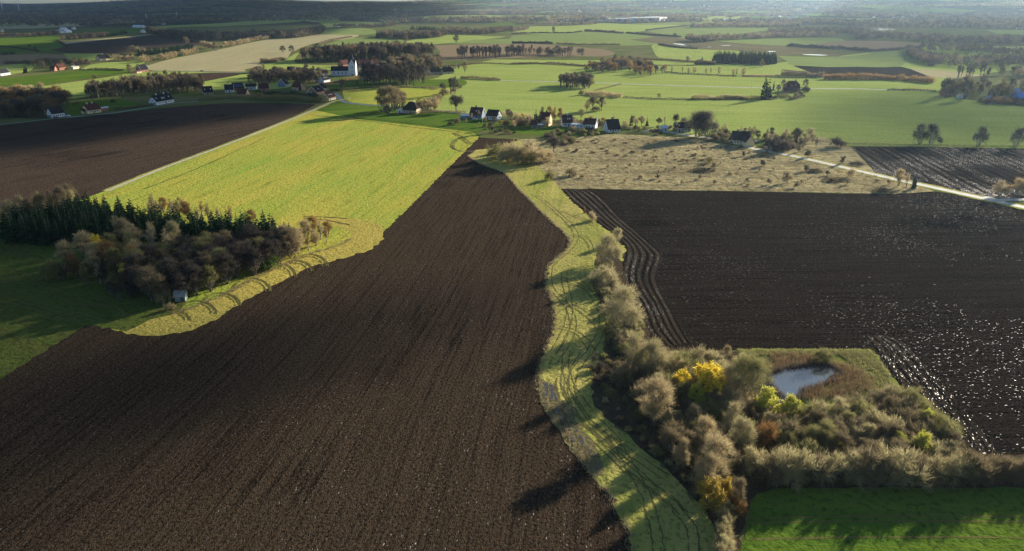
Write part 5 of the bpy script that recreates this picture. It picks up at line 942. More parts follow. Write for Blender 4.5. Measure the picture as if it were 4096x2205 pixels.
far('far_conifers', [('Z1', [(1390, 572), (1600, 548), (1800, 520), (1950, 495)], 40, 13, 7), ('Z4', [(370, 330), (600, 335), (820, 330)], 90, 14, 11), ('Z1', [(930, 385), (1100, 372), (1280, 345)], 50, 11, 9), ('Z1', [(0, 560), (150, 548)], 30, 7, 8), ('Z2', [(1560, 300), (1800, 310), (2000, 310)], 60, 15, 11)], ('fir', 'spruce'), per=60, conif=True, rad=.24)
far('far_trees', [('Z1', [(1400, 640), (1700, 598), (2000, 535)], 18, 10, 8), ('Z1', [(1300, 545), (1480, 560)], 40, 12, 9), ('Z1', [(1100, 610), (1390, 620)], 30, 8, 8), ('Z1', [(2240, 485), (2400, 455), (2576, 415), (2700, 400)], 14, 10, 7), ('Z1', [(2030, 480), (2130, 500)], 20, 12, 8), ('Z2', [(20, 390), (300, 378), (560, 360)], 20, 8, 8)], ('tan', 'brown'), per=80)
# countless trees dotted over the distant hills
n = 17000; az = np.radians(fr.uniform(-40, 40, n)); d = fr.uniform(3300, 13000, n); x, y = d * np.sin(az), d * np.cos(az)
nz = np.sin(x / 310 + 1.1 * np.sin(y / 420)) + np.sin(y / 260 + x / 900) + .7 * np.sin(x / 130 - y / 170) ; ok = nz > -.45; x, y, d = x[ok], y[ok], d[ok]
h = fr.uniform(10, 17, len(x)); rad = fr.uniform(9, 26, len(x)) * (d / 7000 + .4)
mass('distant_woods', np.stack([x, y, terrain(x, y), h, rad, fr.integers(0, 2, len(x))], 1), ('dark', 'brown'), 26, (4.0, 7.0), seed=9)
# ------------------------------------------------------------------ buildings
def window_mesh(name, parent, x, y, z, w, h, facing, mats=None):
    """framed pane on a wall; facing 'f' front (-y), 'l' left (-x), 'r' right (+x)"""
    mb = MB(); f = .09; d = .07
    def b(u0, u1, v0, v1, dep, m):
        if facing == 'f': mb.box(x + u0, x + u1, y - dep, y + .02, z + v0, z + v1, m)
        elif facing == 'l': mb.box(x - dep, x + .02, y + u0, y + u1, z + v0, z + v1, m)
        else: mb.box(x - .02, x + dep, y + u0, y + u1, z + v0, z + v1, m)
    b(-w / 2, -w / 2 + f, 0, h, d, 0); b(w / 2 - f, w / 2, 0, h, d, 0); b(-w / 2 + f, w / 2 - f, 0, f, d, 0); b(-w / 2 + f, w / 2 - f, h - f, h, d, 0)
    b(-w / 2 + f, w / 2 - f, f, h - f, .03, 1)
    return mb.build(name, mats or [C['frame'], C['glass']], parent)
def house(name, label, view, p1, p2, depth, wh, rh, wall, roof, hip=0.0, chim=(), win=0, door=None, sky=(), dormer=(), gw=0, barge=False, cat='house', group=None, solar=False, parts=True, winh=1.3, wstart=.08, wend=.92, trim=None, z0=0.0, big=False):
    """p1, p2: lower corners of the long wall that faces the drone; depth runs away from it"""
    A, B = G(view, *p1), G(view, *p2); u = B - A; L = float(np.linalg.norm(u)); mid = (A + B) / 2; ang = math.atan2(u[1], u[0])
    root = empty(name, (mid[0], mid[1], float(terrain(*mid)) + z0), ang); tag(root, label, cat, group)
    h = L / 2; D = depth; ym = D / 2; W_ = C[wall]; ov = .35
    mb = MB()
    top = wh + rh * (1 - hip) if hip < 1 else wh
    hx = rh * hip / max(rh, .1) * min(ym, h * .8)          # how far the ridge end is drawn in
    yy = ym * hip
    # walls with gables (cut flat where the roof is hipped)
    mb.poly([(-h, 0, -.3), (h, 0, -.3), (h, 0, wh), (-h, 0, wh)]); mb.poly([(h, D, -.3), (-h, D, -.3), (-h, D, wh), (h, D, wh)])
    for s in (-1, 1):
        pts = [(s * h, 0, -.3), (s * h, D, -.3), (s * h, D, wh)]
        if hip < 1: pts += [(s * h, ym + yy, top - .05), (s * h, ym - yy, top - .05)] if hip > 0 else [(s * h, ym, wh + rh - .05)]
        pts += [(s * h, 0, wh)]; mb.poly(pts if s > 0 else pts[::-1])
    mb.build('wall', W_, root)
    # roof with thickness and overhang
    k = rh / ym; t = .22; rb = MB(); e = wh - ov * k; zr = wh + rh
    if hip == 0:
        for s in (0, 1):
            y0 = -ov if s == 0 else D + ov
            p = [(-h - ov, y0, e), (h + ov, y0, e), (h + ov, ym, zr), (-h - ov, ym, zr)]; p2_ = [(a, b, c + t) for a, b, c in p]
            rb.mesh(p + p2_, [(0, 1, 2, 3), (7, 6, 5, 4), (0, 4, 5, 1), (1, 5, 6, 2), (3, 7, 4, 0)])
    else:
        he = ov if hip >= 1 else ov; ze = e if hip >= 1 else wh + rh * (1 - hip)
        ye0, ye1 = (-ov, D + ov) if hip >= 1 else (ym - yy, ym + yy); hx = max(hx, .8)
        def shell(dz):
            return [(-h - ov, -ov, e + dz), (h + ov, -ov, e + dz), (h + ov, D + ov, e + dz), (-h - ov, D + ov, e + dz), (-h - ov, ye0, ze + dz), (h + ov, ye0, ze + dz), (h + ov, ye1, ze + dz), (-h - ov, ye1, ze + dz), (-h + hx, ym, zr + dz), (h - hx, ym, zr + dz)]
        n = 10; a = shell(0); b = shell(t)
        fs = [(0, 1, 5, 9, 8, 4), (2, 3, 7, 8, 9, 6), (4, 8, 7), (5, 6, 9)] if hip < 1 else [(0, 1, 9, 8), (2, 3, 8, 9), (3, 0, 8), (1, 2, 9)]
        edge = [(0, 1), (1, 5), (5, 6), (6, 2), (2, 3), (3, 7), (7, 4), (4, 0)] if hip < 1 else [(0, 1), (1, 2), (2, 3), (3, 0)]
        rb.mesh(a + b, [tuple(i + n for i in f) for f in fs] + [f[::-1] for f in fs] + [(p, q, q + n, p + n) for p, q in edge])
    ro = rb.build('roof', C[roof], root)
    for t_, c in chim:
        mb = MB(); x = -h + L * t_; mb.box(x - .45, x + .45, ym - .35, ym + .35, zr - .6, zr + 1.3); mb.box(x - .53, x + .53, ym - .43, ym + .43, zr + 1.3, zr + 1.5); mb.build('chimney', C[c], ro)
    if barge or trim:
        for s in (-1, 1):
            mb = MB(); x = s * (h + ov + .03)
            for y0 in (-ov, D + ov): mb.mesh([(x - .06, y0, e - .1), (x + .06, y0, e - .1), (x - .06, ym, zr - .1), (x + .06, ym, zr - .1), (x - .06, y0, e + .3), (x + .06, y0, e + .3), (x - .06, ym, zr + .3), (x + .06, ym, zr + .3)], [(0, 1, 3, 2), (4, 6, 7, 5), (0, 4, 5, 1), (2, 3, 7, 6), (0, 2, 6, 4), (1, 5, 7, 3)])
            mb.build('barge_board', C['frame'], ro)
    if not parts: return root
    dpos = [] if door is None else [door]
    for i in range(win):
        tt = wstart + (wend - wstart) * (i + .5) / win
        if any(abs(tt - q) * L < 1.1 for q in dpos): continue
        window_mesh('window', root, -h + L * tt, 0, min(wh - winh - .25, .95), 1.15 if not big else 1.6, winh, 'f')
    if door is not None:
        mb = MB(); x = -h + L * door; mb.box(x - .55, x + .55, -.06, .02, 0, min(2.1, wh - .2)); dd = mb.build('door', C['door'], root)
        mb = MB(); mb.box(x + .35, x + .43, -.11, -.05, 1.0, 1.1); mb.build('handle', C['steel'], dd)
    for s in ('l', 'r'):
        x = -h if s == 'l' else h
        for i in range(gw): window_mesh('window', root, x, D * (i + .5) / gw, .95, 1.0, min(1.2, wh - 1.1), s)
        if gw and hip < .6 and rh > 2.5: window_mesh('window', root, x, ym, wh + .2, .95, 1.1, s)
    sl = math.atan2(rh, ym)
    for t_ in sky:
        mb = MB(); x = -h + L * t_; y0 = ym * .38; z0_ = wh + rh * .38 + .22
        c, s_ = math.cos(sl), math.sin(sl); q = [(-.4, 0), (.4, 0), (.4, 1.2), (-.4, 1.2)]
        lo = [(x + a, y0 + b * c + .03 * s_, z0_ + b * s_ - .03) for a, b in q]; hi = [(a, b - .09 * s_, cz + .12 * c) for a, b, cz in lo]
        mb.mesh(lo + hi, [(4, 5, 6, 7), (0, 1, 5, 4), (1, 2, 6, 5), (2, 3, 7, 6), (3, 0, 4, 7)]); mb.build('roof_window', C['steel'], ro)
    for t_, w_ in dormer:
        mb = MB(); x = -h + L * t_; y0 = ym * .25; zb = wh + rh * .25; mb.box(x - w_ / 2, x + w_ / 2, y0, ym * .9, zb - .2, zb + 1.7); mb.box(x - w_ / 2 - .2, x + w_ / 2 + .2, y0 - .25, ym, zb + 1.7, zb + 1.9, 1); dm = mb.build('dormer', [W_, C[roof]], ro)
        window_mesh('window', dm, x, y0, zb + .25, w_ * .75, 1.1, 'f')
    if solar:
        for j in (0, 1):
            mb = MB(); c, s_ = math.cos(sl), math.sin(sl); x0 = -h + L * (.15 + .38 * j)
            q = [(x0, 1.0), (x0 + L * .34, 1.0), (x0 + L * .34, 5), (x0, 5)]
            lo = [(a, b * c * .9 + 0 - .05 * s_, wh + b * s_ * .9 + .22) for a, b in q]; hi = [(a, b - .1 * s_, cz + .12 * c) for a, b, cz in lo]
            mb.mesh(lo + hi, [(4, 5, 6, 7), (0, 1, 5, 4), (1, 2, 6, 5), (2, 3, 7, 6), (3, 0, 4, 7)]); mb.build('solar_panel', C['solar'], ro)
    return root

# the church
A, B = G('Z2', 757, 762), G('Z2', 935, 762)
ch = empty('church', ((A[0] + B[0]) / 2, (A[1] + B[1]) / 2, 0), math.atan2(B[1] - A[1], B[0] - A[0])); tag(ch, 'white village church with dark nave roof, gabled tower and pointed spire', 'church')
L = float(np.linalg.norm(B - A)); h = L / 2; D = 9.5
mb = MB(); wh = height_to('Z2', (800, 762), 712); rh = height_to('Z2', (800, 762), 672) - wh
mb.poly([(-h, 0, -.3), (h, 0, -.3), (h, 0, wh), (-h, 0, wh)]); mb.poly([(h, D, -.3), (-h, D, -.3), (-h, D, wh), (h, D, wh)])
for s in (-1, 1): 
    p = [(s * h, 0, -.3), (s * h, D, -.3), (s * h, D, wh), (s * h, D / 2, wh + rh - .1), (s * h, 0, wh)]; mb.poly(p if s > 0 else p[::-1])
mb.build('wall', C['white'], ch)
rb = MB()
for y0 in (-.3, D + .3):
    p = [(-h - .3, y0, wh - .2), (h, y0, wh - .2), (h, D / 2, wh + rh), (-h - .3, D / 2, wh + rh)]; q = [(a, b, c + .25) for a, b, c in p]; rb.mesh(p + q, [(0, 1, 2, 3), (7, 6, 5, 4), (0, 4, 5, 1), (1, 5, 6, 2), (3, 7, 4, 0)])
rb.build('roof', C['black'], ch)
def arched(parent, x, y, z, w, hh, name='window'):
    mb = MB(); pts = [(x - w / 2, z), (x + w / 2, z), (x + w / 2, z + hh)] + [(x + w / 2 * math.cos(t), z + hh + w / 2 * math.sin(t)) for t in np.linspace(.4, 2.74, 6)] + [(x - w / 2, z + hh)]
    n = len(pts); mb.mesh([(a, y - .05, b) for a, b in pts] + [(a, y + .02, b) for a, b in pts], [tuple(range(n))] + [(i, i + n, (i + 1) % n + n, (i + 1) % n) for i in range(n)]); mb.build(name, C['glass'], parent)
for t in (.16, .42, .64, .84): arched(ch, -h + L * t, 0, wh * .3, 1.0, 2.6)
tw = 9.2; x0 = h + .0; xm = x0 + tw / 2; th = height_to('Z2', (985, 762), 655); tg = height_to('Z2', (985, 762), 603); ts = height_to('Z2', (985, 765), 533)
mb = MB(); y0, y1 = -1.0, tw - 1.0; ym = (y0 + y1) / 2
for a, b, c in (((x0, y0), (x0 + tw, y0), (xm, y0)), ((x0 + tw, y0), (x0 + tw, y1), (x0 + tw, ym)), ((x0 + tw, y1), (x0, y1), (xm, y1)), ((x0, y1), (x0, y0), (x0, ym))):
    mb.poly([(*a, -.3), (*b, -.3), (*b, th), (*c, tg), (*a, th)])
tower = mb.build('tower', C['white'], ch)
mb = MB(); o_ = .12; zc = tg + .15                                  # crossed saddle roofs
for a, b, c, d in (((x0 - o_, y0 - o_), (xm, y0 - o_), (xm, ym), 0), ((x0 + tw + o_, y0 - o_), (xm, y0 - o_), (xm, ym), 1), ((x0 + tw + o_, y0 - o_), (x0 + tw + o_, ym), (xm, ym), 0), ((x0 + tw + o_, y1 + o_), (x0 + tw + o_, ym), (xm, ym), 1), ((x0 + tw + o_, y1 + o_), (xm, y1 + o_), (xm, ym), 0), ((x0 - o_, y1 + o_), (xm, y1 + o_), (xm, ym), 1), ((x0 - o_, y1 + o_), (x0 - o_, ym), (xm, ym), 0), ((x0 - o_, y0 - o_), (x0 - o_, ym), (xm, ym), 1)):
    p = [(*a, th + .05), (*b, zc), (*c, zc)]; q = [(i, j, k + .2) for i, j, k in p]; mb.mesh(p + q, [(0, 1, 2), (5, 4, 3), (0, 3, 4, 1), (1, 4, 5, 2), (2, 5, 3, 0)])
mb.build('tower_roof', C['slate'], tower)
mb = MB(); n = 8; rr = 3.3; base = [(xm + rr * math.cos(2 * math.pi * (k + .5) / n), ym + rr * math.sin(2 * math.pi * (k + .5) / n), tg - 2.2) for k in range(n)]
mb.mesh(base + [(xm, ym, ts)], [(k, (k + 1) % n, n) for k in range(n)] + [tuple(range(n))[::-1]]); sp = mb.build('spire', C['slate'], tower)
mb = MB(); mb.tube((xm, ym, ts - .3), (xm, ym, ts + 1.6), .07, .05, 5); mb.box(xm - .5, xm + .5, ym - .04, ym + .04, ts + .8, ts + .92); mb.build('cross', C['black'], sp)
for dx in (-.8, .8): arched(tower, xm + dx, y0, th * .72, .8, 1.9)
arched(tower, xm, y0, th + 1.6, .6, .7); arched(tower, xm, y0, th * .35, .7, 1.3)
arched(tower, x0 + tw * .5, y0, .05, 1.3, 2.2, 'door')

H = house
H('house', 'long white farmhouse with two white chimneys at the edge of the dark left field', 'Z1', (1580, 1060), (1753, 1030), 9, 3.2, 5.2, 'white', 'black', .35, ((.25, 'white'), (.68, 'white')), 9, .55, (.12, .82), ((.46, 3.2),), 2)
H('house', 'white cottage with plain dark roof, leftmost on the lane', 'Z1', (530, 1188), (655, 1172), 8, 3.3, 4.4, 'white', 'black', 0, (), 5, .12, gw=2)
H('house', 'yellow cottage with red-brown roof and two pale chimneys on the lane', 'Z1', (890, 1148), (1022, 1130), 8, 3.1, 4.6, 'yellow', 'redroof', .25, ((.25, 'cream'), (.62, 'cream')), 6, .45, gw=2)
H('shed', 'small pale shed left of the yellow cottage', 'Z1', (835, 1150), (880, 1146), 5, 2.4, 1.8, 'cream', 'redroof', 0, (), 1, .5, cat='shed')
H('carport', 'flat white-roofed carport right of the yellow cottage', 'Z1', (1025, 1122), (1098, 1112), 5, 2.6, .5, 'brick', 'steel', 0, (), 0, None, cat='carport')
H('shed', 'small grey shed left of the white cottage', 'Z1', (458, 1156), (505, 1150), 5, 2.3, 1.6, 'wood', 'greyroof', 0, (), 1, .3, cat='shed')
H('house', 'white house with black roof at the far left edge', 'Z1', (10, 766), (106, 752), 8, 3.2, 4.6, 'white', 'black', 0, (), 5, .4, barge=True, gw=1)
H('house', 'red brick house with pointed gable at the left farm', 'Z1', (505, 718), (550, 718), 7, 3, 4, 'brick', 'red', 0, (), 2, .5, gw=1)
H('barn', 'red barn with steep gable in the left farm', 'Z1', (600, 708), (672, 700), 9, 3.6, 4.4, 'brick', 'red', 0, (), 3, .5, gw=1, cat='barn')
H('shed', 'long low pale shed at the right of the left farm', 'Z1', (740, 698), (798, 688), 6, 2.6, 1.4, 'cream', 'greyroof', 0, (), 5, .2, cat='shed')
H('house', 'white house with hipped dark roof behind the small bright field', 'Z1', (1010, 612), (1110, 604), 10, 3.2, 6, 'cream', 'black', .45, ((.5, 'white'),), 6, .5, gw=1)
H('house', 'brick house with white edged steep gable beside the stubble field', 'Z1', (1420, 728), (1500, 720), 9, 3.2, 6, 'brick', 'black', 0, (), 3, .6, barge=True, gw=2)
H('shed', 'low white annex left of the gabled brick house', 'Z1', (1380, 740), (1425, 734), 5, 2.4, 1, 'pink', 'red', 0, (), 2, .5, cat='shed')
for (p, q, l, rf) in (((590, 335), (655, 332), 'left white gabled barn far off on the left', 'greyroof'), ((665, 332), (725, 328), 'right white gabled barn far off on the left', 'steel'), ((625, 308), (685, 306), 'upper white barn far off on the left', 'steel'), ((720, 298), (740, 298), 'tiny white gable behind the far barns', 'greyroof'), ((1330, 278), (1430, 280), 'low white farm far off before the pylons', 'steel'), ((1440, 330), (1500, 328), 'low blue-grey shed far off by the big wood', 'greyroof')):
    H('barn', l, 'Z1', p, q, 16, 4.5, 4, 'white', rf, parts=False, cat='barn')
# village
H('house', 'dark roofed house with skylights leftmost in the village row', 'C6', (930, 350), (1090, 340), 9, 3, 5.2, 'wood', 'black', 0, (), 3, .4, (.2, .8), gw=1)
H('house', 'pale blue gabled house with black roof in the village row', 'C6', (1290, 305), (1440, 300), 9, 3, 4.6, 'white', 'black', 0, ((.35, 'white'),), 4, .5, gw=2, barge=True)
H('house', 'house with solar panels on a dark roof', 'C6', (1450, 275), (1620, 262), 9, 2.8, 5, 'brick', 'black', 0, (), 3, .5, solar=True)
H('house', 'white bungalow right of the solar roofed house', 'C6', (1650, 255), (1828, 250), 9, 3.2, 2.6, 'white', 'thatch', 0, (), 5, .5, gw=1)
H('house', 'brick house with brown roof hidden in the olive hedge', 'C6', (1500, 370), (1650, 372), 9, 2.6, 4.6, 'pink', 'redroof', 0, (), 2, .3, gw=1)
H('house', 'house with bright red tiled roof and white edges', 'C6', (1870, 275), (2045, 270), 9, 2.8, 4.5, 'brick', 'red', 0, (), 3, .5, barge=True)
H('house', 'brick house at the left of the village field', 'C1', (30, 510), (150, 490), 9, 3, 5, 'brick', 'black', 0, (), 2, .5, gw=1)
H('house', 'low white house with black roof on the village field', 'C1', (555, 492), (690, 492), 9, 2.8, 4.3, 'white', 'black', 0, (), 4, .4, gw=1)
H('garage', 'flat white garage left of the black roofed house', 'C1', (465, 490), (553, 492), 6, 2.6, .5, 'white', 'steel', 0, (), 1, .7, cat='garage')
H('house', 'dark gabled house with white trim among the village trees', 'C1', (520, 750), (600, 735), 9, 3, 4.6, 'bluewall', 'black', 0, (), 2, .5, gw=1, barge=True)
H('house', 'purple-brown roofed house with pink gable beside the cypress', 'C1', (640, 800), (760, 815), 9, 3.2, 5, 'pink', 'redroof', 0, (), 3, .5, gw=2)
H('house', 'white gabled house with black roof and two skylights below the church', 'C1', (1215, 678), (1330, 655), 9, 3, 4.4, 'white', 'black', 0, ((.6, 'white'),), 5, None, (.35, .65), gw=2)
H('house', 'brick house with grey-black roof and white gable edges', 'C1', (1085, 900), (1228, 870), 10, 3.2, 4.8, 'brick', 'black', 0, (), 4, .5, (.5,), gw=2, barge=True)
H('shed', 'white annex left of the brick house', 'C1', (940, 922), (1010, 912), 5, 2.6, 1.2, 'white', 'steel', 0, (), 1, .5, cat='shed')
H('house', 'small white gabled house behind the brick house', 'C1', (1200, 830), (1260, 822), 9, 3.2, 4.4, 'white', 'black', 0, (), 1, .5, gw=1)
H('house', 'cream house with red-brown roof and skylights at the road fork', 'C1', (1310, 1003), (1435, 972), 8.5, 3, 4.6, 'cream', 'redroof', 0, (), 6, .2, (.2, .42, .55, .68), gw=2)
H('house', 'small white house beside the church', 'C1', (1150, 545), (1285, 540), 7, 3, 3.2, 'white', 'brick', 0, (), 3, .5, gw=1)
H('manor', 'long white manor with dark slate roof behind the bare trees', 'C1', (1885, 628), (2240, 625), 11, 4.2, 5.5, 'cream', 'slate', .3, ((.15, 'white'), (.9, 'white')), 10, .5, (.35, .75), ((.5, 3),), 2, cat='house')
H('barn', 'long red-tiled barn with little gables behind the church tower', 'C1', (1820, 400), (2080, 385), 11, 3.2, 6.5, 'pink', 'redroof', 0, (), 4, .5, (), ((.15, 1.8), (.55, 1.8)), 1, cat='barn')
H('barn', 'brick barn roof left of the church tower', 'C1', (1560, 395), (1690, 380), 10, 3.6, 5.5, 'brick', 'red', 0, (), 2, .4, gw=1, cat='barn')
H('house', 'tan gabled house with dark door right of the church', 'C1', (2120, 392), (2225, 385), 12, 4.6, 6, 'cream', 'red', 0, (), 3, .5, gw=2)
H('house', 'white house with red and white roof right of the tan gable', 'C1', (2240, 430), (2350, 420), 9, 4, 4, 'white', 'red', 0, ((.4, 'white'),), 3, .5, gw=1)
H('house', 'pink gabled house half hidden by the bare avenue', 'Z2', (1588, 802), (1652, 800), 10, 4, 5, 'pink', 'redroof', 0, (), 3, .5, gw=1)
H('farmhouse', 'left of the two dark thatched farm wings', 'Z2', (1760, 748), (1868, 742), 10, 2.8, 5, 'cream', 'thatch', .4, (), 5, .5, cat='house')
H('farmhouse', 'right of the two dark thatched farm wings', 'Z2', (1885, 746), (1995, 740), 10, 2.8, 5.6, 'cream', 'thatch', .6, ((.5, 'white'),), 5, .5, cat='house')
H('house', 'small white house far off beyond the church wood', 'Z2', (820, 272), (852, 270), 8, 3, 4, 'white', 'slate', parts=False)
# lane
H('house', 'cream house with black hipped thatch beside the great poplars', 'Z2', (1475, 1140), (1612, 1148), 10, 3, 6.2, 'cream', 'thatch', .85, ((.65, 'white'),), 5, .6)
H('garage', 'low white lean-to left of the thatched house', 'Z2', (1425, 1140), (1468, 1142), 4, 2.4, .8, 'white', 'steel', 0, (), 1, .5, cat='shed')
H('house', 'dark blue house with white gable edges and black-brown roof', 'C2', (575, 298), (730, 305), 9.5, 3.0, 5.2, 'bluewall', 'redroof', 0, ((.4, 'black'),), 5, .55, (.5,), gw=2, barge=True)
H('conservatory', 'white framed conservatory left of the dark blue house', 'C2', (475, 312), (572, 308), 5, 2.5, .7, 'bluewall', 'frame', 0, (), 3, .5, cat='conservatory')
H('house', 'white barn-like house with brown roof right of the dark blue house', 'C2', (785, 318), (925, 328), 9.5, 3.2, 4.3, 'white', 'thatch', 0, (), 4, .15, gw=2)
H('house', 'tall beige house with dark roof on the lane', 'C2', (1478, 398), (1592, 405), 8.5, 5.2, 4.6, 'cream', 'redroof', 0, ((.55, 'black'),), 4, .3, gw=2)
H('shed', 'wooden annex left of the tall beige house', 'C2', (1368, 430), (1440, 432), 7, 2.8, 2.6, 'wood', 'redroof', 0, (), 2, .6, cat='shed')
H('shed', 'flat roofed lean-to before the tall beige house', 'C2', (1442, 430), (1515, 428), 4, 2.5, .4, 'wood', 'steel', 0, (), 1, .4, cat='shed')
H('house', 'blue and white house with red-brown roof and white chimney', 'C2', (1772, 412), (1900, 410), 9, 3.2, 5, 'white', 'redroof', 0, ((.55, 'white'),), 5, .6, (.55, .75), gw=2, barge=True)
H('garage', 'long flat white roof joining the two lane houses', 'C2', (1880, 425), (2045, 435), 6, 2.6, .5, 'white', 'steel', 0, (), 3, .2, cat='garage')
H('house', 'pale blue bungalow with brown roof and chimney on its white gable', 'C2', (2040, 432), (2190, 440), 8.5, 3.4, 3.6, 'white', 'redroof', 0, ((.97, 'white'),), 3, .3, gw=1, barge=True)
H('shed', 'low wooden shed below the pale blue bungalow', 'C2', (2060, 488), (2155, 490), 5, 2.4, .9, 'wood', 'thatch', 0, (), 3, .8, cat='shed')
H('house', 'white house with big black roof at the end of the lane row', 'C2', (2360, 488), (2515, 480), 10, 2.6, 6.2, 'white', 'black', 0, ((.5, 'black'),), 4, .4, gw=2)
H('shed', 'little white shed with bright roof beside the lane', 'C3', (482, 468), (545, 466), 5, 2.4, 1.4, 'white', 'steel', 0, (), 1, .6, cat='shed')
H('house', 'blue and white bungalow with dark roof by the great domed trees', 'C3', (640, 472), (850, 474), 8, 2.8, 3.2, 'white', 'black', 0, (), 6, .3, (), ((.2, 2.5),), 1)
H('house', 'cream house with dark brown roof beside the pasture', 'C3', (1378, 632), (1600, 640), 9, 2.9, 5.0, 'yellow', 'thatch', 0, ((.4, 'white'),), 5, .7, gw=1)
A, B = G('C3', 1550, 668), G('C3', 1668, 668)
g_, g2 = (1550, 668), (1668, 668)
r0 = H('house_wing', 'cream gabled wing at the right end of the cream house', 'C3', (1549, 668), (1668, 666), .5, 2.9, .1, 'yellow', 'thatch', parts=False, cat='house wing')
for c_ in list(r0.children): bpy.data.objects.remove(c_)
L = float(np.linalg.norm(B - A)); h = L / 2; mb = MB(); D = 6.0; wz, rz_ = 2.9, 4.2
mb.poly([(-h, 0, -.3), (h, 0, -.3), (h, 0, wz), (0, 0, wz + rz_), (-h, 0, wz)]); mb.poly([(h, 0, -.3), (h, D, -.3), (h, D, wz), (h, 0, wz)]); mb.poly([(-h, D, -.3), (-h, 0, -.3), (-h, 0, wz), (-h, D, wz)]); mb.build('wall', C['yellow'], r0)
mb = MB()
for s in (-1, 1):
    p = [(s * (h + .3), -.3, wz - .35), (s * (h + .3), D + 2, wz - .35), (0, D + 2, wz + rz_), (0, -.3, wz + rz_)]; q = [(a, b, c + .25) for a, b, c in p]; mb.mesh(p + q, [(0, 1, 2, 3), (7, 6, 5, 4), (0, 4, 5, 1), (1, 5, 6, 2), (3, 7, 4, 0)])
mb.build('roof', C['thatch'], r0)
H('shed', 'thatched wooden shed half hidden by dark bushes', 'C3', (1790, 690), (1905, 712), 6, 2.4, 3, 'pink', 'thatch', .5, (), 0, .5, cat='shed')
H('hut', 'pale green hunting hut at the foot of the grove', 'M1', (1322, 1240), (1400, 1236), 2.4, 2.0, 1.3, 'shed', 'greyroof', 0, (), 1, .72, cat='hut', winh=.6)
# wheat side
H('farmhouse', 'red brick farmhouse with mansard roof beside the great firs', 'C4', (1600, 690), (1925, 690), 12, 3.6, 6.8, 'brick', 'redroof', .5, ((.75, 'black'),), 7, .3, (.3, .7), ((.35, 2.2),), 2, cat='house')
H('barn', 'low red barn in front of the brick farmhouse', 'C4', (1515, 718), (1830, 722), 8, 2.4, 3, 'brick', 'redroof', .2, (), 3, .6, cat='barn')
H('farmhouse', 'cream two-storey farmhouse in the trees of the old farm', 'Z3', (858, 712), (930, 712), 9, 5.5, 4.5, 'cream', 'slate', 0, (), 4, .5, (), ((.7, 2.2),), 1, cat='house')
H('barn', 'black barn with pale gable ends in the old farm', 'Z3', (1035, 700), (1165, 690), 14, 4, 7.5, 'cream', 'black', 0, (), 3, .5, cat='barn')
H('barn', 'long dark barn at the right of the old farm', 'Z3', (1245, 690), (1420, 684), 11, 3.2, 4.8, 'pink', 'black', 0, (), 5, .5, cat='barn')
H('trailer', 'pale box trailer under the wide bare tree at the right', 'C5', (1055, 660), (1172, 658), 2.6, 2.7, .2, 'steel', 'steel', parts=False, cat='trailer', z0=.4)
H('house', 'brick house hidden by trees on the wheat corner', 'C5', (740, 610), (960, 610), 9, 3, 4, 'brick', 'redroof', 0, (), 5, .5)
H('shed', 'grey-blue garden shed at the wheat edge', 'C5', (1700, 720), (1870, 715), 5, 2.4, 2, 'bluewall', 'greyroof', 0, (), 2, .5, cat='shed')
H('warehouse', 'bright blue building at the right edge of the frame', 'C5', (2440, 770), (2700, 775), 14, 5, 4.2, 'brightblue', 'brightblue', 0, (), 3, .5, cat='warehouse')
H('barn', 'pale blue gable behind the bright blue building', 'C5', (2400, 640), (2520, 640), 12, 4.5, 3.5, 'steel', 'brightblue', parts=False, cat='barn')
# factory and the far town
for p, q, d, hh, l, w_ in (((968, 222), (1240, 222), 70, 14, 'left hall of the long pale factory', 'steel'), ((1242, 222), (1480, 218), 120, 17, 'tallest middle hall of the long pale factory', 'steel'), ((1482, 216), (1558, 208), 110, 16, 'right hall of the long pale factory', 'steel'), ((530, 222), (708, 222), 40, 7, 'low white factory shed left of the halls', 'white'), ((370, 218), (500, 220), 30, 5, 'lowest grey factory shed farthest left', 'steel'), ((862, 218), (966, 220), 25, 5, 'low white link before the factory halls', 'white'), ((1780, 206), (1806, 204), 12, 6, 'little dark shed right of the factory', 'wood'), ((345, 134), (402, 134), 30, 8, 'white far warehouse left of the town', 'white'), ((2130, 206), (2230, 204), 20, 4, 'pale low shed on the field right of the factory', 'steel')):
    rt = H('factory_hall', l, 'Z3', p, q, d, hh, 2.2, w_, 'steel', parts=False, cat='factory hall')
    Lq = float(np.linalg.norm(G('Z3', *q) - G('Z3', *p)))
    for i in range(max(1, min(6, int(Lq / 28)))):
        mb = MB(); x = -Lq / 2 + Lq * (i + .5) / max(1, min(6, int(Lq / 28))); mb.box(x - 3, x + 3, -.15, .05, 0, min(5, hh * .6)); mb.build('gate', C['greyroof'], rt)
for x, t in ((908, 152), (925, 150), (957, 160), (975, 160)):
    p = G('Z3', x, 205); hh = height_to('Z3', (x, 205), t); mb = MB(); mb.tube((0, 0, 0), (0, 0, hh), 1.1, .8, 8); o = mb.build('chimney_stack', C['steel']); o.location = (p[0], p[1], 0); tag(o, 'slender pale factory chimney left of the halls', 'chimney', 'factory chimneys')
A = G('Z3', 1594, 104)
o = empty('church', (A[0], A[1], float(terrain(*A))), .4); tag(o, 'far white church tower rising over the distant town', 'church')
mb = MB(); w_ = 7; tt = height_to('Z3', (1594, 104), 78); tp = height_to('Z3', (1594, 104), 60); mb.box(-w_, w_, -w_, w_, -2, tt); mb.build('tower', C['white'], o)
mb = MB(); mb.mesh([(-w_, -w_, tt), (w_, -w_, tt), (w_, w_, tt), (-w_, w_, tt), (0, -w_, tp), (0, w_, tp)], [(0, 1, 4), (2, 3, 5), (1, 2, 5, 4), (3, 0, 4, 5), (0, 3, 2, 1)]); mb.build('roof', C['greyroof'], o)
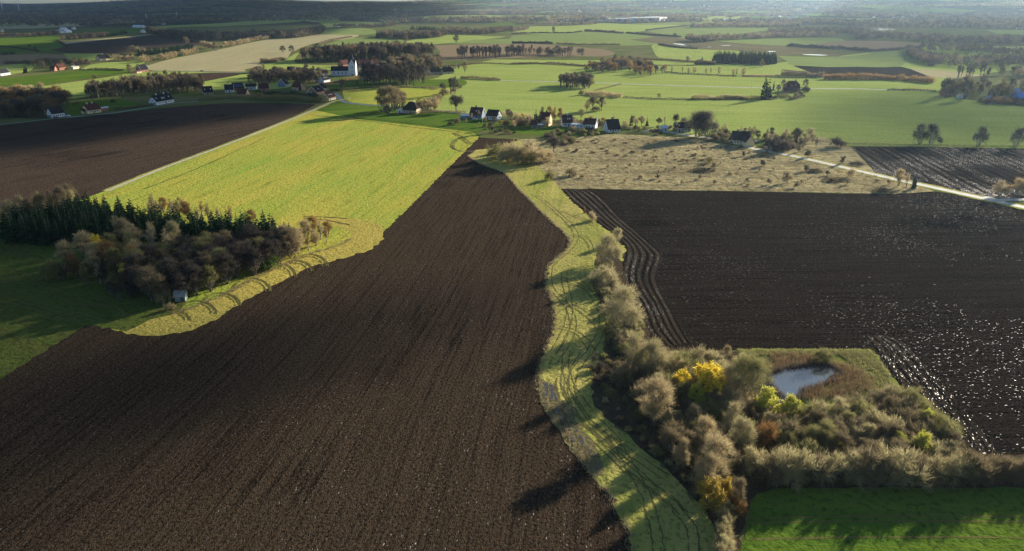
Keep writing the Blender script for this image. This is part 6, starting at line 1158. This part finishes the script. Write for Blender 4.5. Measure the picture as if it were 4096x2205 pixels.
# small far houses: one shape, copied
def gable_mesh():
    mb = MB(); mb.poly([(-7, 0, -2), (7, 0, -2), (7, 0, 3.5), (-7, 0, 3.5)]); mb.poly([(7, 9, -2), (-7, 9, -2), (-7, 9, 3.5), (7, 9, 3.5)])
    for s in (-1, 1): mb.poly([(s * 7, 0, -2), (s * 7, 9, -2), (s * 7, 9, 3.5), (s * 7, 4.5, 8), (s * 7, 0, 3.5)][::s])
    for y in (-.4, 9.4): mb.mesh([(-7.4, y, 3.1), (7.4, y, 3.1), (7.4, 4.5, 8), (-7.4, 4.5, 8), (-7.4, y, 3.4), (7.4, y, 3.4), (7.4, 4.5, 8.3), (-7.4, 4.5, 8.3)], [(0, 1, 2, 3), (7, 6, 5, 4), (0, 4, 5, 1), (1, 5, 6, 2), (3, 7, 4, 0)], 1)
    return mb
fh = gable_mesh().build('far_house', [C['white'], C['redroof']]); FHM = fh.data; bpy.data.objects.remove(fh); nfar = 0
def far_houses(view, boxes, n, label, group, seed, wl=('white', 'cream', 'white'), rl=('redroof', 'black', 'greyroof')):
    r = random.Random(seed)
    for i in range(n):
        x0, x1, y0, y1 = r.choice(boxes); p = G(view, r.uniform(x0, x1), r.uniform(y0, y1)); o = bpy.data.objects.new('far_house', FHM); COL.objects.link(o)
        o.location = (p[0], p[1], float(terrain(*p))); o.rotation_euler = (0, 0, r.uniform(0, 6.28)); s = r.uniform(.8, 1.5); o.scale = (s, s, s)
        for k, c in enumerate((r.choice(wl), r.choice(rl))): o.material_slots[k].link = 'OBJECT'; o.material_slots[k].material = C[c]
        tag(o, label, 'house', group)
far_houses('Z3', [(850, 1560, 98, 128), (450, 850, 118, 132), (1700, 2000, 115, 140)], 46, 'tiny pale house of the town beyond the factory', 'houses of the far town', 1)
far_houses('Z4', [(1000, 1500, 180, 245), (1400, 1500, 150, 165)], 30, 'tiny pale house in the wooded settlement on the right', 'houses of the wooded settlement', 2)
far_houses('Z4', [(1940, 2080, 240, 285), (2220, 2340, 230, 245), (2480, 2576, 275, 300), (2430, 2500, 600, 620)], 12, 'small pale house among the woods at the far right', 'houses in the right woods', 3)
far_houses('Z4', [(1100, 1200, 95, 110), (1250, 1490, 98, 115), (60, 300, 175, 190), (380, 420, 170, 180), (0, 80, 140, 155)], 16, 'pale farm building on the hazy slope at the right', 'farms on the hazy slope', 4, rl=('greyroof', 'steel'))
far_houses('Z2', [(950, 1150, 132, 148), (100, 300, 165, 175), (1380, 1440, 110, 122), (640, 700, 138, 145), (2380, 2520, 125, 140)], 18, 'tiny white house far off beyond the church', 'far houses beyond the church', 5)
far_houses('Z1', [(2000, 2250, 180, 215), (560, 760, 60, 75), (0, 60, 320, 340), (1640, 1680, 240, 250)], 12, 'tiny pale house far off at the upper left', 'far houses at the upper left', 6)
# ------------------------------------------------------------------ poles, sign, pylons, turbines, vehicles, people
def pole(view, x, y, yt, label, m='frame', r0=.09, arm=False, name='flagpole', cat='flagpole'):
    p = G(view, x, y); hh = height_to(view, (x, y), yt); o = empty(name, (p[0], p[1], 0)); tag(o, label, cat)
    mb = MB(); mb.tube((0, 0, -.2), (0, 0, hh), r0, r0 * .6, 8); mb.build('post', C[m], o)
    mb = MB()
    if arm: mb.box(-.9, .9, -.06, .06, hh - .7, hh - .55); mb.tube((-.7, 0, hh - .55), (-.7, 0, hh - .3), .05, .05, 6); mb.tube((.7, 0, hh - .55), (.7, 0, hh - .3), .05, .05, 6); mb.build('crossarm', C[m], o)
    else: 
        mb.tube((0, 0, hh), (0, 0, hh + .22), .13, .06, 8); mb.build('finial', C[m], o)
pole('C2', 741, 362, 228, 'white flagpole on the lawn before the dark blue house')
pole('C3', 75, 470, 375, 'white flagpole under the broad fir on the lane')
pole('C3', 2112, 915, 790, 'pale pole standing on the rough pasture near the road', 'timber', .12, True, 'utility_pole', 'pole')
pole('C1', 1292, 882, 745, 'pale utility pole behind the cream fork house', 'timber', .12, True, 'utility_pole', 'pole')
pole('C1', 1257, 1000, 890, 'dark utility pole at the gable of the fork house', 'timber', .12, True, 'utility_pole', 'pole')
pole('C1', 1410, 635, 548, 'pale pole on the beech hedge below the church', 'timber', .12, True, 'utility_pole', 'pole')
pole('C1', 1757, 665, 520, 'pale pole below the church tower', 'timber', .12, True, 'utility_pole', 'pole')
pole('C1', 1862, 528, 385, 'white flagpole right of the church tower')
pole('C1', 2100, 388, 290, 'white flagpole left of the tan gabled house')
pole('C1', 1463, 910, 858, 'small lamp post at the road fork', 'steel', .08, False, 'lamp_post', 'lamp post')
pole('C1', 920, 900, 848, 'thin pole left of the white annex', 'timber', .1, False, 'utility_pole', 'pole')
pole('C6', 315, 345, 285, 'thin flagpole behind the long white farmhouse')
pole('C6', 1285, 235, 185, 'white flagpole behind the village row')
pole('C4', 1330, 650, 430, 'white flagpole on the lawn of the brick farmhouse')
pole('Z2', 2015, 690, 640, 'white flagpole beside the dark roofed farm')
p = G('C3', 277, 488); o = empty('town_sign', (p[0], p[1], 0), .1); tag(o, 'wide pale blue-edged town sign beside the lane', 'sign')
mb = MB()
for x in (-1.4, 1.4): mb.tube((x, .06, -.2), (x, .06, 2.1), .05, .05, 6)
mb.build('post', C['steel'], o); mb = MB(); mb.box(-1.7, 1.7, -.03, .03, 1.0, 2.1); mb.build('panel', C['frame'], o)
mb = MB(); mb.box(-1.7, 1.7, -.045, -.032, 1.94, 2.1); mb.box(-1.7, 1.7, -.045, -.032, 1.0, 1.1); mb.build('border', C['brightblue'], o)
def pylon(view, x, y, yt, label):
    p = G(view, x, y); hh = height_to(view, (x, y), yt); o = empty('pylon', (p[0], p[1], float(terrain(*p))), .8); tag(o, label, 'pylon', 'pylons on the far left'); w = hh * .09
    mb = MB(); t = .16
    for sx in (-1, 1):
        for sy in (-1, 1): mb.tube((sx * w, sy * w, 0), (sx * w * .18, sy * w * .18, hh), t * 1.3, t, 4)
    for k in range(7):
        z0, z1 = hh * k / 7, hh * (k + 1) / 7; a, b = w * (1 - .82 * k / 7), w * (1 - .82 * (k + 1) / 7)
        for s in (-1, 1): mb.tube((-a, s * a, z0), (b, s * b, z1), t * .6, t * .6, 3); mb.tube((s * a, -a, z0), (s * b, b, z1), t * .6, t * .6, 3)
    mb.build('lattice', C['steel'], o); mb = MB()
    for z, l in ((.72, .16), (.84, .22), (.95, .13)): mb.tube((-hh * l, 0, hh * z), (hh * l, 0, hh * z), t, t, 4)
    mb.build('crossarm', C['steel'], o)
pylon('Z1', 1478, 206, 138, 'left lattice pylon before the far dark wood'); pylon('Z1', 1787, 196, 118, 'right lattice pylon before the far dark wood')
for x, y, yt, l, a0 in ((172, 66, 38, 'leftmost of the three far wind turbines', .3), (333, 66, 30, 'middle one of the three far wind turbines', .9), (490, 70, 30, 'rightmost of the three far wind turbines', 1.6)):
    px, py = src('Z1', x, y); d = 6500; X = (px - 2048) / F * d; o = empty('wind_turbine', (X, d, float(terrain(X, d))), .5); tag(o, l, 'wind turbine', 'wind turbines on the horizon')
    _, pt = src('Z1', x, yt); v = (1102.5 - pt) / F; hub = HC + d * (v * CP - SP) / (CP + v * SP) - float(terrain(X, d)); hub = max(hub, 40)
    mb = MB(); mb.tube((0, 0, -3), (0, 0, hub), 2.2, 1.4, 10); mb.build('tower', C['frame'], o); mb = MB(); mb.box(-1.6, 1.6, -3, 4, hub - 1.5, hub + 1.8); nc = mb.build('nacelle', C['frame'], o)
    for k in range(3):
        mb = MB(); t = a0 + k * 2.0944; c, s = math.cos(t), math.sin(t); q = hub * .5
        pr = [(0, -.9), (q * .2, -1.6), (q, -.3), (q, .3), (q * .2, 1.3), (0, .9)]
        for yo in (0,): mb.mesh([(a * c - b * s, -3.6, hub + a * s + b * c) for a, b in pr] + [(a * c - b * s, -3.1, hub + a * s + b * c) for a, b in pr], [tuple(range(6)), tuple(range(11, 5, -1))] + [(i, (i + 1) % 6, (i + 1) % 6 + 6, i + 6) for i in range(6)])
        mb.build('blade', C['frame'], nc)
def car(view, x, y, rz, label, paint):
    p = G(view, x, y); o = empty('parked_car', (p[0], p[1], .34), rz); tag(o, label, 'car')
    prof = [(-2.1, .28), (-2.1, .75), (-1.95, .95), (-1.5, 1.02), (-.95, 1.45), (.75, 1.45), (1.35, 1.0), (2.0, .88), (2.15, .6), (2.15, .28)]; n = len(prof); mb = MB()
    mb.mesh([(a, -.85 if b < 1.1 else -.68, b) for a, b in prof] + [(a, .85 if b < 1.1 else .68, b) for a, b in prof], [tuple(range(n)), tuple(range(2 * n - 1, n - 1, -1))] + [(i, i + n, (i + 1) % n + n, (i + 1) % n) for i in range(n)]); b = mb.build('body', C[paint], o)
    mb = MB()
    for s in (-1, 1): mb.mesh([(-1.25, s * .84, 1.05), (1.1, s * .84, 1.05), (.72, s * .71, 1.4), (-.85, s * .71, 1.4)], [(0, 1, 2, 3) if s < 0 else (3, 2, 1, 0)])
    mb.build('side_windows', C['glass'], b)
    for wx in (-1.3, 1.35):
        for s in (-1, 1):
            mb = MB(); mb.tube((wx, s * .72, .3), (wx, s * .9, .3), .32, .32, 12); w = mb.build('wheel', C['rubber'], o); mb = MB(); mb.tube((wx, s * .9, .3), (wx, s * .915, .3), .19, .19, 10); mb.build('rim', C['steel'], w)
    o.location.z = LZ * 12 + .01
car('Z1', 2030, 720, .05, 'dark car driving on the road between wheat and stubble', 'car')
car('Z1', 568, 1192, .1, 'dark car parked in front of the white cottage', 'car'); car('Z1', 682, 1176, .15, 'silver car parked right of the white cottage', 'silver')
car('C3', 1372, 630, .2, 'dark car parked at the left end of the cream house', 'car'); car('C3', 1700, 615, .4, 'silver car parked in the cream house garden', 'silver')
car('C5', 2395, 760, .1, 'silver car parked left of the bright blue building', 'silver'); car('C2', 640, 322, .3, 'silver car on the lawn edge before the dark blue house', 'silver')
# a walker on the country road
p = G('C4', 684, 582); o = empty('person', (p[0], p[1], LZ * 12 + .01), 1.4); tag(o, 'person in dark clothes walking along the pale country road', 'person')
vs = [(0, 0, .95), (0, 0, 1.15), (0, 0, 1.42), (0, 0, 1.52), (0, .02, 1.66), (-.1, 0, .92), (-.12, .14, .5), (-.12, .06, .06), (-.12, .2, .03), (.1, 0, .92), (.12, -.1, .5), (.12, -.22, .08), (.12, -.1, .03), (-.19, 0, 1.4), (-.25, -.08, 1.12), (-.24, .08, .9), (.19, 0, 1.4), (.25, .06, 1.12), (.24, .2, .92)]
es = [(0, 1), (1, 2), (2, 3), (3, 4), (0, 5), (5, 6), (6, 7), (7, 8), (0, 9), (9, 10), (10, 11), (11, 12), (2, 13), (13, 14), (14, 15), (2, 16), (16, 17), (17, 18)]
rd = [.15, .16, .17, .06, .115, .1, .065, .045, .04, .1, .065, .045, .04, .07, .05, .04, .07, .05, .04]
me = bpy.data.meshes.new('body'); me.from_pydata(vs, es, []); b = link('body', me, C['cloth'], o); sk = b.modifiers.new('skin', 'SKIN'); 
for i, r_ in enumerate(rd): me.skin_vertices[0].data[i].radius = (r_, r_)
me.skin_vertices[0].data[0].use_root = True; b.modifiers.new('smooth', 'SUBSURF').levels = 1
mb = MB(); mb.tube((0, .02, 1.68), (0, .02, 1.79), .12, .06, 8); mb.build('hat', C['cloth'], b)
# fallen log and soil heap, small things on the fields
p = G('B2', 1382, 665); mb = MB(); mb.tube((-.9, 0, .1), (.7, .2, .25), .12, .09, 7); mb.tube((.1, .1, .2), (.5, -.5, .5), .06, .03, 6); o = mb.build('log', C['cream']); o.location = (p[0], p[1], .2); tag(o, 'small pale log lying beside the path edge of the copse', 'log')
p = G('C1', 1655, 970); mb = MB(); mb.tube((0, 0, 0), (0, 0, 1.2), .6, .6, 10); mb.tube((0, 0, 1.2), (0, 0, 1.45), .6, .2, 10); o = mb.build('feed_trough', C['frame']); o.location = (p[0], p[1], .1); tag(o, 'white round trough on the yellow paddock', 'trough')
# ------------------------------------------------------------------ unseen clouds added to shade the land and brighten the pond, and the haze
def cloud_mat():
    M = Mat('unseen_cloud', .95, 0); M.nt.nodes.remove(M.b)
    at = M.nt.nodes.new('ShaderNodeAttribute'); at.attribute_name = 'cover'
    co = M.n('TexCoord').outputs['Object']; nz = M.noise(co, .006, 5, .6)
    a = M.ramp(M.math('ADD', at.outputs['Fac'], M.math('MULTIPLY', M.math('SUBTRACT', nz, .5), .35)), .05, .75)
    d = M.n('BsdfDiffuse', {'Color': (.9, .9, .9)}); tl = M.n('BsdfTranslucent', {'Color': (.6, .6, .6)}); ms = M.n('MixShader'); ms.inputs[0].default_value = .3
    M.nt.links.new(d.outputs[0], ms.inputs[1]); M.nt.links.new(tl.outputs[0], ms.inputs[2])
    tr = M.n('BsdfTransparent'); m2 = M.n('MixShader'); M.set(m2.inputs[0], a); M.nt.links.new(tr.outputs[0], m2.inputs[1]); M.nt.links.new(ms.outputs[0], m2.inputs[2]); M.nt.links.new(m2.outputs[0], M.out.inputs[0])
    return M.m
CM = cloud_mat()
def unseen_cloud(view, poly, alt, edge, strength=1.0):
    """a flat, ragged cloud added high above, out of view; its outline is chosen so that it shades this patch of ground"""
    P = np.array(GL(view, poly)); off = SUNV[:2] / SUNV[2] * alt; P = P + off; lo, hi = P.min(0) - edge, P.max(0) + edge; N = 40
    xs, ys = np.linspace(lo[0], hi[0], N), np.linspace(lo[1], hi[1], N); X, Y = np.meshgrid(xs, ys); q = np.stack([X.ravel(), Y.ravel()], 1)
    ins = np.array([inside(p, P) for p in q]); dist = np.full(len(q), 1e9)
    for i in range(len(P)):
        a, b = P[i], P[(i + 1) % len(P)]; ab = b - a; t = np.clip(((q - a) @ ab) / (ab @ ab), 0, 1); dist = np.minimum(dist, np.linalg.norm(q - a - t[:, None] * ab, axis=1))
    sd = np.where(ins, dist, -dist); cov = sstep(-edge, edge, sd) * strength
    th = np.clip(cov, 0, 1) * min(60, edge * .7 + 8); r = np.random.default_rng(int(abs(lo[0])))
    top = np.column_stack([q, alt + 3 + th * (1 + .5 * r.uniform(0, 1, len(q)))]); bot = np.column_stack([q, alt - th * .3])
    i = np.arange((N - 1) * N).reshape(N - 1, N)[:, :-1].ravel(); f = np.stack([i, i + 1, i + N + 1, i + N], 1); k = cov[f].max(1) > .01; f = f[k]
    me = np_mesh('unseen_cloud', np.concatenate([bot, top]), np.concatenate([f[:, ::-1], f + N * N])); at = me.attributes.new('cover', 'FLOAT', 'POINT'); at.data.foreach_set('value', np.concatenate([cov, cov]).astype(np.float32) * .72)
    return tag(link('unseen_cloud', me, CM), kind='structure')
unseen_cloud('D', [(-500, 420), (0, 400), (330, 340), (700, 288), (800, 266), (830, 246), (760, 212), (600, 218), (450, 236), (200, 255), (0, 268), (-500, 290)], 620, 35)
unseen_cloud('D', [(-500, 178), (0, 178), (140, 166), (330, 118), (480, 108), (640, 100), (800, 88), (880, 66), (0, 120), (-500, 122)], 700, 60, .95)
unseen_cloud('D', [(-500, 92), (0, 92), (460, 86), (900, 62), (1150, 40), (1100, 24), (600, 14), (-500, 14)], 700, 120, .9)
unseen_cloud('D', [(-600, 560), (60, 575), (200, 640), (330, 720), (360, 770), (250, 830), (60, 870), (-600, 900)], 560, 22, .95)
unseen_cloud('D', [(-700, 1000), (0, 960), (260, 850), (520, 850), (620, 900), (480, 1020), (300, 1150), (130, 1290), (0, 1400), (-700, 1420)], 560, 40, .95)  # added out of view to darken the lower-left corner
unseen_cloud('D', [(560, 830), (760, 745), (1010, 720), (1260, 740), (1330, 800), (1100, 860), (800, 920), (600, 930)], 560, 28, .5)
unseen_cloud('D', [(2050, 240), (2300, 225), (2900, 240), (2900, 390), (2350, 360), (2100, 300)], 640, 60, .5)
unseen_cloud('D', [(1980, 70), (2050, 130), (2300, 160), (2900, 215), (2900, 45), (2300, 30), (2050, 40)], 700, 80, .4)
def pond_reflection_cloud(x, y, alt, rx, ry, seed):  # added out of view: a pale sheet to brighten the pond's reflection
    r = np.random.default_rng(seed); N = 36; t = np.linspace(-1, 1, N); X, Y = np.meshgrid(t, t); rr = np.hypot(X, Y); cov = np.clip(1.15 - rr, 0, 1)
    q = np.stack([x + X.ravel() * rx, y + Y.ravel() * ry], 1); c = cov.ravel(); nz = np.sin(X.ravel() * 7 + seed) * np.sin(Y.ravel() * 5) * .25
    top = np.column_stack([q, alt + 160 * c * (1 + nz)]); bot = np.column_stack([q, alt - 30 * c * (1 + nz)])
    i = np.arange((N - 1) * N).reshape(N - 1, N)[:, :-1].ravel(); f = np.stack([i, i + 1, i + N + 1, i + N], 1); f = f[c[f].max(1) > .01]
    me = np_mesh('unseen_cloud', np.concatenate([bot, top]), np.concatenate([f[:, ::-1], f + N * N])); at = me.attributes.new('cover', 'FLOAT', 'POINT'); at.data.foreach_set('value', np.concatenate([c, c]).astype(np.float32) * .6)
    return tag(link('unseen_cloud', me, CM), kind='structure')
pond_reflection_cloud(1250, 3600, 1500, 1300, 900, 3); pond_reflection_cloud(2600, 4200, 1700, 1200, 1000, 5)
# the air: one closed box round camera and land
hb = MB(); hb.box(-16000, 16000, -400, 20500, -1.0, 330.0)
hm = bpy.data.materials.new('haze'); hm.use_nodes = True; nt = hm.node_tree; nt.nodes.clear(); out = nt.nodes.new('ShaderNodeOutputMaterial'); pv = nt.nodes.new('ShaderNodeVolumePrincipled')
pv.inputs['Color'].default_value = (.52, .74, 1.0, 1); pv.inputs['Density'].default_value = 3.4e-5; pv.inputs['Anisotropy'].default_value = .55
nt.links.new(pv.outputs[0], out.inputs['Volume'])
hz = hb.build('haze', hm); tag(hz, kind='stuff')
